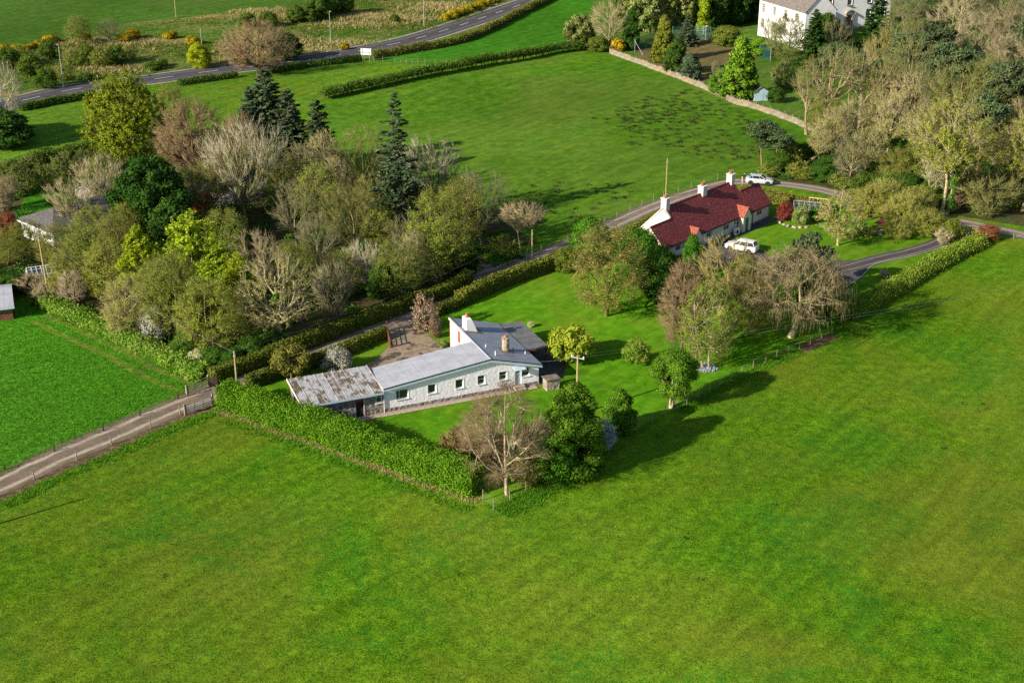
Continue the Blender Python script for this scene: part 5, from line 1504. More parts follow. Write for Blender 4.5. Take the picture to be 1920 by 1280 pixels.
# ------------------------------------------------------------------ mansion at the top of the paddock
MA = math.atan2(0.39, 0.92)
MO = (58.1, 332.0)
man = thing('mansion', 'tall white mansion with grey slate roofs, dark-framed sash windows and arched doorcase', 'house', (MO[0], MO[1], 0), MA)
EZ = 8.4
def xfm(p):         # wall facing -u, running towards -v
    return (p[1], -p[0], p[2])
def wall_left(s0, s1, holes):
    t_ = MB(); spans_wall(t_, s0, s1, lambda s: EZ, holes, 0.0, 0.4)
    m_ = MB(); m_.add([xfm(p) for p in t_.v], t_.f); m_.build('wall', 'white_wall', man)
LH = [(1.2 + 4.6 * i, 2.3 + 4.6 * i, z, z + 1.9) for i in range(4) for z in (2.2, 5.7)]
wall_left(0, 19, LH)
for h in LH:
    window(man, h[0] + .02, h[1] - .02, h[2] + .02, h[3] - .02, 0.1, (0.33, 0.66), (0.25, 0.5, 0.75), 'white_paint', True, xf=xfm, fw=0.06, sillmat='sandstone')
    for (a, b, c, d) in ((h[0] - .17, h[0], h[2] - .15, h[3] + .17), (h[1], h[1] + .17, h[2] - .15, h[3] + .17), (h[0], h[1], h[3], h[3] + .17)):
        m_ = MB(); m_.hexa([xfm(p) for p in [(a, -.04, c), (b, -.04, c), (b, -.002, c), (a, -.002, c), (a, -.04, d), (b, -.04, d), (b, -.002, d), (a, -.002, d)]]); m_.build('window_margin', 'sandstone', man)
mb = MB(); spans_wall(mb, 0.4, 8.0, lambda u: EZ + (1 - abs(u - 4.0) / 4.2) * 4.0, [], -19.0, -18.6, brk=(4.0,)); mb.build('gable_wall', 'white_wall', man)
mb = MB(); mb.box(7.6, 8.0, -18.6, 0, 0, EZ); mb.box(0.4, 8, -0.4, 0, 0, EZ); mb.build('wall', 'white_wall', man)
m_ = MB()
for s in (-1, 1):
    a = 4.0 + s * 4.35; za_ = EZ - 0.1
    p = [(a, -19.2, za_), (4.0, -19.2, EZ + 4.0), (4.0, 6.0, EZ + 4.0), (a, 6.0, za_)]
    if s == 1: p = [p[1], p[0], p[3], p[2]]
    m_.hexa(p + [(x, y, z + 0.12) for x, y, z in p])
m_.build('roof', 'slate', man, tileuv=True)
# entrance front, set back
FV = 0.2; 
dxm, dym = (81.5, 341.1)[0] - MO[0], (81.5, 341.1)[1] - MO[1]
du = dxm * math.cos(MA) + dym * math.sin(MA); dv_ = -dxm * math.sin(MA) + dym * math.cos(MA)
FH = [(du - 0.7, du + 0.7, 0.5, 3.0), (du - 6.3, du - 5.1, 1.9, 3.9), (du + 5.1, du + 6.3, 1.9, 3.9), (du - 6.3, du - 5.1, 5.6, 7.5), (du - 0.6, du + 0.6, 5.4, 7.5), (du + 5.1, du + 6.3, 5.6, 7.5), (du + 9.3, du + 10.5, 5.6, 7.5), (du + 9.3, du + 10.5, 1.9, 3.9)]
mb = MB(); spans_wall(mb, 8.0, du + 12, lambda u: 9.2, FH, dv_, dv_ + 0.4); mb.build('wall', 'white_wall', man)['label'] = 'white entrance front'
mb = MB(); mb.box(8.0, 8.4, 0, dv_, 0, EZ) if dv_ > 0.5 else mb.box(8.0, 8.4, -0.3, 0.3, 0, EZ); mb.box(du + 11.6, du + 12, dv_ + .4, dv_ + 9, 0, 9.2); mb.build('wall', 'white_wall', man)
for k, h in enumerate(FH):
    if k == 0: continue
    window(man, h[0] + .02, h[1] - .02, h[2] + .02, h[3] - .02, dv_ + 0.12, (0.33, 0.66), (0.25, 0.5, 0.75), 'white_paint', True, fw=0.06)
    m_ = MB(); m_.box(h[0] - .2, h[0], dv_ - .05, dv_ - .002, h[2] - .2, h[3] + .2); m_.box(h[1], h[1] + .2, dv_ - .05, dv_ - .002, h[2] - .2, h[3] + .2); m_.box(h[0], h[1], dv_ - .05, dv_ - .002, h[3], h[3] + .2); m_.box(h[0], h[1], dv_ - .3, dv_ - .002, h[2] - .24, h[2] - .1); m_.build('window_margin', 'dark_paint', man)
mb = MB(); mb.box(du - .68, du + .68, dv_ + .2, dv_ + .28, .5, 2.98); mb.build('door', 'red_wood', man)
m_ = MB()
m_.box(du - 1.05, du - 0.72, dv_ - .35, dv_ - .002, 0.5, 3.2); m_.box(du + .72, du + 1.05, dv_ - .35, dv_ - .002, 0.5, 3.2)
for k in range(10):
    a0, a1 = math.pi * k / 10, math.pi * (k + 1) / 10
    m_.hexa([(du + 1.35 * math.cos(a), dv_ - .7, 3.2 + 0.95 * math.sin(a) + o_) for a, o_ in ((a1, 0), (a0, 0))] + [(du + 1.35 * math.cos(a), dv_ - .003, 3.2 + 0.95 * math.sin(a)) for a in (a0, a1)] +
            [(du + 1.35 * math.cos(a), dv_ - .7, 3.4 + 0.95 * math.sin(a)) for a in (a1, a0)] + [(du + 1.35 * math.cos(a), dv_ - .003, 3.4 + 0.95 * math.sin(a)) for a in (a0, a1)])
m_.build('doorcase', 'sandstone', man)
m_ = MB(); m_.box(du - 1.6, du + 1.6, dv_ - 1.2, dv_ - .01, 0, .48); m_.box(du - 1.9, du + 1.9, dv_ - 1.6, dv_ - 1.203, 0, .24); m_.build('steps', 'slab', man)
m_ = MB(); p = [(8.0, dv_ - .3, 9.1), (du + 12.3, dv_ - .3, 9.1), (du + 12.3, dv_ + 5, 12.6), (8.0, dv_ + 5, 12.6)]; m_.hexa(p + [(x, y, z + .15) for x, y, z in p]); m_.build('roof', 'slate', man, tileuv=True)

# ------------------------------------------------------------------ white bungalow in the left wood
b0 = (-70.1, 188.9); b1 = (-63.3, 182.9)
BA = math.atan2(b1[1] - b0[1], b1[0] - b0[0])
bun = thing('bungalow', 'white bungalow with dark grey tiled roof half hidden among bare trees', 'bungalow', (b0[0], b0[1], 0), BA)
BL = math.hypot(b1[0] - b0[0], b1[1] - b0[1])
BH = [(0.8, 1.9, 0.9, 2.1), (BL - 2.2, BL - 0.9, 0.9, 2.1)]
mb = MB(); spans_wall(mb, 0, BL, lambda u: 2.5, BH, 0, .3); mb.build('wall', 'white_wall', bun)
mb = MB(); mb.box(0, .3, .3, 14, 0, 2.5); mb.box(BL - .3, BL, .3, 14, 0, 2.5); mb.box(.3, BL - .3, 13.7, 14, 0, 2.5); mb.build('wall', 'white_wall', bun)
for h in BH:
    window(bun, h[0] + .02, h[1] - .02, h[2] + .02, h[3] - .02, .1, (.5,), (), 'white_paint')
m_ = MB()
c_ = (BL / 2, 7.0, 4.4)
e_ = [(-.4, -.4, 2.45), (BL + .4, -.4, 2.45), (BL + .4, 14.4, 2.45), (-.4, 14.4, 2.45)]
r1_, r2_ = (BL / 2, 3.0, 4.4), (BL / 2, 11.0, 4.4)
m_.add(e_ + [r1_, r2_], [(0, 1, 4), (1, 2, 5, 4), (2, 3, 5), (3, 0, 4, 5), (3, 2, 1, 0)])
m_.build('roof', 'dark_slate', bun, tileuv=True)
mb = MB(); mb.box(-.43, BL + .43, -.44, -.405, 2.3, 2.5); mb.box(-.44, -.405, -.4, 14.4, 2.3, 2.5); mb.build('fascia', 'white_paint', bun)
def hut(name, label, cat, xy, ang, L_, W_, h, zr, wallm, roofm, door=None):
    t_ = thing(name, label, cat, (xy[0], xy[1], gz(*xy)), ang)
    m_ = MB(); spans_wall(m_, 0, L_, lambda u: h + (zr - h) * (1 - abs(u - L_ / 2) / (L_ / 2)), [], 0, .08, brk=(L_ / 2,)); spans_wall(m_, 0, L_, lambda u: h + (zr - h) * (1 - abs(u - L_ / 2) / (L_ / 2)), [], W_ - .08, W_, brk=(L_ / 2,))
    m_.box(0, .08, .08, W_ - .08, 0, h); m_.box(L_ - .08, L_, .08, W_ - .08, 0, h); m_.build('wall', wallm, t_)
    m_ = MB()
    for s in (-1, 1):
        a = L_ / 2 + s * (L_ / 2 + .22); za_ = h - (zr - h) * .22 / (L_ / 2)
        p = [(a, -.2, za_), (L_ / 2, -.2, zr), (L_ / 2, W_ + .2, zr), (a, W_ + .2, za_)]
        if s == 1: p = [p[1], p[0], p[3], p[2]]
        m_.hexa([(x, y, z + .004) for x, y, z in p] + [(x, y, z + .08) for x, y, z in p])
    m_.build('roof', roofm, t_, tileuv=True)
    if door:
        m_ = MB(); m_.box(L_ / 2 - .42, L_ / 2 + .42, -.04, -.003, .05, h - .1); m_.build('door', door, t_)
    return t_
hut('garden_shed', 'pale blue timber garden shed with dark roof behind the paling fence', 'shed', (47.1, 267.6), R(8), 2.7, 2.6, 1.9, 2.7, 'shed_blue', 'dark_slate', 'shed_blue')
hut('outbuilding', 'small stone outbuilding with grey roof on the shaded side lawn', 'outbuilding', (-67.2, 206.1), R(-20), 3.2, 4.0, 1.7, 2.4, 'rubble', 'dark_slate')
hut('outbuilding', 'low dark outbuilding under the bare trees beside the red maple', 'outbuilding', (-50.0, 200.8), R(12), 8.0, 4.0, 1.9, 2.6, 'cream_wall', 'dark_slate')
# brick barn at the meadow corner
k0 = (-61.0, 157.8)
KA = R(20)
barn = thing('brick_barn', 'low brown brick barn with pale grey sheet roof at the meadow corner', 'barn', (k0[0], k0[1], 0), KA)
mb = MB(); mb.box(-12, 0, 0, .3, 0, 1.75); mb.box(-.3, 0, .3, 7.2, 0, 1.75); mb.box(-12, -.3, 6.9, 7.2, 0, 1.75); mb.box(-12, -11.7, .3, 6.9, 0, 1.75); mb.build('wall', 'brick', barn, tileuv=True)
slope_panels(barn, [(-12.3, -.35, 1.8), (.3, -.35, 1.8), (.3, 3.6, 2.9), (-12.3, 3.6, 2.9)], 12, 1, 'felt', .05, .02, 'roof_sheet', None, .05)
slope_panels(barn, [(.3, 7.55, 1.8), (-12.3, 7.55, 1.8), (-12.3, 3.6, 2.9), (.3, 3.6, 2.9)], 12, 1, 'felt', .05, .02, 'roof_sheet', None, .05)
mb = MB(); mb.box(-12.3, .3, -.42, -.36, 1.55, 1.85); mb.build('fascia', 'pale_blue', barn)
mb = MB(); mb.hexa([(-.2, 0, 1.76), (0, 0, 1.76), (0, 7.2, 1.76), (-.2, 7.2, 1.76), (-.2, 3.6, 2.8), (0, 3.6, 2.8), (0, 3.7, 2.8), (-.2, 3.7, 2.8)]); mb.build('gable', 'brick', barn, tileuv=True)

# ------------------------------------------------------------------ glasshouses and frames
def glasshouse(label, xy, ang, L_, W_, h, zr, barm, n):
    t_ = thing('greenhouse', label, 'greenhouse', (xy[0], xy[1], 0), ang)
    m_ = MB()
    def bar(a, b, r=.035): m_.tube(a, b, r, r, 4)
    for i in range(n + 1):
        x = L_ * i / n
        for y in (0, W_): bar((x, y, 0), (x, y, h))
        bar((x, 0, h), (x, W_ / 2, zr)); bar((x, W_, h), (x, W_ / 2, zr))
    for y, z in ((0, h), (W_, h), (W_ / 2, zr), (0, .04), (W_, .04)): bar((0, y, z), (L_, y, z), .045)
    for x in (0, L_): bar((x, 0, h), (x, W_, h)); bar((x, W_ / 2, 0), (x, W_ / 2, zr))
    m_.build('frame', barm, t_)
    for i in range(n):
        a, b = L_ * i / n + .05, L_ * (i + 1) / n - .05
        for s in (0, 1):
            y0, y1 = (0.02, W_ / 2 - .02) if s == 0 else (W_ - .02, W_ / 2 + .02)
            g_ = MB(); g_.add([(a, y0, h + .02), (b, y0, h + .02), (b, y1, zr - .01), (a, y1, zr - .01)], [(0, 1, 2, 3)]); g_.build('pane', 'greenhouse_glass', t_)
            yy = 0.0 if s == 0 else W_
            g_ = MB(); g_.add([(a, yy, .08), (b, yy, .08), (b, yy, h - .05), (a, yy, h - .05)], [(0, 1, 2, 3)]); g_.build('pane', 'greenhouse_glass', t_)
    return t_
def clear_glass(name):
    m, nt, N, L = new_mat(name)
    g_ = N('ShaderNodeBsdfGlossy'); g_.inputs['Roughness'].default_value = .08; g_.inputs['Color'].default_value = (.9, .95, 1, 1)
    t_ = N('ShaderNodeBsdfTransparent'); t_.inputs[0].default_value = (.86, .9, .9, 1); x = N('ShaderNodeMixShader'); x.inputs[0].default_value = .14; o = N('ShaderNodeOutputMaterial')
    L(t_.outputs[0], x.inputs[1]); L(g_.outputs[0], x.inputs[2]); L(x.outputs[0], o.inputs[0])
    return m
M['greenhouse_glass'] = clear_glass('greenhouse_glass')
glasshouse('aluminium framed greenhouse behind shrubs beside the cottage', (41.4, 196.8), R(-18), 3.9, 2.4, 1.5, 2.3, 'galv', 5)
glasshouse('white timber greenhouse among bare shrubs behind the meadow hedge', (-62.6, 169.0), R(25), 3.6, 2.4, 1.3, 2.1, 'white_paint', 6)
fr = thing('pergola', 'new pale timber garden frame standing behind the aluminium greenhouse', 'garden frame', (*(44.7, 200.8), 0), R(-22))
for x in (0, 1.2, 3.0):
    mb = MB(); mb.box(x - .05, x + .05, -.05, .05, 0, 1.78); mb.build('post', 'pale_wood', fr)
mb = MB(); mb.box(-.05, 3.05, -.055, .055, 1.783, 1.9); mb.build('rail', 'pale_wood', fr)
ww = thing('wishing_well', 'small stone wishing well with red tiled roof on the cottage lawn', 'wishing well', (*(52.6, 189.6), 0), R(20))
mb = MB(); mb.lathe([(.55, 0), (.55, .62), (.6, .64), (.6, .74), (.4, .742), (.4, .3)], 14); mb.build('basin', 'sandstone', ww)
for x in (-.48, .48):
    mb = MB(); mb.box(x - .05, x + .05, -.05, .05, .742, 1.6); mb.build('post', 'dark_wood', ww)
m_ = MB()
for s in (-1, 1):
    p = [(-.7, s * .62, 1.4), (.7, s * .62, 1.4), (.7, 0, 1.95), (-.7, 0, 1.95)]
    if s == 1: p = [p[1], p[0], p[3], p[2]]
    m_.hexa(p + [(x, y, z + .06) for x, y, z in p])
m_.build('roof', 'red_tile', ww, tileuv=True)

# ------------------------------------------------------------------ tennis court fence, goal frame
nf = thing('court_fence', 'tall green netting fence on steel posts round the mossy court', 'fence', (*(27.5, 312.8), 0), 0)
o0 = nf.location
cpts = [(27.5, 312.8), (30.7, 318.6), (34.0, 323.4), (37.5, 327.7), (40.3, 328.3), (43.3, 328.9), (47.5, 324.6), (49.7, 321.0), (51.3, 316.9), (54.7, 308.4), (56.2, 303.0)]
for p in cpts:
    mb = MB(); mb.tube((0, 0, 0), (0, 0, 2.9), .05, .05, 6); mb.build('post', 'galv', nf, (p[0] - o0.x, p[1] - o0.y, 0))
mb = MB(); mb.tube((1.6, -3.5, 0), (0, 0, 2.4), .04, .04, 6); mb.build('brace', 'galv', nf)
def net_mat(name):
    m, nt, N, L = new_mat(name)
    d = N('ShaderNodeBsdfDiffuse'); d.inputs[0].default_value = (.025, .10, .09, 1)
    t_ = N('ShaderNodeBsdfTransparent'); x = N('ShaderNodeMixShader'); x.inputs[0].default_value = .42; o = N('ShaderNodeOutputMaterial')
    L(t_.outputs[0], x.inputs[1]); L(d.outputs[0], x.inputs[2]); L(x.outputs[0], o.inputs[0])
    return m
M['net'] = net_mat('green_court_netting')
for a, b in zip(cpts[:-1], cpts[1:]):
    mb = MB(); mb.add([(a[0] - o0.x, a[1] - o0.y, .05), (b[0] - o0.x, b[1] - o0.y, .05), (b[0] - o0.x, b[1] - o0.y, 2.8), (a[0] - o0.x, a[1] - o0.y, 2.8)], [(0, 1, 2, 3)]); mb.build('netting', 'net', nf)
gf = thing('climbing_frame', 'grey steel climbing frame with ladder at the back of the mossy court', 'climbing frame', (*(44.3, 325.2), 0), R(15))
for (x, y, h) in ((0, 0, 3.4), (1.0, .9, 3.4), (1.0, -.9, 3.4), (-1.2, .9, 2.2)):
    mb = MB(); mb.tube((x, y, 0), (x, y, h), .07, .07, 6); mb.build('post', 'galv', gf)
for a, b in (((0, 0, 3.4), (1, .9, 3.4)), ((0, 0, 3.4), (1, -.9, 3.4)), ((1, .9, 3.4), (1, -.9, 3.4)), ((-1.2, .9, 2.2), (1, .9, 2.2)), ((1, -.9, 3.2), (2.3, -.9, 0))):
    mb = MB(); mb.tube(a, b, .06, .06, 6); mb.build('bar', 'galv', gf)

# ------------------------------------------------------------------ paling fence of the paddock
FL = smooth_line([(21.7, 311.0), (23.5, 306.9), (30.8, 293.5), (36.2, 282.4), (40.5, 271.9), (42.9, 265.1), (45.1, 263.0), (50.2, 253.8), (54.7, 243.3)], .4)
pal = thing('paling_fence', 'long weathered grey-brown vertical board fence between paddock and mansion grounds', 'fence', (FL[0].x, FL[0].y, 0), 0)
rngp = random.Random(4)
acc = 0; last = FL[0]; nodes = [FL[0]]
for p in FL[1:]:
    if (p - nodes[-1]).length >= 2.0: nodes.append(p)
panel_meshes = []
for k in range(8):
    mb = MB()
    n = 13
    for i in range(n):
        h = 1.25 + rngp.uniform(-.16, .1)
        x = 2.0 * i / n
        mb.box(x + .012, x + 2.0 / n - .025, -.012 + rngp.uniform(-.006, .006), .012, .03 + rngp.uniform(0, .05), h)
    mb.box(0, 2.0, .016, .06, .3, .39); mb.box(0, 2.0, .016, .06, .9, .99)
    me = mb.mesh('fence_panel'); me.materials.append(M['wood']); panel_meshes.append(me)
pmb = MB(); pmb.box(-.06, .06, .065, .18, 0, 1.6); ppm = pmb.mesh('fence_post'); ppm.materials.append(M['wood'])
M['wood_b'] = rough_mat('weathered_wood_grey', (.2, .17, .13), (.35, .305, .245), 1.2, .9, .3, .01, 6)
M['wood_c'] = rough_mat('weathered_wood_tan', (.23, .175, .115), (.37, .295, .2), 1.2, .9, .3, .01, 6)
for i, (a, b) in enumerate(zip(nodes[:-1], nodes[1:])):
    ang = math.atan2(b.y - a.y, b.x - a.x); sc = (b - a).length / 2.0
    q = link('fence_panel', panel_meshes[rngp.randrange(8)], None, pal, (a.x - FL[0].x, a.y - FL[0].y, gz(a.x, a.y) + rngp.uniform(-.06, .06)), (rngp.uniform(-.05, .05), rngp.uniform(-.012, .012), ang)); q.scale = (sc, 1, rngp.uniform(.93, 1.06))
    setmat(q, ['wood', 'wood_b', 'wood_c'][rngp.randrange(3)])
    link('post', ppm, None, pal, (a.x - FL[0].x, a.y - FL[0].y, 0), (0, 0, ang))

# post and wire fences
post_fence('wire_fence', 'pale post and wire fence along the garden edge above the open pasture', [(-2.7, 113.9), (-1.7, 112.2), (2.0, 116.5), (5.2, 119.9), (7.4, 122.3), (12.0, 127.6), (17.5, 133.0), (21.5, 137.3), (26.4, 142.5), (30.7, 146.5), (34.3, 149.5), (39.0, 153.9)], 1.9, 1.15, 'wood', .055, seed=5)
post_fence('wire_fence', 'post and wire fence on the pasture side of the gravel farm track', [(-51.5, 111.3), (-48.3, 114.9), (-46.5, 117.2), (-43.3, 121.2), (-40.4, 125.0), (-37.0, 129.0), (-34.6, 132.1)], 4.2, 1.1, 'wood', .07, seed=6)
post_fence('wire_fence', 'dark stubby post and wire fence between meadow and gravel track', [(-52.9, 115.2), (-49.8, 119.4), (-46.4, 122.8), (-42.7, 127.2), (-39.4, 131.1), (-35.7, 136.0)], 5.2, .75, 'dark_wood', .08, seed=7)
post_fence('wire_fence', 'thin post and wire fence between lane and paddock', [(4.0, 181.6), (7.3, 186.2), (10.7, 190.6), (14.9, 196.1), (19.4, 201.9), (24.9, 208.2), (31.5, 214.4), (35.7, 217.3)], 3.0, 1.1, 'wood', .05, seed=8)
post_fence('wire_fence', 'grey post and wire fence along the crest of the hill field', [(-32.0, 302.8), (-25.4, 301.1), (-17.9, 291.8), (-10.2, 294.7), (0.0, 306.3), (14.4, 314.5)], 2.2, 1.15, 'wood', .06, seed=9)
post_fence('wire_fence', 'fence posts at the field corner beside the lane end', [(67.0, 186.4), (69.6, 187.6), (71.9, 186.4), (74.5, 184.2)], 1.8, 1.1, 'wood', .06, seed=10)

# gates
def bar_gate(label, a, b, h, mat, postmat, bars, name='field_gate', ptop=1.35, open_=0.0):
    ang = math.atan2(b[1] - a[1], b[0] - a[0]); L_ = math.hypot(b[0] - a[0], b[1] - a[1])
    t_ = thing(name, label, 'gate', (a[0], a[1], 0), ang)
    for x in (-.1, L_ + .1):
        m_ = MB(); m_.box(x - .09, x + .09, -.09, .09, 0, ptop); m_.build('gate_post', postmat, t_)
    for k in range(bars):
        z = .2 + (h - .25) * k / (bars - 1)
        m_ = MB(); m_.box(.02, L_ - .02, -.03, .03, z - .035, z + .035); m_.build('bar', mat, t_)
    for x in (.06, L_ * .33, L_ * .66, L_ - .06):
        m_ = MB(); m_.box(x - .04, x + .04, -.062, -.032, .15, h + .02); m_.build('upright', mat, t_)
    return t_
bar_gate('weathered timber field gate between meadow and gravel track', (-35.1, 136.3), (-33.4, 138.8), 1.15, 'wood', 'wood', 4)
bar_gate('pale galvanised field gate on the pasture side of the gravel track', (-34.3, 131.7), (-32.0, 134.0), 1.1, 'galv', 'wood', 5)
bar_gate('yellowish timber five-bar gate by the lane end above the long hedge', (64.2, 189.9), (66.3, 187.8), 1.25, 'pale_wood', 'pale_wood', 5)
bar_gate('red-brown timber drive gate standing open beside the clipped hedge', (-15.0, 153.9), (-14.3, 149.2), 1.2, 'red_wood', 'red_wood', 4)
pb = thing('timber_screen', 'dark boarded timber screen beside the meadow gate', 'screen', (*(-33.3, 138.5), 0), R(12))
for k in range(7):
    mb = MB(); mb.box(k * .15, k * .15 + .135, -.02, .02, .02, 1.05 + .04 * math.sin(k * 2)); mb.build('board', 'dark_wood', pb)
mb = MB(); mb.box(0, 1.05, .022, .07, .3, .4); mb.box(0, 1.05, .022, .07, .8, .9); mb.build('rail', 'dark_wood', pb)

# ------------------------------------------------------------------ poles, lamps, wires, sign
def pole(label, xy, h, r=.13, arm=True, ang=0.0, mat='pole_wood', lean=(0, 0)):
    t_ = thing('utility_pole', label, 'utility pole', (xy[0], xy[1], gz(*xy)), ang)
    t_.rotation_euler[0] = lean[0]; t_.rotation_euler[1] = lean[1]
    m_ = MB(); m_.tube((0, 0, -.05), (0, 0, h), r, r * .72, 10); m_.build('shaft', mat, t_)
    if arm:
        m_ = MB(); m_.box(-.75, .75, -.05, .05, h - .35, h - .24); m_.build('crossarm', 'galv', t_)
        for x in (-.65, 0, .65):
            m_ = MB(); m_.lathe([(.05, 0), (.09, .06), (.06, .1), (.08, .16), (.03, .22)], 8, (x, 0, h - .238)); m_.build('insulator', 'white_paint', t_)
    else:
        m_ = MB(); m_.box(-.12, .12, -.16, .16, h - .6, h - .5); m_.build('bracket', 'galv', t_)
    return (xy[0], xy[1], h)
def wires(label, a, b, sag, n=2, off=.5, r=.006):
    for k in range(n):
        d = Vector((b[0] - a[0], b[1] - a[1], 0)); s = Vector((-d.y, d.x, 0)).normalized() * (off * (k - (n - 1) / 2) * 2)
        m_ = MB(); pr = None
        for i in range(13):
            t = i / 12
            q = Vector(a) * (1 - t) + Vector(b) * t + s + Vector((0, 0, -sag * 4 * t * (1 - t) - .15))
            if pr is not None: m_.tube(pr, q, r, r, 3, False)
            pr = q
        o = m_.build('overhead_wire', 'wire'); tag(o, label, 'wire', label if n > 1 else None)
pA = pole('yellowish wooden pole at the end of the tall laurel hedge by the track', (-29.9, 137.3), 4.9, .12, False)
pB = pole('tall wooden pole standing in the shrubs at the meadow hedge corner', (-58.3, 163.5), 8.8, .14, False, lean=(0, -.03))
pC = pole('tall slim wooden pole at the paddock edge behind the red-roofed cottage', (23.7, 206.3), 6.3, .11, False)
pD = pole('wooden pole with white crossarm on the lawn behind the big conifer', (6.8, 131.7), 6.9, .14, True, R(-25))
pE = pole('yellowish wooden pole beside the flat-topped tree at the lane junction', (2.7, 176.8), 5.0, .11, False)
pF = pole('distant pole in the far field beyond the moorland', (-84.2, 353.5), 8.5, .12, False)
pG = pole('wooden pole of the line beyond the pasture', (112.0, 176.0), 8.0, .14, True, R(-25))
wires('slack overhead wires crossing the pasture beside the weeping tree', pD, pG, 1.6, 2, .35)
wires('thin service wires between the white house and the lawn pole', pD, (-13.42 + 17.8 * math.cos(HA), 132.34 + 17.8 * math.sin(HA), 2.9), .15, 2, .2)
wires('single telephone wire sagging across the wood from pole to pole', pA, pB, .9, 1)
wires('telephone wire between the hedge pole and the lane junction pole', pA, pE, 1.0, 1)
st_tip = (-40.1, 112.5)
pole('wooden pole on the pasture below the farm track', (st_tip[0] - 14.6, st_tip[1] - 8.4), 8.4, .16, True, R(30))
def lamp(label, xy, h, ang):
    t_ = thing('street_lamp', label, 'street lamp', (xy[0], xy[1], gz(*xy)), ang, None)
    m_ = MB(); m_.tube((0, 0, 0), (0, 0, 1.2), .11, .11, 8); m_.tube((0, 0, 1.2), (0, 0, h), .085, .05, 8); m_.build('column', 'galv', t_)
    m_ = MB(); m_.tube((0, 0, h - .03), (0, -.9, h + .1), .04, .035, 6); m_.build('bracket_arm', 'galv', t_)
    m_ = MB(); m_.box(-.13, .13, -1.5, -.85, h + .04, h + .16); m_.build('lantern', 'galv', t_, bevel=.03)
lamp('grey street lamp beside roadside scrub and gorse', (-90.7, 279.6), 8.7, R(10))
lamp('grey street lamp beside the bright green roadside bush', (-65.9, 297.2), 8.3, R(12))
lamp('grey street lamp standing in tan rough grass by the road', (-41.7, 322.2), 7.4, R(20))
lamp('grey street lamp near the row of flowering gorse', (-21.4, 342.4), 8.2, R(30))
sg = thing('road_sign', 'large white direction sign seen from behind at the hedge gap by the road', 'road sign', (*(-31.7, 302.8), gz(*(-31.7, 302.8))), R(-12))
for x in (-.75, .75):
    mb = MB(); mb.tube((x, .05, 0), (x, .05, 3.0), .05, .05, 6); mb.build('post', 'galv', sg)
mb = MB(); mb.box(-1.15, 1.15, -.03, .01, 1.5, 2.85); pl_ = mb.build('board', 'sign_white', sg)
mb = MB(); mb.box(-1.15, 1.15, -.06, -.033, 1.95, 2.05); mb.build('rail', 'green_net', pl_)
for x in (-.75, .75):
    mb = MB(); mb.box(x - .05, x + .05, -.062, -.034, 1.5, 1.948); mb.box(x - .05, x + .05, -.062, -.034, 2.052, 2.85); mb.build('rail', 'green_net', pl_)

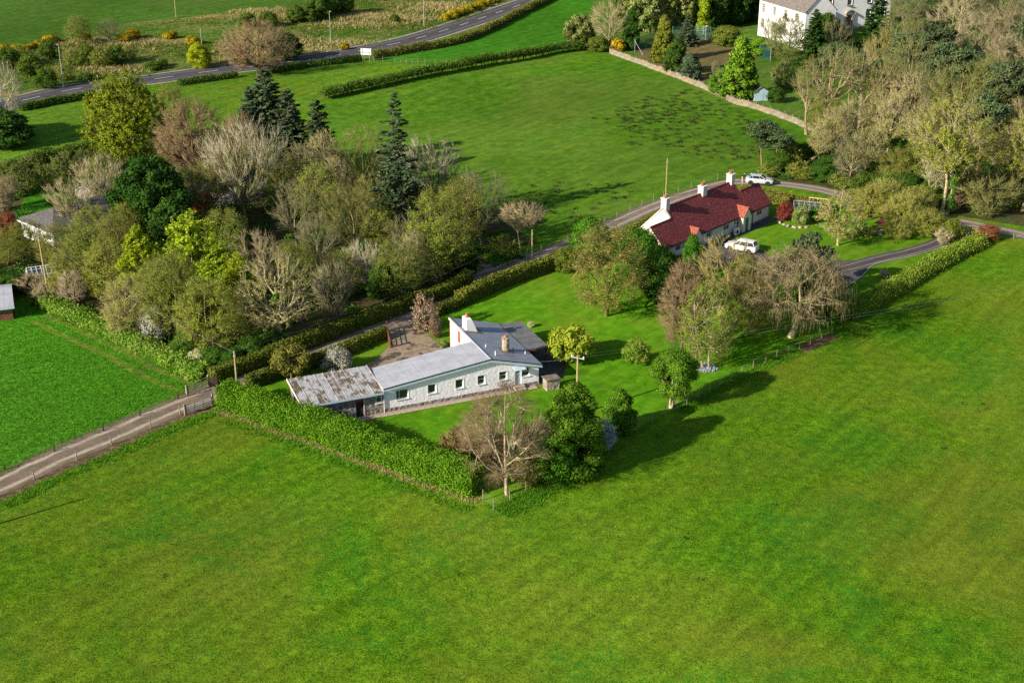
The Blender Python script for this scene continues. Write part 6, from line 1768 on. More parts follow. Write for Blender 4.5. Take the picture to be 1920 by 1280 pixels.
# ------------------------------------------------------------------ cars
def car(label, xy, ang, paint, L_=4.65, W_=1.86, H_=1.68, estate=True, rails=True):
    t_ = thing('parked_car', label, 'car', (xy[0], xy[1], gz(*xy) + .02), ang)
    # stations from the nose (+x) to the tail: x, half width, z of sill, z of waist, z of shoulder top
    xs = [2.30, 2.22, 2.0, 1.5, .85, .2, -.6, -1.4, -2.0, -2.25, -2.32]
    hw = [.55, .72, .84, .90, .92, .93, .93, .93, .91, .84, .74]
    zl = [.42, .32, .26, .24, .24, .24, .24, .24, .26, .34, .46]
    zt = [.66, .82, .92, 1.0, 1.06, 1.08, 1.09, 1.1, 1.1, 1.06, .98]
    V = []; F = []
    for x, w, a, b in zip(xs, hw, zl, zt):
        w *= W_ / 1.86; x *= L_ / 4.65
        m_ = (a + b) / 2
        V += [(x, -w * .9, a), (x, -w, a + .18 * (b - a)), (x, -w, m_ + .1), (x, -w * .95, b - .03), (x, -w * .72, b + .0), (x, 0, b + .03), (x, w * .72, b), (x, w * .95, b - .03), (x, w, m_ + .1), (x, w, a + .18 * (b - a)), (x, w * .9, a)]
    n = 11
    for i in range(len(xs) - 1):
        for k in range(n - 1):
            a = i * n + k
            F.append((a, a + 1, a + n + 1, a + n))
        F.append((i * n + n - 1, i * n, (i + 1) * n, (i + 1) * n + n - 1))
    F.append(tuple(range(n - 1, -1, -1))); F.append(tuple((len(xs) - 1) * n + k for k in range(n)))
    me = bpy.data.meshes.new('car_body'); me.from_pydata(V, [], F)
    bm = bmesh.new(); bm.from_mesh(me); bmesh.ops.recalc_face_normals(bm, faces=bm.faces[:])
    bmesh.ops.subdivide_edges(bm, edges=bm.edges[:], cuts=1, use_grid_fill=True, smooth=.12)
    bm.to_mesh(me); bm.free()
    for p in me.polygons: p.use_smooth = True
    body = link('body', me, paint, t_)
    # cabin: glass house and roof
    sx = L_ / 4.65; sw = W_ / 1.86
    base = [(1.05, .80), (.2, .84), (-1.1, .84), (-2.12 if estate else -1.9, .78)]
    topc = [(.28, .62), (-.1, .66), (-1.1, .65), (-1.78 if estate else -1.35, .60)]
    zb_, ztp = 1.05, H_ - .05
    V = []; 
    for (x, w) in base: V += [(x * sx, -w * sw, zb_), (x * sx, w * sw, zb_)]
    for (x, w) in topc: V += [(x * sx, -w * sw, ztp - (.0 if x > -1.2 else .03)), (x * sx, w * sw, ztp - (.0 if x > -1.2 else .03))]
    F = []
    for i in range(3):
        F += [(2 * i, 2 * i + 2, 8 + 2 * i + 2, 8 + 2 * i), (2 * i + 3, 2 * i + 1, 8 + 2 * i + 1, 8 + 2 * i + 3)]
    F += [(1, 0, 8, 9), (6, 7, 15, 14)]
    me = bpy.data.meshes.new('car_glass'); me.from_pydata(V, [], F); 
    bm = bmesh.new(); bm.from_mesh(me); bmesh.ops.recalc_face_normals(bm, faces=bm.faces[:]); bm.to_mesh(me); bm.free()
    link('windows', me, 'car_glass', t_)
    # roof skin and pillars
    mb_ = MB()
    pr = [(x * sx, w * sw + .012, ztp - (.0 if x > -1.2 else .03)) for x, w in topc]
    for i in range(3):
        (x0, w0, z0), (x1, w1, z1) = pr[i], pr[i + 1]
        for s in range(6):
            y0a, y0b = -w0 + 2 * w0 * s / 6, -w0 + 2 * w0 * (s + 1) / 6
            y1a, y1b = -w1 + 2 * w1 * s / 6, -w1 + 2 * w1 * (s + 1) / 6
            cz = lambda y, w: .07 * (1 - (y / w) ** 2) + .012
            mb_.add([(x1, y1a, z1 + cz(y1a, w1)), (x0, y0a, z0 + cz(y0a, w0)), (x0, y0b, z0 + cz(y0b, w0)), (x1, y1b, z1 + cz(y1b, w1)), (x1, y1a, z1 - .02), (x0, y0a, z0 - .02), (x0, y0b, z0 - .02), (x1, y1b, z1 - .02)], [(0, 1, 2, 3), (7, 6, 5, 4), (0, 4, 5, 1), (3, 2, 6, 7), (1, 5, 6, 2), (0, 3, 7, 4)])
    mb_.build('roof', paint, t_)
    pl = MB()
    for i in range(4):
        for s in (-1, 1):
            a = Vector((base[i][0] * sx, s * (base[i][1] * sw + .004), zb_)); b = Vector((topc[i][0] * sx, s * (topc[i][1] * sw + .004), ztp))
            pl = MB(); pl.tube(a, b, .05 if i in (0, 3) else .03, .045 if i in (0, 3) else .03, 5); pl.build('pillar', paint, t_)
    tm = MB(); tm.lathe([(.2, -.11), (.33, -.11), (.345, -.06), (.345, .06), (.33, .11), (.2, .11)], 20); tmm = tm.mesh('tyre'); tmm.materials.append(M['tyre'])
    rm_ = MB(); rm_.lathe([(.215, -.1), (.215, .085), (.15, .07), (.06, .1), (.03, .1)], 14); rmm = rm_.mesh('rim'); rmm.materials.append(M['rim'])
    am = MB(); am.lathe([(.40, -.02), (.40, .02), (.36, .03)], 20); amm = am.mesh('wheel_arch'); amm.materials.append(M['dark_paint'])
    for x in (1.42 * sx, -1.4 * sx):
        for s in (-1, 1):
            wh = link('tyre', tmm, None, t_, (x, s * (.93 * sw - .10), .345), (s * -math.pi / 2, 0, 0))
            link('rim', rmm, None, wh)
            link('wheel_arch', amm, None, t_, (x, s * (.93 * sw - .012), .37), (s * -math.pi / 2, 0, 0))
    for s in (-1, 1):
        m_ = MB(); m_.obox((2.16 * sx, s * .62 * sw, .78), (.85, s * -.5, 0), (s * .5, .85, 0), (0, 0, 1), .06, .17, .07); m_.build('headlight', 'clear_lamp', t_)
        m_ = MB(); m_.obox((-2.27 * sx, s * .68 * sw, .95), (.9, s * .42, 0), (s * -.42, .9, 0), (0, 0, 1), .05, .15, .09); m_.build('tail_lamp', 'red_lamp', t_)
        m_ = MB(); m_.obox((.82 * sx, s * (.93 * sw + .07), 1.1), (1, 0, 0), (0, 1, 0), (0, 0, 1), .08, .1, .07); m_.build('wing_mirror', paint, t_, bevel=.02)
        if rails:
            m_ = MB(); m_.tube((.1 * sx, s * .58 * sw, H_ + .035), (-1.6 * sx, s * .55 * sw, H_ + .01), .022, .022, 5); m_.build('roof_rail', 'galv', t_)
        m_ = MB(); m_.box(-1.0 * sx, 1.0 * sx, s * .925 * sw - .012, s * .925 * sw + .012, .26, .36); m_.build('sill_trim', 'dark_paint', t_)
    m_ = MB(); m_.box(2.24 * sx, 2.33 * sx, -.45, .45, .42, .6); m_.build('grille', 'dark_paint', t_)
    m_ = MB(); m_.box(-2.345 * sx, -2.3 * sx, -.26, .26, .62, .74); m_.build('number_plate', 'sign_white', t_)
    return t_
car('white estate car parked on the drive in front of the cottage', (31.8, 182.4), R(150), 'car_white', 4.6, 1.86, 1.64)
SC = (39.3, 213.5)
car('silver hatchback parked on the lane behind the cottage', SC, R(-13), 'car_silver', 4.35, 1.82, 1.52, estate=False, rails=False)

# ------------------------------------------------------------------ person at the boot of the silver car
def skin_body(name, verts, edges, radii, mat, parent, sub=2):
    me = bpy.data.meshes.new(name); me.from_pydata(verts, edges, [])
    o = link(name, me, mat, parent)
    sk = o.modifiers.new('skin', 'SKIN'); sk.use_smooth_shade = True
    for i, r in enumerate(radii):
        me.skin_vertices[0].data[i].radius = (r, r) if not hasattr(r, '__len__') else r
    me.skin_vertices[0].data[0].use_root = True
    ss = o.modifiers.new('sub', 'SUBSURF'); ss.levels = sub; ss.render_levels = sub
    dg = bpy.context.evaluated_depsgraph_get()
    m2 = bpy.data.meshes.new_from_object(o.evaluated_get(dg)); o.modifiers.clear(); o.data = m2
    if not m2.materials: m2.materials.append(M[mat])
    for p in m2.polygons: p.use_smooth = True
    return o
pa = R(-13)
per = thing('person', 'person in dark jacket and pale trousers bending over the boot of the silver car', 'person', (SC[0] - 2.72 * math.cos(pa), SC[1] - 2.72 * math.sin(pa), .02), pa)
bv = [(0, 0, .93), (.06, 0, 1.12), (.2, 0, 1.34), (.27, 0, 1.46), (.34, 0, 1.53), (.40, 0, 1.62), (0, .1, .88), (.02, .11, .48), (-.03, .11, .08), (.10, .11, .04), (0, -.1, .88), (.05, -.12, .48), (.1, -.12, .08), (.23, -.12, .04),
      (.22, .19, 1.36), (.36, .24, 1.14), (.58, .2, 1.06), (.67, .18, 1.04), (.22, -.19, 1.36), (.36, -.24, 1.14), (.58, -.2, 1.06), (.67, -.18, 1.04)]
be = [(0, 1), (1, 2), (2, 3), (3, 4), (4, 5), (0, 6), (6, 7), (7, 8), (8, 9), (0, 10), (10, 11), (11, 12), (12, 13), (2, 14), (14, 15), (15, 16), (16, 17), (2, 18), (18, 19), (19, 20), (20, 21)]
br_ = [(.14, .1), (.13, .1), (.14, .11), .055, .085, .10, .09, .062, .04, .04, .09, .062, .04, .04, .06, .042, .033, .038, .06, .042, .033, .038]
skin_body('body', bv, be, br_, 'skin', per)
jv = [bv[i] for i in (0, 1, 2, 3, 14, 15, 16, 18, 19, 20)]
skin_body('jacket', jv, [(0, 1), (1, 2), (2, 3), (2, 4), (4, 5), (5, 6), (2, 7), (7, 8), (8, 9)], [(.18, .14), (.17, .14), (.18, .15), .075, .085, .062, .05, .085, .062, .05], 'jacket', per)
tv_ = [bv[i] for i in (0, 6, 7, 8, 10, 11, 12)]
skin_body('trousers', tv_, [(0, 1), (1, 2), (2, 3), (0, 4), (4, 5), (5, 6)], [(.15, .115), .11, .08, .062, .11, .08, .062], 'trousers', per)
mb = MB(); mb.lathe([(.02, .13), (.085, .1), (.112, .03), (.105, -.04), (.07, -.05)][::-1], 12, (.385, 0, 1.63)); mb.build('hair', 'hair', per)
for s in (-1, 1):
    mb = MB()
    for k, (dy, ln) in enumerate(((-.032, .075), (-.011, .09), (.011, .085), (.032, .065))):
        mb.tube((.69, s * .18 + dy, 1.03), (.69 + ln * .7, s * .18 + dy, 1.0), .011, .009, 5); mb.tube((.69 + ln * .7, s * .18 + dy, 1.0), (.69 + ln, s * .18 + dy, .965), .009, .007, 5)
    mb.tube((.65, s * .15, 1.03), (.70, s * .12, 1.0), .013, .009, 5)
    mb.build('fingers', 'skin', per)

# ================================================================== PLANTS
# prototypes (each shared by many copies)
for i, (s, pr, W_) in enumerate(((11, 'oval', 8.5), (12, 'round', 9.5), (13, 'dome', 9.0))):
    proto_tree('bud%d' % i, 'bark_olive', 'leaf_bud', seed=s, H=12, W=W_, zb=0.12, prof=pr, n1=11, n2=6, tips=420, twigs=14, twl=1.05, twr=0.012, r0=0.2, leaf=22, leafsize=0.105, up=0.6, stems=1 if i else 2, rag=0.35)
for i, (s, pr, W_) in enumerate(((21, 'flame', 6.0), (22, 'oval', 7.5))):
    proto_tree('lime%d' % i, 'bark_gold', 'leaf_lime', seed=s, H=11, W=W_, zb=0.08, prof=pr, n1=11, n2=6, tips=360, twigs=7, twl=0.75, twr=0.015, r0=0.17, leaf=40, leafsize=0.18, up=0.6, rag=0.45)
proto_tree('yellow', 'bark_gold', 'leaf_yellowgreen', seed=31, H=15, W=12.5, zb=0.05, prof='round', n1=16, n2=7, tips=850, twigs=7, twl=0.7, twr=0.018, r0=0.26, leaf=75, leafsize=0.16, up=0.25, rag=0.3, lobes=12)
for i, s in enumerate((41, 42)):
    proto_tree('up%d' % i, 'bark_olive', twig='bark_pale', seed=s, H=14, W=12.5, zb=0.25, prof='vase', n1=13, n2=6, tips=330, twigs=8, twl=1.5, twr=0.02, r0=0.24, up=1.0, top=0.55, fork=0.12, rag=0.25, thick=1.15)
for i, s in enumerate((51, 52, 53)):
    proto_tree('dome%d' % i, 'bark_grey', seed=s, H=15, W=13, zb=0.28, prof='dome', n1=11, n2=6, tips=330, twigs=12, twl=1.15, twr=0.016, r0=0.30, up=0.6, thick=1.25, top=0.6, fork=0.2, rag=0.22, lobes=12)
for i, s in enumerate((55, 56)):
    proto_tree('wood%d' % i, 'bark_pink', 'leaf_budgreen', twig='bark_olive', seed=s, H=16, W=12, zb=0.46, prof='dome', n1=9, n2=6, tips=240, twigs=9, twl=1.2, twr=0.015, r0=0.29, up=0.7, top=0.7, fork=0.3, rag=0.45, lobes=12, thick=1.45, leaf=4, leafsize=0.11)
proto_tree('beech', 'bark_brown', twig='bark_purple', seed=58, H=11, W=15, zb=0.14, prof='dome', n1=16, n2=8, tips=750, twigs=13, twl=0.85, twr=0.02, r0=0.42, up=0.1, top=0.6, fork=0.16, rag=0.2, thick=1.2)
proto_tree('oak', 'bark_tan', 'leaf_bud', seed=61, H=11.5, W=10.5, zb=0.22, prof='round', n1=12, n2=6, tips=420, twigs=8, twl=0.75, twr=0.022, r0=0.34, up=0.1, thick=1.3, rag=0.3, leaf=3, leafsize=0.16)
for i, (s, st) in enumerate(((71, 1), (72, 2))):
    proto_tree('birch%d' % i, 'bark_birch', twig='bark_brown', seed=s, H=11, W=7, zb=0.2, prof='oval', n1=9, n2=5, tips=330, twigs=17, twl=0.85, twr=0.0085, r0=0.115, up=0.75, top=0.93, droop=0.25, hang=0.55, stems=st, fork=0.14)
proto_tree('haze', 'bark_brown', twig='bark_purple', seed=75, H=11, W=5.6, zb=0.16, prof='oval', n1=16, n2=6, tips=620, twigs=13, twl=0.6, twr=0.015, r0=0.18, up=0.35, top=0.93, hang=0.4, rag=0.15)
proto_tree('weep', 'bark_tan', 'leaf_bud', twig='bark_pink', seed=81, H=11, W=12, zb=0.3, prof='dome', n1=12, n2=7, tips=480, twigs=9, twl=0.9, twr=0.022, r0=0.3, up=0.05, droop=0.6, hang=2.1, top=0.6, fork=0.2, leaf=1, leafsize=0.15)
proto_tree('umbrella', 'bark_pink', seed=91, H=7.5, W=7, zb=0.62, prof='umbrella', n1=9, n2=6, tips=320, twigs=11, twl=0.7, twr=0.018, r0=0.15, up=0.3, top=0.7, fork=0.5, stems=2)
proto_tree('scrub', 'bark_olive', 'leaf_budgreen', seed=95, H=4, W=5, zb=0.05, prof='dome', n1=10, n2=5, tips=260, twigs=10, twl=0.55, twr=0.015, r0=0.07, up=0.5, top=0.4, fork=0.05, stems=3, leaf=6, leafsize=0.15)
proto_tree('scrub_up', 'bark_pink', seed=96, H=4, W=5, zb=0.05, prof='vase', n1=12, n2=5, tips=280, twigs=9, twl=0.8, twr=0.018, r0=0.07, up=0.9, top=0.35, fork=0.03, stems=4)
proto_tree('willow', 'bark_gold', 'leaf_budgreen', seed=97, H=6, W=6.5, zb=0.05, prof='dome', n1=13, n2=6, tips=420, twigs=13, twl=0.9, twr=0.012, r0=0.08, up=0.9, top=0.4, fork=0.04, stems=4, leaf=16, leafsize=0.11)
proto_tree('slender', 'bark_tan', 'leaf_bud', seed=98, H=8.5, W=6.5, zb=0.15, prof='oval', n1=12, n2=5, tips=330, twigs=9, twl=0.7, twr=0.015, r0=0.15, up=0.4, top=0.95, leaf=7, leafsize=0.15)
def add_ivy(key, mat='leaf_ivy', h0=0.0, h1=0.5, n=1500, rad=0.32, size=0.2, seed=5):
    d = PROTO[key]; rng = np.random.default_rng(seed)
    me = d['parts'][0][1]; co = np.empty(len(me.vertices) * 3, np.float32); me.vertices.foreach_get('co', co); co = co.reshape(-1, 3)
    c = co[(co[:, 2] >= h0 * d['H']) & (co[:, 2] <= h1 * d['H'])]
    zs = np.sort(rng.uniform(h0, h1, n)) * d['H']
    pick = np.array([co[np.argsort(np.abs(co[:, 2] - z))[:7]].mean(0) for z in np.linspace(h0, h1, 24) * d['H']])
    cx_ = np.interp(zs, np.linspace(h0, h1, 24) * d['H'], pick[:, 0]); cy_ = np.interp(zs, np.linspace(h0, h1, 24) * d['H'], pick[:, 1])
    a = rng.uniform(0, 6.283, n); r = rad * (0.6 + 0.5 * np.sin(zs * 1.7 + seed)) * rng.uniform(0.6, 1.3, n) + 0.1
    P_ = np.stack([cx_ + r * np.cos(a), cy_ + r * np.sin(a), zs], 1); nn = np.stack([np.cos(a), np.sin(a), 0.3 * np.ones(n)], 1)
    lv = leaves(rng, P_, size, unit(nn), 0.6)
    me2 = fast_mesh(key + '_ivy', lv[0], [lv[1]], lv[2]); me2.materials.append(M[mat])
    d['parts'].append(('ivy', me2, mat))
proto_tree('tall', 'bark_tan', 'leaf_bud', seed=101, H=16, W=10, zb=0.42, prof='dome', n1=11, n2=6, tips=430, twigs=9, twl=0.95, twr=0.02, r0=0.27, up=0.5, top=0.72, fork=0.35, leaf=4, leafsize=0.18)
add_ivy('tall', h1=0.45)
proto_tree('ivytree', 'bark_tan', 'leaf_yellowgreen', seed=102, H=17, W=10, zb=0.36, prof='oval', n1=12, n2=6, tips=430, twigs=8, twl=0.9, twr=0.02, r0=0.3, up=0.4, top=0.75, fork=0.3, leaf=20, leafsize=0.15, stems=2, rag=0.35)
add_ivy('ivytree', h1=0.55, n=2400, rad=0.42)
add_ivy('oak', h1=0.62, n=1500, rad=0.34)
conifer_proto('spruce', 111, 17, 10, leafm='leaf_spruce', whorl=0.55, per=9, spray=13, size=0.62, taper=0.75, peaks=2, r0=0.28)
conifer_proto('spruce_thin', 112, 20, 7.5, zb=0.12, leafm='leaf_spruce', whorl=0.75, per=7, spray=12, size=0.56, taper=0.8, gap=0.1, r0=0.22, droop=0.1)
conifer_proto('fir', 113, 12, 7.5, leafm='leaf_spruce', whorl=0.5, per=9, spray=12, size=0.6, taper=0.75, r0=0.22)
pine_proto('pine0', 121, 11, 6.5, zb=0.42)
pine_proto('pine1', 122, 14, 8, zb=0.6, clumps=16)
pine_proto('pine_low', 123, 7, 5.5, zb=0.3, clumps=15, n=3600)
clump_proto('evergreen', 131, 11, 10, n=24000, lump=0.17, nl=100, size=0.24, wild=0.3, jut=0.3, leafm='leaf_dark', prof='round', dirup=0.4, long=1.9)
clump_proto('evergreen2', 132, 10, 8, n=17000, lump=0.2, nl=66, size=0.24, wild=0.3, jut=0.3, leafm='leaf_dark', prof='oval', dirup=0.4, long=1.9)
cone_prof = lambda t: np.clip(1.02 - t, 0.06, 1) ** 0.62 * np.clip(0.8 + t * 2, 0, 1)
fat_prof = lambda t: np.clip(1.0 - t ** 2.2, 0.05, 1) ** 0.6 * np.clip(0.8 + t * 1.6, 0, 1)
clump_proto('cone', 141, 10.5, 5.6, n=46000, lump=0.2, nl=130, size=0.14, wild=0.2, leafm='leaf_cypress', prof=fat_prof, dirup=0.5, long=1.8, core=0.8)
clump_proto('cone2', 142, 11.5, 7, n=22000, lump=0.17, nl=130, size=0.26, wild=0.25, leafm='leaf_cone', prof=cone_prof, dirup=0.5, long=1.9, core=0.8)
clump_proto('egg', 143, 4.7, 3.2, n=16000, lump=0.36, nl=44, size=0.10, leafm='leaf_cone', prof=lambda t: np.sin(np.pi * np.clip(0.16 + 0.84 * t, 0, 1)) ** 0.55, dirup=0.7, long=2.2, core=0.85, wild=0.06)
clump_proto('laurel0', 151, 6, 5.5, n=24000, lump=0.24, nl=60, size=0.145, wild=0.25, leafm='leaf_laurel', prof='oval')
clump_proto('laurel1', 152, 6, 6.5, n=24000, lump=0.23, nl=60, size=0.145, wild=0.25, leafm='leaf_laurel', prof='dome')
clump_proto('bush0', 161, 3, 3.6, n=9000, lump=0.27, nl=40, size=0.10, wild=0.3, jut=0.2, leafm='leaf_clip', prof='dome', bark='bark_olive')
clump_proto('bush1', 162, 3, 3.6, n=9000, lump=0.3, nl=34, size=0.10, wild=0.3, jut=0.15, leafm='leaf_brown', prof='round', bark='bark_brown')
clump_proto('bush2', 163, 3, 4.2, n=7000, lump=0.26, nl=36, size=0.12, jut=0.25, leafm='leaf_thorn', prof='dome', core=0.55, wild=0.25, bark='bark_brown')
clump_proto('rhodo', 164, 9, 9, n=16000, lump=0.17, nl=90, size=0.28, wild=0.2, leafm='leaf_varieg', prof='dome')
clump_proto('topiary', 165, 6.2, 4.8, n=26000, zb=0.25, lump=0.30, nl=30, size=0.10, wild=0.16, jut=0.25, leafm='leaf_cone', prof='round', bark='bark_birch', stems=5, r0=0.14, core=0.8)
clump_proto('standard', 166, 3.6, 4.2, n=9000, zb=0.22, lump=0.24, nl=44, size=0.13, wild=0.3, jut=0.2, leafm='leaf_clipolive', prof='dome', bark='bark_tan', stems=3, r0=0.09, core=0.6)
clump_proto('golden', 167, 3.8, 5.6, n=5200, zb=0.15, lump=0.22, nl=34, size=0.22, leafm='leaf_gold', prof='dome', bark='bark_brown', stems=4, core=0.4, long=2.4, wild=0.2)
clump_proto('column', 168, 6.5, 2.0, n=5000, lump=0.6, nl=30, size=0.2, leafm='leaf_laurel', prof=lambda t: np.clip(1.15 - t, 0.1, 1) ** 0.5, dirup=1.0, long=2.2)
clump_proto('gorse', 169, 1.7, 2.4, n=2600, lump=0.42, nl=14, size=0.15, leafm='leaf_gorse', prof='dome', bark='bark_brown', core=0.5)

WL = 'trees of the wood beside the bungalow'
WR = 'trees of the wood below the mansion'
def tr(key, label, xy, h, w, bark=None, leaf=None, name='tree', cat='tree', group=None, rot=None, tilt=0.0, skip=(), twig=None):
    mats = {}
    for nm, me, mt in PROTO[key]['parts']:
        if nm in ('trunk', 'branches', 'stem') and bark: mats[nm] = bark
        if nm == 'twigs' and (twig or (bark and mt == PROTO[key]['parts'][0][2])): mats[nm] = twig or bark
        if nm in ('crown', 'foliage') and leaf: mats[nm] = leaf
    return plant(key, name, label, cat, xy, h, w, rot, group, mats, tilt, skip)

# --- wood beside the bungalow: trees one can single out
tr('yellow', 'large rounded yellow-green tree at the hill field corner of the wood', (-63.2, 223.3), 15.5, 13)
tr('bud0', 'olive budding tree just behind the rounded yellow-green tree', (-59.7, 239.8), 10, 8)
tr('beech', 'purple-brown dome-shaped bare tree between yellow-green tree and dark spruce', (-50.6, 215.5), 13.2, 13.5)
tr('up0', 'wide bare tree with pale upright branches in front of the dark spruce', (-38.6, 192.7), 15.2, 14)
tr('spruce', 'broad dark blue-green spruce with pointed top, tallest of three together', (-38.9, 217.3), 17.6, 13.5, name='spruce_tree', rot=0.4)
tr('spruce', 'dark spruce beside the tallest spruce on its paddock side', (-35.1, 215.0), 15, 11, name='spruce_tree', rot=2.4)
tr('spruce', 'dark spruce beside the tallest spruce on its purple-brown tree side', (-42.2, 216.1), 12, 9, name='spruce_tree', rot=4.0)
tr('fir', 'brownish-green shaggy conifer at the paddock side of the three spruces', (-30.2, 212.1), 14, 9.5, name='conifer', rot=1.0, leaf='leaf_pine')
tr('bud1', 'brownish budding tree wrapped against the broad dark spruce', (-43.1, 213.5), 11.5, 7, leaf='leaf_brown', bark='bark_brown', group=WL)
tr('tall', 'ivy-covered bare tree at the paddock side beneath the slender spruce', (-28.5, 205.3), 11, 6, group=WL)
tr('spruce_thin', 'tall sparse blue-green spruce rising above the wood with open tiers', (-16.4, 189.2), 21, 9.8, name='spruce_tree', rot=2.0)
tr('pine0', 'blue-green pine with reddish trunk below the tall sparse spruce', (-15.3, 182.0), 11.3, 7, name='pine_tree')
tr('up1', 'pale grey bare tree with white upright branches right of the tall sparse spruce', (-12.0, 193.9), 12.5, 10.5)
tr('dome2', 'olive-grey bare tree between the slender spruce and the tall sparse spruce', (-22.8, 206.1), 12, 9, bark='bark_olive')
tr('bud2', 'light green budding tree under the olive-grey bare tree', (-24.0, 198.3), 7, 6, leaf='leaf_budgreen', group=WL)
tr('dome0', 'low olive-yellow bare tree with dense fan of branches in mid wood', (-21.5, 177.8), 11.3, 10, bark='bark_olive')
tr('bud0', 'tall olive budding tree by the lane junction', (-9.5, 171.7), 12.5, 9, leaf='leaf_budgreen', rot=0.7)
tr('bud2', 'brownish budding tree beside the pale grey bare tree', (-7.2, 180.7), 11, 8)
tr('dome2', 'dark grey-brown bare tree at the paddock edge of the wood', (-4.1, 184.2), 11.5, 9, bark='bark_grey')
tr('umbrella', 'flat-topped bare tree with pinkish twigs beside the wooden pole', (1.5, 179.9), 7.6, 7.6)
tr('scrub', 'leafy low scrub under the flat-topped bare tree', (-1.1, 179.9), 3, 5, leaf='leaf_budgreen', name='shrub', cat='shrub')
tr('evergreen', 'big dark green evergreen with dense crown above the bungalow', (-50.7, 186.4), 11.8, 11)
tr('evergreen2', 'dark evergreen tucked in the hollow behind the lime-green trees', (-46.1, 180.3), 8, 7)
tr('up1', 'beige bare tree with fine upright twigs over the bungalow roof', (-60.3, 195.8), 9.5, 8.5, twig='bark_tan')
tr('up0', 'beige bare tree leaning across the bungalow wall', (-62.1, 187.6), 8.5, 8, twig='bark_tan')
tr('lime0', 'narrow lime-green leafing tree above the meadow hedge', (-46.1, 162.4), 10.5, 6.2)
tr('lime1', 'broad lime-green leafing tree in the middle of the wood', (-39.9, 163.7), 11.8, 9.5)
tr('lime0', 'small lime-green tree low beside the broad lime-green tree', (-36.1, 160.7), 8.6, 6.5, rot=2)
tr('lime1', 'lime-green leafing tree crowded behind the thick-limbed ivy tree', (-33.0, 157.9), 8.5, 6, rot=1)
tr('lime0', 'yellow-lime tree tucked between the budding trees by the white blossom bush', (-42.2, 153.9), 7.5, 5, rot=3, leaf='leaf_mossy')
tr('bud0', 'grey-olive budding tree over the meadow hedge corner', (-34.3, 146.8), 10, 8.5, leaf='leaf_mossy')
tr('bud1', 'olive-green budding tree in front of the lime-green trees', (-39.3, 150.3), 11.5, 8, leaf='leaf_budgreen')
tr('bud2', 'tan budding tree near the white blossom bush', (-45.2, 152.3), 8, 7, bark='bark_tan')
tr('oak', 'thick-limbed bare tree with ivy on its trunk beside the clipped lane hedge', (-27.0, 149.5), 11.9, 11)
tr('dome1', 'pinkish-beige bare tree behind the thick-limbed ivy tree', (-31.8, 163.7), 9.6, 8, bark='bark_pink')
tr('bud1', 'olive green budding tree behind the thick-limbed ivy tree', (-26.7, 161.9), 8.5, 7, leaf='leaf_budgreen', rot=1)
tr('scrub_up', 'grey bare thicket in the shade behind the lane hedge', (-21.7, 157.2), 7, 6, bark='bark_grey', name='shrub', cat='shrub')
tr('up1', 'small white-stemmed bare tree above the lane hedge', (-19.0, 166.8), 6.8, 5.5, bark='bark_pale')
tr('evergreen2', 'dark holly in shade beside the small white-stemmed tree', (-16.5, 164.2), 4.5, 4.5)
tr('bud2', 'yellow-green budding tree above the lane hedge', (-14.4, 165.0), 7.5, 8, leaf='leaf_budgreen')
tr('slender', 'thin pale birch in the yellow-green trees by the lane', (-12.6, 168.3), 8, 4.5, bark='bark_birch')
tr('bud1', 'greenish budding tree overhanging the lane bend', (-8.4, 173.7), 7, 6, leaf='leaf_budgreen')
tr('evergreen2', 'dark green shrub mass beside the spur track', (-6.5, 173.1), 3.5, 5, name='shrub', cat='shrub')
for i, (p, h, w, k) in enumerate([((-27.4, 189.2), 11, 8, 'bud0'), ((-29.6, 182.4), 10.5, 8, 'dome0'), ((-43.2, 191.5), 10, 8, 'bud1'), ((-34.2, 198.8), 10, 8, 'bud2'), ((-38.0, 176.1), 8, 7, 'bud1'), ((-25.3, 172.1), 9, 7, 'dome1'), ((-19.8, 189.2), 9, 7, 'bud2'),
                                 ((-11.8, 182.4), 9, 7, 'bud1'), ((-52.5, 198.8), 9, 8, 'bud0'), ((-47.8, 195.1), 9, 8, 'dome2'), ((-21.6, 164.6), 6.5, 6, 'bud0'), ((-31.4, 201.3), 10, 7, 'tall'), ((-25.4, 191.5), 11, 6, 'tall'), ((-17.7, 178.2), 8, 6, 'bud0'), ((-13.6, 175.1), 8, 6.5, 'dome2'), ((-7.8, 193.9), 9, 7, 'dome0'), ((-44.1, 202.6), 10, 8, 'dome0')]):
    lf_ = ['leaf_budgreen', 'leaf_mossy', 'leaf_tanbud', 'leaf_bud'][i % 4]
    lab = {'b': 'olive budding tree crowded inside the wood', 'd': 'grey-brown bare tree crowded inside the wood', 't': 'ivy-trunked bare tree standing inside the wood'}[k[0]]
    tr(k, lab, p, h, w, group=WL, leaf=lf_ if k[0] == 'b' else None)
for i, (p, h, w, k) in enumerate([((-65.6, 179.2), 5.6, 6, 'bud2'), ((-68.1, 177.2), 5, 7, 'bud1'), ((-60.3, 174.5), 6.6, 6.5, 'bud1'), ((-54.6, 167.4), 9, 8, 'bud0'), ((-50.8, 163.7), 8.5, 7, 'bud2'), ((-52.2, 174.1), 8, 7, 'bud1'), ((-56.5, 178.2), 8, 7, 'bud2'), ((-52.9, 181.4), 7.5, 6, 'bud0'), ((-56.1, 164.6), 6.5, 6, 'bud2'), ((-43.0, 157.6), 8, 6.5, 'bud0'), ((-31.8, 151.1), 7, 6, 'bud2')]):
    tr(k, ['olive budding tree in the thicket round the white greenhouse', 'mossy green budding tree in the thicket round the white greenhouse', 'tan budding tree in the thicket round the white greenhouse'][i % 3], p, h, w, leaf=['leaf_budgreen', 'leaf_mossy', 'leaf_tanbud'][i % 3], group='thicket trees round the white greenhouse')
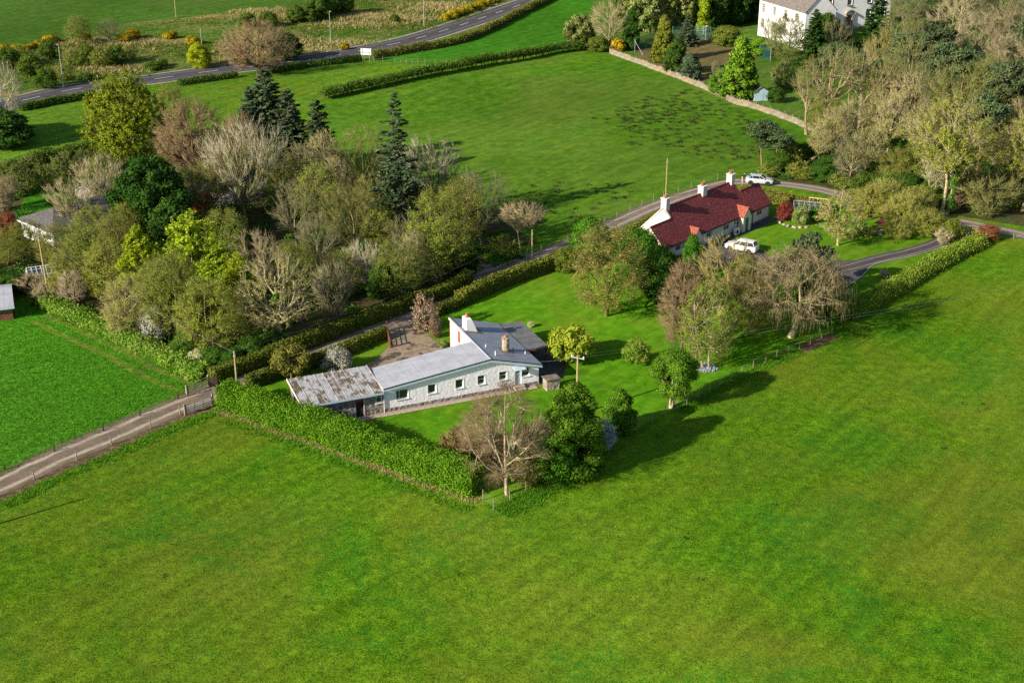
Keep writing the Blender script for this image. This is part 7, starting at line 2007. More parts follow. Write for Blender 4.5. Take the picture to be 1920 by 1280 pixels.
tr('bud1', 'small pale-trunked bare tree at the meadow hedge', (-54.8, 161.5), 5, 4, bark='bark_birch', skip=('crown',))
tr('bush0', 'white blossoming bush at the edge of the wood', (-42.1, 151.1), 4, 3.4, leaf='leaf_white', name='blossom_bush', cat='bush')
tr('bush2', 'pale grey bramble heap at the wood corner by the gate', (-35.4, 143.5), 2, 3.2, leaf='leaf_cream', name='bramble', cat='bush')
UG = np.concatenate([scatter_in(WOODL, 420, np.random.default_rng(5)), scatter_in(WOODR, 420, np.random.default_rng(6))])
_rg = np.random.default_rng(8); _V = []; _F = []; _T = []; _c = 0
for q in UG:                       # ivy, bramble and fern that nobody could count, as low leafy heaps
    n_ = int(_rg.uniform(60, 170)); r_ = _rg.uniform(.7, 2.0)
    d_ = unit(_rg.normal(size=(n_, 3))); d_[:, 2] = np.abs(d_[:, 2]) * .55
    lv = leaves(_rg, q + d_ * r_ * _rg.uniform(.6, 1.05, (n_, 1)), .22, d_, .5)
    _V.append(lv[0]); _F.append(lv[1] + _c); _T.append(np.clip(lv[2] * .6 + _rg.uniform(0, .4), 0, 1)); _c += len(lv[0])
ug = link('undergrowth', fast_mesh('undergrowth', np.concatenate(_V), [np.concatenate(_F)], np.concatenate(_T)), 'leaf_ivy'); ug['kind'] = 'stuff'; ug['label'] = 'low green ivy and bramble undergrowth on the woodland floors'; ug['category'] = 'undergrowth'
for i, p in enumerate([(-32.0, 143.5), (-30.0, 146.2), (-28.6, 148.7), (-32.2, 148.0), (-33.8, 143.5), (-37.4, 146.5)]):
    tr('laurel1', 'glossy dark green undergrowth shrub inside the lane hedge corner', p, 2.2 + 0.3 * (i % 3), 4, leaf='leaf_ivy', name='shrub', cat='shrub', group='undergrowth by the lane hedge')
for i, p in enumerate([(-61.3, 166.1), (-64.0, 166.8), (-58.0, 162.8), (-65.9, 167.4), (-68.3, 166.4)]):
    tr('laurel1' if i % 2 else 'scrub_up', 'dark tangled shrub behind the brick barn' if i % 2 else 'bare tangled shrub behind the brick barn', p, 2.5, 5, name='shrub', cat='shrub', group='shrubs behind the brick barn', leaf='leaf_dark' if i % 2 else None)
tr('dome0', 'pale bare tree beside the road at the roadside field', (-89.1, 239.8), 14.5, 9.5, bark='bark_pale')
tr('evergreen2', 'dark evergreen mass under the pale roadside bare tree', (-87.8, 235.3), 6, 11)
tr('evergreen', 'dark evergreen beside the road beyond the pale bare tree', (-93.0, 239.8), 7, 11)
tr('bush1', 'copper-brown round shrub at the bungalow gable', (-71.4, 188.7), 3.2, 3.2, leaf='leaf_copper', name='shrub', cat='shrub')
tr('laurel0', 'red-leaved maple among the bare trees near the low outbuilding', (-45.7, 198.3), 3.5, 3.5, leaf='leaf_red', name='maple_tree')
for i, (p, h, w, k) in enumerate([((-71.6, 216.4), 4.5, 5.5, 'scrub'), ((-73.3, 210.7), 4, 4, 'scrub'), ((-76.2, 208.0), 4.5, 6, 'scrub'), ((-69.0, 219.4), 4, 5, 'scrub'), ((-79.7, 213.5), 4, 5, 'scrub'), ((-77.7, 217.9), 3.5, 5, 'scrub'), ((-65.6, 216.4), 4.5, 5, 'scrub'), ((-76.1, 200.1), 5, 6, 'scrub_up')]):
    tr(k, 'brownish bare orchard shrub round the shaded side lawn', p, h, w, name='shrub', cat='shrub', group='orchard shrubs round the side lawn', leaf='leaf_thorn')

# --- gardens of the white house and the cottage
tr('bud1', 'round olive budding tree standing alone on the lawn with dark trunk', (11.6, 158.9), 11.6, 11, rot=0.3, leaf='leaf_tanbud')
tr('haze', 'narrow purple-brown bare tree with fine twigs on the lawn', (19.5, 146.8), 12, 6)
tr('bud0', 'pale green birch with light trunk beside the purple-brown tree', (21.9, 143.3), 11, 7.2, bark='bark_birch', twig='bark_olive', leaf='leaf_budgreen', rot=1.2)
tr('dome2', 'yellow-olive bare tree behind the birch in front of the cottage', (25.5, 158.9), 10.6, 9, bark='bark_gold')
tr('weep', 'large weeping bare tree with pinkish tan hanging twigs at the fence', (33.1, 152.3), 11.2, 15)
tr('bud2', 'tan budding tree between the birch and the weeping tree', (27.9, 152.7), 9, 7, leaf='leaf_brown')
tr('pine_low', 'crooked pine with tan trunk behind the weeping tree', (37.1, 164.6), 8.6, 6.2, bark='bark_tan', name='pine_tree', leaf='leaf_pine')
tr('evergreen2', 'dark evergreen under the crooked pine by the turning area', (37.8, 158.9), 5.8, 5.6)
tr('laurel0', 'glossy green laurel at the end of the drive below the crooked pine', (39.9, 157.4), 4.2, 3.2, name='laurel')
tr('laurel0', 'glossy green laurel by the lane next to the lone lawn tree', (10.5, 178.8), 5.8, 6, name='laurel')
tr('laurel1', 'large glossy laurel in front of the cottage gable', (16.5, 172.1), 6.4, 6.8, name='laurel')
tr('laurel0', 'dark laurel mass between lawn tree and cottage', (18.5, 165.3), 6.5, 6.5, name='laurel', leaf='leaf_ivy')
tr('laurel0', 'pointed glossy laurel against the cottage front wall', (23.8, 173.1), 5.3, 3.4, name='laurel')
tr('laurel1', 'low green laurel at the lawn hedge end', (7.3, 174.5), 3.2, 4, name='laurel', leaf='leaf_clip')
tr('laurel1', 'dark low laurel beside the white estate car', (30.6, 172.1), 2.8, 4.5, name='laurel', leaf='leaf_ivy')
tr('evergreen2', 'dark shrub behind the purple-brown tree', (20.1, 161.0), 5, 5, name='shrub', cat='shrub')
tr('topiary', 'clipped dark green multi-stem tree at the garden fence', (17.1, 133.5), 6.4, 5.2)
tr('golden', 'spreading golden-yellow shrub by the carport lawn', (6.8, 145.3), 4, 6, name='shrub', cat='shrub')
tr('bush0', 'small rounded olive bush alone on the lawn', (14.1, 144.7), 2.9, 3.0, name='bush', cat='bush', leaf='leaf_reed')
tr('cone', 'tall dense green conifer at the pasture fence', (5.9, 119.9), 9.0, 6.8, name='conifer')
tr('laurel0', 'dark bushy evergreen at the foot of the tall dense conifer', (4.1, 118.2), 4.6, 4.5, leaf='leaf_cone', name='shrub', cat='shrub')
tr('egg', 'egg-shaped clipped dark green conifer beside the pale flowering bush', (10.9, 127.6), 4.8, 3.5, name='conifer')
tr('bush1', 'round pale blue-white flowering bush between the two conifers', (9.1, 124.5), 2.6, 2.9, leaf='leaf_bluewhite', name='flowering_bush', cat='bush')
tr('birch0', 'tall bare birch with pale trunk at the pasture corner', (-0.5, 115.0), 11.8, 9.8, rot=0.5)
tr('birch0', 'slim leaning bare birch behind the tall birch', (-2.4, 121.2), 7, 5, tilt=-0.2, bark='bark_pink')
tr('scrub', 'brown bare shrub at the foot of the tall birch', (1.3, 117.2), 3.2, 4, bark='bark_brown', name='shrub', cat='shrub')
tr('scrub', 'low brown scrub behind the leaning birch', (-1.8, 122.1), 2, 4, bark='bark_brown', leaf='leaf_brown', name='shrub', cat='shrub')
tr('scrub_up', 'grey-brown bare shrub beneath the tall conifer', (2.3, 119.9), 5, 4.5, bark='bark_brown', name='shrub', cat='shrub')
tr('bush1', 'round brown-leaved bush on the lawn by the tall hedge', (-5.5, 123.2), 2.5, 3.7, name='bush', cat='bush')
tr('scrub', 'twiggy brown shrub beside the round brown bush', (-4.0, 123.0), 2.2, 3, bark='bark_brown', name='shrub', cat='shrub', skip=('crown',))
tr('scrub', 'tall pink-tipped shrub at the drive entrance', (-10.4, 154.3), 4.6, 3.6, leaf='leaf_pinkish', bark='bark_brown', name='shrub', cat='shrub')
tr('scrub', 'small pink-tipped shrub beside the drive grass', (-9.1, 152.3), 2.8, 1.8, leaf='leaf_pinkish', bark='bark_brown', name='shrub', cat='shrub')
tr('bush0', 'dark ivy bush at the foot of the tall pink-tipped shrub', (-10.5, 154.9), 1.8, 2.4, leaf='leaf_dark', name='bush', cat='bush')
tr('bush2', 'silvery white blossoming shrub on the strip beside the garage', (-19.7, 143.1), 2.4, 3.8, leaf='leaf_white', bark='bark_grey', name='shrub', cat='shrub')
tr('standard', 'round olive-leaved small tree at the garage corner', (-24.5, 141.0), 3.7, 4.5)
tr('bush0', 'tiny cream flowering plant on the lawn behind the house', (2.3, 155.4), 0.7, 0.9, leaf='leaf_cream', name='garden_plant', cat='plant')
tr('bush0', 'pale green plant in the corner of the drive and house', (-8.1, 149.5), 0.9, 1.4, leaf='leaf_varieg', name='garden_plant', cat='plant')
tr('slender', 'slender tan tree on the cottage lawn', (45.6, 184.6), 8.3, 7.2, rot=0.2)
tr('bush1', 'dark red-leaved round shrub at the cottage gable', (40.1, 195.8), 2.5, 2.6, leaf='leaf_red', name='shrub', cat='shrub')
tr('bush2', 'pale flowering shrub in front of the aluminium greenhouse', (42.1, 193.9), 2.4, 2.8, leaf='leaf_varieg', name='shrub', cat='shrub')
tr('bush2', 'small dark shrub at the greenhouse end', (44.6, 195.1), 2.0, 2.6, leaf='leaf_ivy', name='shrub', cat='shrub')
for i, (p, h, w) in enumerate([((53.3, 196.8), 5, 6.5), ((56.4, 192.0), 5.2, 7), ((59.0, 188.7), 4, 6), ((55.6, 198.3), 5.6, 6.5), ((51.8, 198.3), 4, 5.5), ((59.3, 195.8), 5, 6.5), ((54.9, 187.8), 3, 4.5)]):
    tr('willow', 'yellow-green willow shrub in the thicket on the cottage lawn', p, h, w, name='willow', group='willow thicket on the cottage lawn')
tr('scrub', 'low brown hedge-like shrub beside the wishing well', (50.5, 189.2), 1.6, 4, name='shrub', cat='shrub', bark='bark_purple')
tr('bush0', 'golden-olive bush at the cottage drive gate', (62.1, 186.9), 3, 3.4, leaf='leaf_goldconifer', name='bush', cat='bush')
tr('scrub_up', 'tan dry bush in front of the golden-olive drive bush', (60.5, 185.3), 2, 3.2, bark='bark_tan', name='bush', cat='bush')
tr('bush1', 'reddish-brown bush at the lane end of the long hedge', (67.4, 187.3), 2.0, 3.8, leaf='leaf_copper', name='bush', cat='bush')
tr('bush2', 'pale dry plant on the drive verge', (49.0, 172.1), 1.1, 1.6, leaf='leaf_cream', name='garden_plant', cat='plant')
for i, p in enumerate([(39.6, 193.4), (40.1, 192.7), (40.9, 192.2), (41.7, 192.0), (42.7, 192.2), (39.1, 194.4)]):
    mb = MB(); mb.lathe([(.3, 0), (.36, .12), (.25, .28), (.1, .33)], 7); o = mb.build('rock', 'rock', loc=(p[0], p[1], 0), rot=(0, 0, i)); o.scale = (1 + .3 * (i % 3), .8, .8 + .2 * (i % 2))
    tag(o, 'pinkish rockery stone edging the cottage flower bed', 'rock', 'rockery stones of the cottage bed')

# --- roadside and moor
tr('beech', 'broad russet-brown bare beech standing beside the road', (-52.7, 289.6), 11.3, 18, name='beech_tree')
tr('laurel0', 'bright green leafy bush next to the street lamp by the beech', (-66.7, 297.2), 5, 5.5, leaf='leaf_lime', name='bush', cat='bush')
tr('evergreen2', 'dark green thicket behind the russet beech', (-49.1, 305.1), 5.5, 7.5, name='bush', cat='bush')
tr('bud2', 'grey-green budding tree at the far field edge', (-98.9, 320.4), 7, 6.5, leaf='leaf_budgreen')
tr('dome0', 'grey bare tree beside the grey-green tree at the far field edge', (-92.6, 322.2), 6, 6.5, bark='bark_grey')
RS = 'scrub bushes along the road'
for i, (p, h, w, k) in enumerate([((-100.6, 290.6), 4, 6, 'bush2'), ((-93.8, 278.7), 3.6, 5, 'bush2'), ((-92.4, 285.7), 3.4, 5, 'scrub'), ((-94.2, 299.8), 3.5, 5, 'scrub'), ((-91.4, 299.8), 4, 5, 'bush2'), ((-88.1, 298.2), 4, 5, 'scrub'), ((-85.6, 300.8), 3.8, 5, 'bush2'), ((-83.7, 305.1), 3.2, 4, 'scrub'), ((-101.4, 306.2), 4, 5, 'bush2'), ((-106.1, 300.8), 4, 6, 'scrub'), ((-107.6, 296.7), 4, 6, 'bush2'), ((-87.7, 284.8), 1.6, 4, 'bush2'), ((-76.0, 295.6), 1.6, 5, 'bush2'), ((-75.0, 298.7), 1.4, 3, 'bush2')]):
    tr(k, 'dark thorny scrub bush beside the road' if k == 'bush2' else 'brown twiggy scrub bush beside the road', p, h, w, name='bush', cat='bush', group=RS)
for i, (p, h, w, k) in enumerate([((-64.3, 342.4), 3, 5.5, 'bush2'), ((-59.5, 342.4), 3.4, 6, 'bush2'), ((-53.4, 347.9), 4, 5, 'laurel0'), ((-48.6, 352.1), 5.5, 7, 'laurel1'), ((-46.1, 356.3), 5.5, 7, 'laurel1'), ((-42.8, 359.2), 5, 6, 'laurel0'), ((-29.0, 347.9), 1.8, 3, 'bush2'), ((-50.3, 349.3), 4, 6, 'laurel0')]):
    tr(k, 'dark green bush on the moor beyond the road' if k != 'bush2' else 'low dark heathery bush on the moor', p, h, w, name='bush', cat='bush', group='bushes on the moor', leaf='leaf_thorn' if k != 'bush2' else None)
gors = [(-108.4, 316.3), (-107.2, 317.5), (-106.6, 322.2), (-105.9, 323.4), (-111.4, 312.9), (-113.4, 311.7), (-109.7, 314.0), (-89.6, 324.6), (-98.5, 324.6), (-80.4, 327.7), (-79.7, 328.3), (-73.2, 321.0), (-37.8, 315.7), (-16.6, 350.6), (-15.0, 354.2), (-13.8, 357.0), (-12.5, 359.2), (-10.9, 362.2), (-9.6, 365.2), (-8.1, 369.0), (-6.3, 372.9), (-4.5, 376.0), (-110.5, 307.3), (-88.7, 328.3)]
for i, p in enumerate(gors):
    tr('gorse', 'yellow flowering gorse bush on the moor edge', p, 1.3 + .5 * (i % 3) * .5, 2.2 + .5 * (i % 4), name='gorse_bush', cat='gorse', group='flowering gorse bushes')

# --- mansion grounds
tr('rhodo', 'pale variegated rounded shrub at the hedge end by the mansion grounds', (15.3, 318.6), 7, 7.5, name='shrub', cat='shrub')
tr('dome0', 'tan bare tree behind the pale variegated shrub', (21.7, 316.3), 11, 10, bark='bark_tan')
tr('laurel1', 'light green shrub at the start of the board fence', (19.2, 313.9), 3, 5.5, leaf='leaf_clip', name='shrub', cat='shrub')
tr('gorse', 'yellow-flowered shrub inside the board fence corner', (23.7, 313.9), 2.4, 3.6, name='shrub', cat='shrub')
tr('cone', 'dark narrow cypress beside the court netting', (26.9, 316.3), 9, 4.2, leaf='leaf_dark', name='cypress_tree')
for i, (p, h, w) in enumerate([((32.0, 337.2), 9, 9), ((37.0, 342.4), 9.5, 9), ((41.1, 343.8), 9, 9), ((27.4, 343.8), 8, 8), ((44.7, 352.8), 9, 8)]):
    tr('rhodo', 'tall rhododendron with yellowish leaves behind the court', p, h, w, name='rhododendron', cat='shrub', group='rhododendrons behind the court')
tr('cone2', 'yellow-green broad conifer in front of the court', (32.8, 302.8), 9.8, 6, leaf='leaf_goldconifer', name='conifer')
tr('evergreen2', 'dark green bushy conifer between court and board fence', (34.4, 290.6), 7, 5.5, name='conifer')
tr('evergreen2', 'bluish dark conifer against the board fence', (36.6, 285.7), 5.2, 4.8, leaf='leaf_spruce', name='conifer')
tr('column', 'narrow bright green columnar cypress behind the court', (45.7, 335.9), 8, 3.2, leaf='leaf_lime', name='cypress_tree')
tr('fir', 'bluish drooping conifer beside the court posts', (40.1, 320.4), 7, 6, name='conifer')
for i, (p, h, w) in enumerate([((49.3, 342.4), 10, 10), ((54.4, 345.8), 10, 10), ((58.2, 349.3), 10, 9), ((47.1, 356.3), 11, 11), ((55.4, 367.4), 12, 12), ((40.6, 371.3), 11, 11), ((33.6, 371.3), 10, 10)]):
    tr('evergreen', 'dark evergreen tree behind the court', p, h, w, group='dark evergreens behind the court')
tr('laurel1', 'green-brown clipped shrub row behind the court posts', (49.1, 320.4), 4.2, 7.5, leaf='leaf_clip', name='shrub', cat='shrub')
tr('cone2', 'broad pointed green conifer at the board fence beside the blue shed', (44.4, 270.2), 11.8, 8.2, name='conifer', rot=0.2)
tr('laurel0', 'yellow-green bushy shrub at the foot of the broad pointed conifer', (41.1, 272.8), 5, 5, leaf='leaf_bramble', name='shrub', cat='shrub')
tr('scrub_up', 'thin bare sapling in front of the court', (41.9, 284.8), 4, 2.4, bark='bark_grey')
tr('egg', 'round-topped clipped green shrub near the mansion wall', (55.1, 310.1), 3.8, 6, name='shrub', cat='shrub')
tr('bud2', 'grey-green budding tree in front of the lit mansion wall', (59.1, 299.8), 11, 10, bark='bark_grey', leaf='leaf_budgreen')
tr('up0', 'fine bare grey tree before the lit mansion wall', (56.8, 305.1), 9.5, 7, bark='bark_grey', twig='bark_grey')
tr('spruce', 'dark conifer between the two fronts of the mansion', (64.0, 296.7), 12.5, 8, name='spruce_tree', leaf='leaf_dark')
tr('evergreen', 'dark evergreen behind the conifer at the mansion corner', (70.3, 314.6), 8, 8)
tr('fir', 'broad dark conifer beside the mansion entrance', (81.7, 314.6), 13, 9.5, name='conifer', leaf='leaf_dark')
tr('dome2', 'fine bare tree before the mansion entrance front', (69.8, 300.8), 10, 8, bark='bark_grey')
tr('bush0', 'small clipped bush before the mansion steps', (76.6, 324.6), 1.6, 4, name='bush', cat='bush', leaf='leaf_clip')
tr('scrub', 'pinkish bare shrub near the blue shed', (54.9, 278.7), 5, 6, bark='bark_pink', name='shrub', cat='shrub')
tr('bush2', 'dark shrub beside the blue shed', (51.2, 266.8), 2.6, 4, leaf='leaf_dark', name='shrub', cat='shrub')

# --- wood below the mansion
lab_d, lab_t, lab_p, lab_b = 'grey-olive domed bare tree in the wood below the mansion', 'tall ivy-trunked bare tree in the wood below the mansion', 'blue-green pine in the wood below the mansion', 'budding olive tree in the wood below the mansion'
for i, (p, h, w, k, bk) in enumerate([
    ((56.0, 243.3), 16, 13, 'wood0', None), ((62.6, 245.5), 16, 13, 'wood1', None), ((52.5, 243.3), 13, 8, 'wood1', None), ((75.1, 261.3), 14, 12, 'wood0', 'bark_grey'), ((65.8, 239.8), 15, 11, 'wood0', None),
    ((73.2, 225.5), 16.5, 14, 'wood1', 'bark_olive'), ((73.7, 239.8), 14, 11, 'wood1', 'bark_grey'), ((86.1, 247.7), 14, 12, 'wood0', 'bark_olive'), ((83.6, 285.7), 13, 11, 'wood0', 'bark_grey'), ((83.0, 300.8), 12, 11, 'wood1', 'bark_grey'),
    ((96.1, 306.2), 13, 12, 'dome2', 'bark_tan'), ((107.1, 335.9), 13, 13, 'dome0', 'bark_tan'), ((94.4, 335.9), 12, 12, 'dome2', 'bark_grey'), ((123.7, 335.9), 13, 14, 'dome1', 'bark_grey'), ((95.3, 247.7), 14, 12, 'dome0', 'bark_grey'), ((74.2, 278.7), 12, 10, 'dome1', 'bark_gold')]):
    tr(k, {None: 'olive-twigged high-crowned tree with bare trunk in the wood below the mansion', 'bark_olive': 'olive domed bare tree in the wood below the mansion', 'bark_grey': 'grey domed bare tree in the wood below the mansion', 'bark_tan': 'tan domed bare tree in the wood below the mansion', 'bark_gold': 'yellowish domed bare tree in the wood below the mansion'}[bk], p, h, w, bark=bk, group=WR)
for i, (p, h, w) in enumerate([((95.3, 285.7), 14, 15), ((107.5, 303.5), 13, 16), ((95.1, 263.4), 14, 15)]):
    tr('dome%d' % i, 'pinkish-brown domed bare tree high in the wood below the mansion', p, h, w, bark='bark_grey', twig='bark_pink', group='pinkish domed trees of the mansion wood')
for i, (p, h, w) in enumerate([((67.0, 231.9), 14, 8), ((61.9, 223.9), 12, 7), ((56.4, 227.1), 11, 7), ((60.9, 227.1), 12, 7), ((66.0, 217.9), 12, 8), ((50.5, 222.4), 7, 5), ((52.6, 223.9), 10, 6.5), ((74.2, 217.9), 13, 8), ((81.1, 217.9), 13, 8), ((75.8, 209.3), 10, 7), ((56.3, 215.0), 9, 7)]):
    tr('tall', lab_t, p, h, w, group=WR, tilt=random.uniform(-.08, .08))
for i, (p, h, w) in enumerate([((84.4, 278.7), 13, 8), ((83.9, 231.9), 15, 9), ((83.1, 235.3), 14, 8), ((84.1, 257.3), 12, 8), ((41.3, 223.3), 7.5, 6), ((43.1, 221.5), 6.5, 6), ((103.6, 276.4), 14, 9), ((66.7, 251.5), 11, 8), ((85.0, 217.9), 13, 8), ((76.8, 271.9), 12, 8), ((63.1, 257.3), 12, 7), ((75.1, 217.9), 13, 8), ((62.2, 267.6), 11, 7), ((80.1, 257.3), 13, 8)]):
    tr('pine1', lab_p, p, h, w, group=WR, name='pine_tree')
for i, (p, h, w) in enumerate([((59.7, 209.9), 7, 6), ((53.2, 233.6), 9, 8), ((77.7, 220.9), 9, 8), ((62.5, 209.3), 8, 6), ((87.2, 233.6), 10, 9)]):
    tr('bud%d' % (i % 3), lab_b, p, h, w, group=WR)
tr('ivytree', 'big yellow-green ivied tree with visible trunks above the lane', (64.2, 198.3), 18.5, 12.5)
tr('ivytree', 'yellow-green ivied tree leaning at the wood edge by the lane end', (76.5, 200.1), 15, 10, rot=2.5)
tr('tall', 'leaning bare tree with pale trunk beside the big ivied tree', (61.3, 201.3), 10, 7, tilt=-.5, bark='bark_pale')
tr('scrub_up', 'wide tan bare thicket beside the lane end', (70.5, 198.3), 6.5, 12, bark='bark_olive', name='shrub', cat='shrub')
tr('scrub_up', 'brown bare thicket behind the big ivied tree', (68.0, 202.6), 5, 8, bark='bark_brown', name='shrub', cat='shrub')
tr('bud2', 'pale bare tree with light trunk near the lane bend', (53.4, 213.5), 8.5, 7, bark='bark_tan', twig='bark_grey', skip=('crown',))
for i, (p, h, w, k, lf) in enumerate([((43.6, 220.3), 3, 5, 'laurel1', 'leaf_ivy'), ((46.4, 216.7), 2.6, 5, 'scrub', None), ((49.6, 215.5), 2.5, 5, 'laurel1', 'leaf_ivy'), ((51.8, 212.1), 2.2, 4, 'scrub', None), ((54.9, 208.8), 3, 5, 'bush2', None), ((57.5, 206.1), 3.5, 5, 'laurel1', 'leaf_ivy'), ((60.6, 205.3), 4, 5, 'laurel1', 'leaf_dark'), ((63.6, 202.6), 3.5, 5, 'bush2', None), ((45.7, 222.4), 4, 5, 'scrub', None), ((55.9, 220.9), 4, 6, 'scrub', None), ((62.1, 217.9), 4, 6, 'laurel1', 'leaf_dark'), ((69.1, 212.1), 4, 7, 'scrub', None), ((71.2, 205.3), 3, 6, 'bush2', None), ((75.3, 202.6), 3, 6, 'scrub', None), ((41.4, 217.9), 2, 4, 'scrub', None), ((63.3, 233.6), 4, 8, 'scrub', None), ((68.0, 227.1), 4, 8, 'laurel1', 'leaf_dark'), ((58.2, 235.3), 2.5, 7, 'laurel1', 'leaf_ivy'), ((48.0, 225.5), 3, 6, 'laurel1', 'leaf_dark'), ((52.3, 220.3), 2.6, 7, 'laurel1', 'leaf_ivy'), ((58.3, 216.4), 3, 7, 'laurel1', 'leaf_dark'), ((61.5, 212.1), 3.5, 6, 'laurel1', 'leaf_ivy'), ((64.2, 208.0), 3.5, 6, 'laurel1', 'leaf_dark'), ((45.9, 228.7), 3, 6, 'laurel1', 'leaf_ivy'), ((59.1, 227.1), 2.5, 8, 'laurel1', 'leaf_dark'), ((78.4, 215.0), 4, 8, 'laurel1', 'leaf_dark')]):
    tr(k, 'dark leafy undergrowth at the edge of the mansion wood' if k != 'scrub' else 'brown bare undergrowth at the edge of the mansion wood', p, h, w, name='shrub', cat='shrub', leaf=lf, group='undergrowth of the mansion wood')
fl = thing('fallen_trunk', 'fallen pale tree trunk propped in the undergrowth of the mansion wood', 'fallen tree', (*(50.1, 223.3), 0), R(20))
mb = MB(); mb.tube((-2.6, 0, .2), (2.6, .3, 3.0), .3, .2, 9); mb.build('trunk', 'bark_pink', fl)
mb = MB(); mb.tube((1.2, .2, 2.2), (2.6, 1.0, 3.6), .1, .04, 6); mb.tube((1.8, .25, 2.5), (2.4, -.9, 3.6), .09, .03, 6); mb.build('branch', 'bark_pink', fl)

# ================================================================== HEDGES
hedge('tall_hedge', 'tall thick bright green laurel hedge between pasture and white house lawn', [(-30.5, 134.0), (-24.5, 130.1), (-17.2, 125.0), (-9.3, 119.5), (-3.3, 115.3)], 2.4, 2.55, 'leaf_hedge', 330, .112, rough=.17, seed=2, shaggy=.13, taper=1.0)
hedge('clipped_hedge', 'long clipped olive hedge on the wood side of the lane', [(-33.1, 139.6), (-29.5, 143.3), (-26.4, 146.8), (-20.1, 153.6), (-14.0, 160.0), (-7.9, 166.4), (-5.6, 170.2)], 1.5, 1.75, 'leaf_clip', 75, .14, rough=.10, seed=3, taper=1.0)
hedge('clipped_hedge', 'clipped olive hedge between lane and garage lawn', [(-28.9, 138.4), (-26.1, 141.0), (-22.9, 143.5), (-19.1, 147.7), (-15.1, 152.3)], 1.3, 1.45, 'leaf_clip', 75, .14, rough=.10, seed=4, taper=1.0)
hedge('clipped_hedge', 'clipped olive-topped hedge between lane and round lawn tree', [(-6.6, 162.4), (-0.7, 169.6), (6.1, 176.3)], 1.6, 1.9, 'leaf_clip', 75, .14, rough=.08, seed=5, taper=1.0)
hedge('clipped_hedge', 'short lower clipped hedge behind the pink-tipped shrub', [(-9.5, 158.9), (-6.5, 162.3)], 1.2, 1.3, 'leaf_clip', 75, .14, rough=.10, seed=6, taper=1.0)
hedge('bramble_hedge', 'leafy green bramble hedge between meadow and wood', [(-59.8, 163.3), (-54.5, 158.9), (-48.6, 153.9), (-42.8, 148.6), (-37.4, 143.5), (-34.0, 140.4)], 2.1, 1.35, 'leaf_bramble', 60, .17, rough=.3, seed=7, shaggy=.15)
hedge('clipped_hedge', 'low olive hedge along the lane behind the cottage', [(15.1, 186.9), (17.6, 190.3), (22.9, 197.3), (30.4, 205.8), (34.6, 209.3)], 1.2, 1.1, 'leaf_clipolive', 60, .15, rough=.1, seed=8)
hedge('rough_hedge', 'rough olive hedge beside the lane below the silver car', [(35.4, 207.7), (39.4, 205.8), (43.7, 202.6), (47.2, 199.0)], 1.8, 1.35, 'leaf_clipolive', 60, .16, rough=.2, seed=9, shaggy=.1)
hedge('long_grass_hedge', 'shaggy yellow-green beech hedge with rusty base between cottage drive and pasture', [(40.5, 158.1), (45.7, 163.3), (51.4, 169.8), (57.5, 176.8), (65.5, 185.1)], 2.1, 1.25, 'leaf_reed', 170, .13, rough=.16, seed=10, shaggy=.16, dirup=2.2, low=('leaf_copper', .5))
hedge('thorn_hedge', 'long dark hawthorn hedge with bare stems along the top of the paddock', [(-36.6, 266.9), (-29.4, 272.2), (-22.9, 277.2), (-17.3, 281.7), (-10.8, 287.4), (-1.1, 298.8), (9.1, 310.9), (15.8, 314.5)], 1.7, 2.0, 'leaf_thorn', 50, .17, stems=True, rough=.2, seed=11, shaggy=.15)
hedge('road_hedge', 'dark hedge between road and roadside field at the pale bare tree', [(-93.0, 260.1), (-87.6, 265.9), (-82.0, 271.0)], 1.4, 1.25, 'leaf_thorn', 40, .18, rough=.15, seed=12, shaggy=.1)
hedge('road_hedge', 'dark hedge between road and hill field left of the beech', [(-67.5, 280.2), (-62.3, 283.9), (-57.0, 287.7)], 1.3, 1.15, 'leaf_thorn', 40, .18, rough=.15, seed=13, shaggy=.1)
hedge('road_hedge', 'dark hedge between road and hill field right of the beech', [(-49.9, 291.6), (-43.4, 297.5), (-36.9, 301.3), (-33.1, 304.5)], 1.3, 1.2, 'leaf_thorn', 40, .18, rough=.15, seed=14, shaggy=.1)
hedge('road_hedge', 'long olive roadside hedge curving away beyond the white sign', [(-30.8, 306.2), (-22.1, 313.4), (-12.1, 323.4), (-5.0, 338.5), (2.6, 359.2), (12.3, 384.1)], 1.6, 1.5, 'leaf_clipolive', 50, .17, rough=.2, seed=15, shaggy=.12, low=('leaf_brown', .6))
hedge('field_hedge', 'ragged hawthorn hedge between roadside field and orchard', [(-84.3, 212.1), (-82.1, 215.5), (-78.6, 220.9), (-75.8, 226.1), (-70.7, 230.3)], 2.2, 2.2, 'leaf_thorn', 40, .2, rough=.3, seed=16, shaggy=.2)

# ================================================================== GROUND COVER
rg = np.random.default_rng(99)
def clustered(poly, n, ncl, sig, rng):
    c = scatter_in(poly, ncl, rng); out = []
    while len(out) < n:
        k = rng.integers(ncl); x, y = c[k, 0] + rng.normal() * sig * 2.2, c[k, 1] + rng.normal() * sig
        if inside(poly, x, y): out.append((x, y, gz(x, y)))
    return np.array(out)
blade_field('moor_tussocks', 'tan tussock grass patches on the moor', 'grass', clustered(MOOR, 6000, 24, 2.4, rg), .6, 'leaf_straw', rg, 5, .07, .4)
blade_field('moor_greens', 'dark green rush and bilberry patches on the moor', 'grass', clustered(MOOR, 7000, 60, 2.6, rg), .45, 'leaf_thorn', rg, 5, .08, .45)
blade_field('rough_verge_grass', 'dry straw grass along the foot of the tall hedge', 'grass', scatter_line([(-31.0, 132.7), (-25.4, 129.0), (-17.0, 123.0), (-9.2, 117.5), (-3.1, 113.7)], 1300, .7, rg), .25, 'leaf_straw', rg, 4, .025, .2)
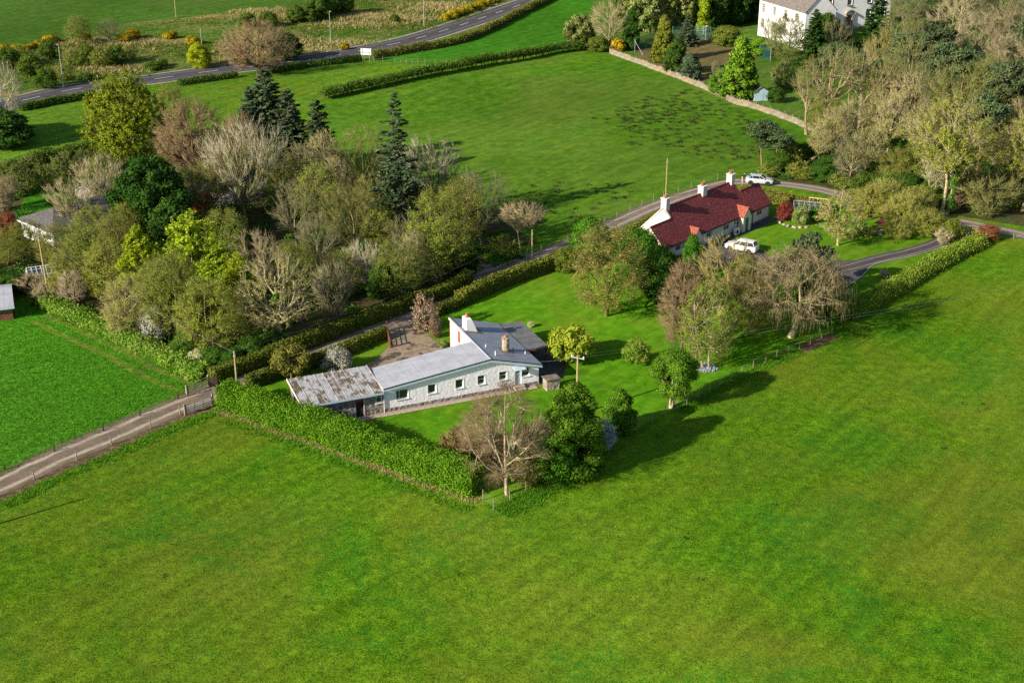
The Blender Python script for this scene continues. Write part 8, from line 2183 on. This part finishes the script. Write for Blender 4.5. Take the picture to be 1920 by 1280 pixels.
blade_field('fence_grass', 'rank green grass along the garden fence and track', 'grass', np.concatenate([scatter_line([(-1.5, 112.0), (2.0, 115.7), (5.2, 119.4), (7.9, 121.8)], 2000, 1.6, rg, -.6), scatter_line([(-47.7, 113.2), (-44.2, 118.1), (-40.1, 123.2), (-36.2, 128.0), (-31.9, 132.5)], 1100, 1.1, rg, -.6), scatter_line([(-30.2, 131.1), (-24.0, 126.9), (-16.9, 121.8), (-9.1, 116.2), (-3.5, 112.5)], 900, .9, rg, -.5), scatter_line([(17.5, 132.5), (26.2, 141.4), (33.5, 148.4)], 1200, .8, rg, 0)]), .22, 'leaf_grass', rg, 5, .03, .3)
blade_field('rush_clumps', 'dark clumps of rush and trodden mud in the paddock', 'rushes', np.concatenate([scatter_line([(18.5, 249.6), (23.8, 254.6), (29.4, 261.3), (34.9, 264.2)], 60, 7, rg), scatter_in([(22.8, 267.6), (35.5, 278.7), (40.0, 271.9), (44.0, 257.3), (45.2, 240.5), (41.2, 227.1), (33.1, 227.1), (25.9, 235.3), (18.6, 237.0)], 230, rg), scatter_in([(-4.8, 198.8), (3.4, 215.0), (20.5, 215.0), (17.9, 203.9), (7.7, 191.5), (3.0, 189.2)], 60, rg)]), .16, 'leaf_rush', rg, 26, .10, .75)
tuftp = scatter_in(FIELD_LEFT, 15000, rg)
blade_field('meadow_tufts', 'lush uneven tufts of the meadow', 'grass', tuftp[tuftp[:, 0] > -75], .14, 'leaf_grass', rg, 4, .03, .25)
blade_field('pasture_weeds', 'scattered dark weed clumps on the open pasture', 'weeds', scatter_in([(-29.3, 129.0), (-2.9, 111.3), (11.5, 108.0), (36.4, 134.0), (54.8, 157.6), (51.9, 129.0), (36.1, 87.2), (-34.9, 87.2), (-43.5, 103.6)], 18, rg), .1, 'leaf_rush', rg, 16, .06, .4)
NEARP = [(-48.8, 108.0), (-43.9, 117.2), (-31.3, 130.8), (-16.8, 121.0), (-3.0, 112.2), (-1.2, 111.3), (7.3, 121.0), (19.2, 132.7), (33.3, 147.2), (45.2, 161.0), (65.0, 182.4), (75.3, 178.2), (41.8, 84.0), (-41.8, 84.0)]
blade_field('pasture_tufts', 'short uneven tufts of the open pasture', 'grass', scatter_in(NEARP, 42000, rg), .07, 'leaf_nearturf', rg, 4, .035, .16)
blade_field('cottage_bed_flowers', 'low spring plants round the birch trunk', 'plants', scatter_in([(20.5, 143.5), (21.6, 142.1), (23.1, 142.8), (22.7, 144.4), (21.2, 144.7)], 160, rg), .35, 'leaf_bluewhite', rg, 6, .05, .2)
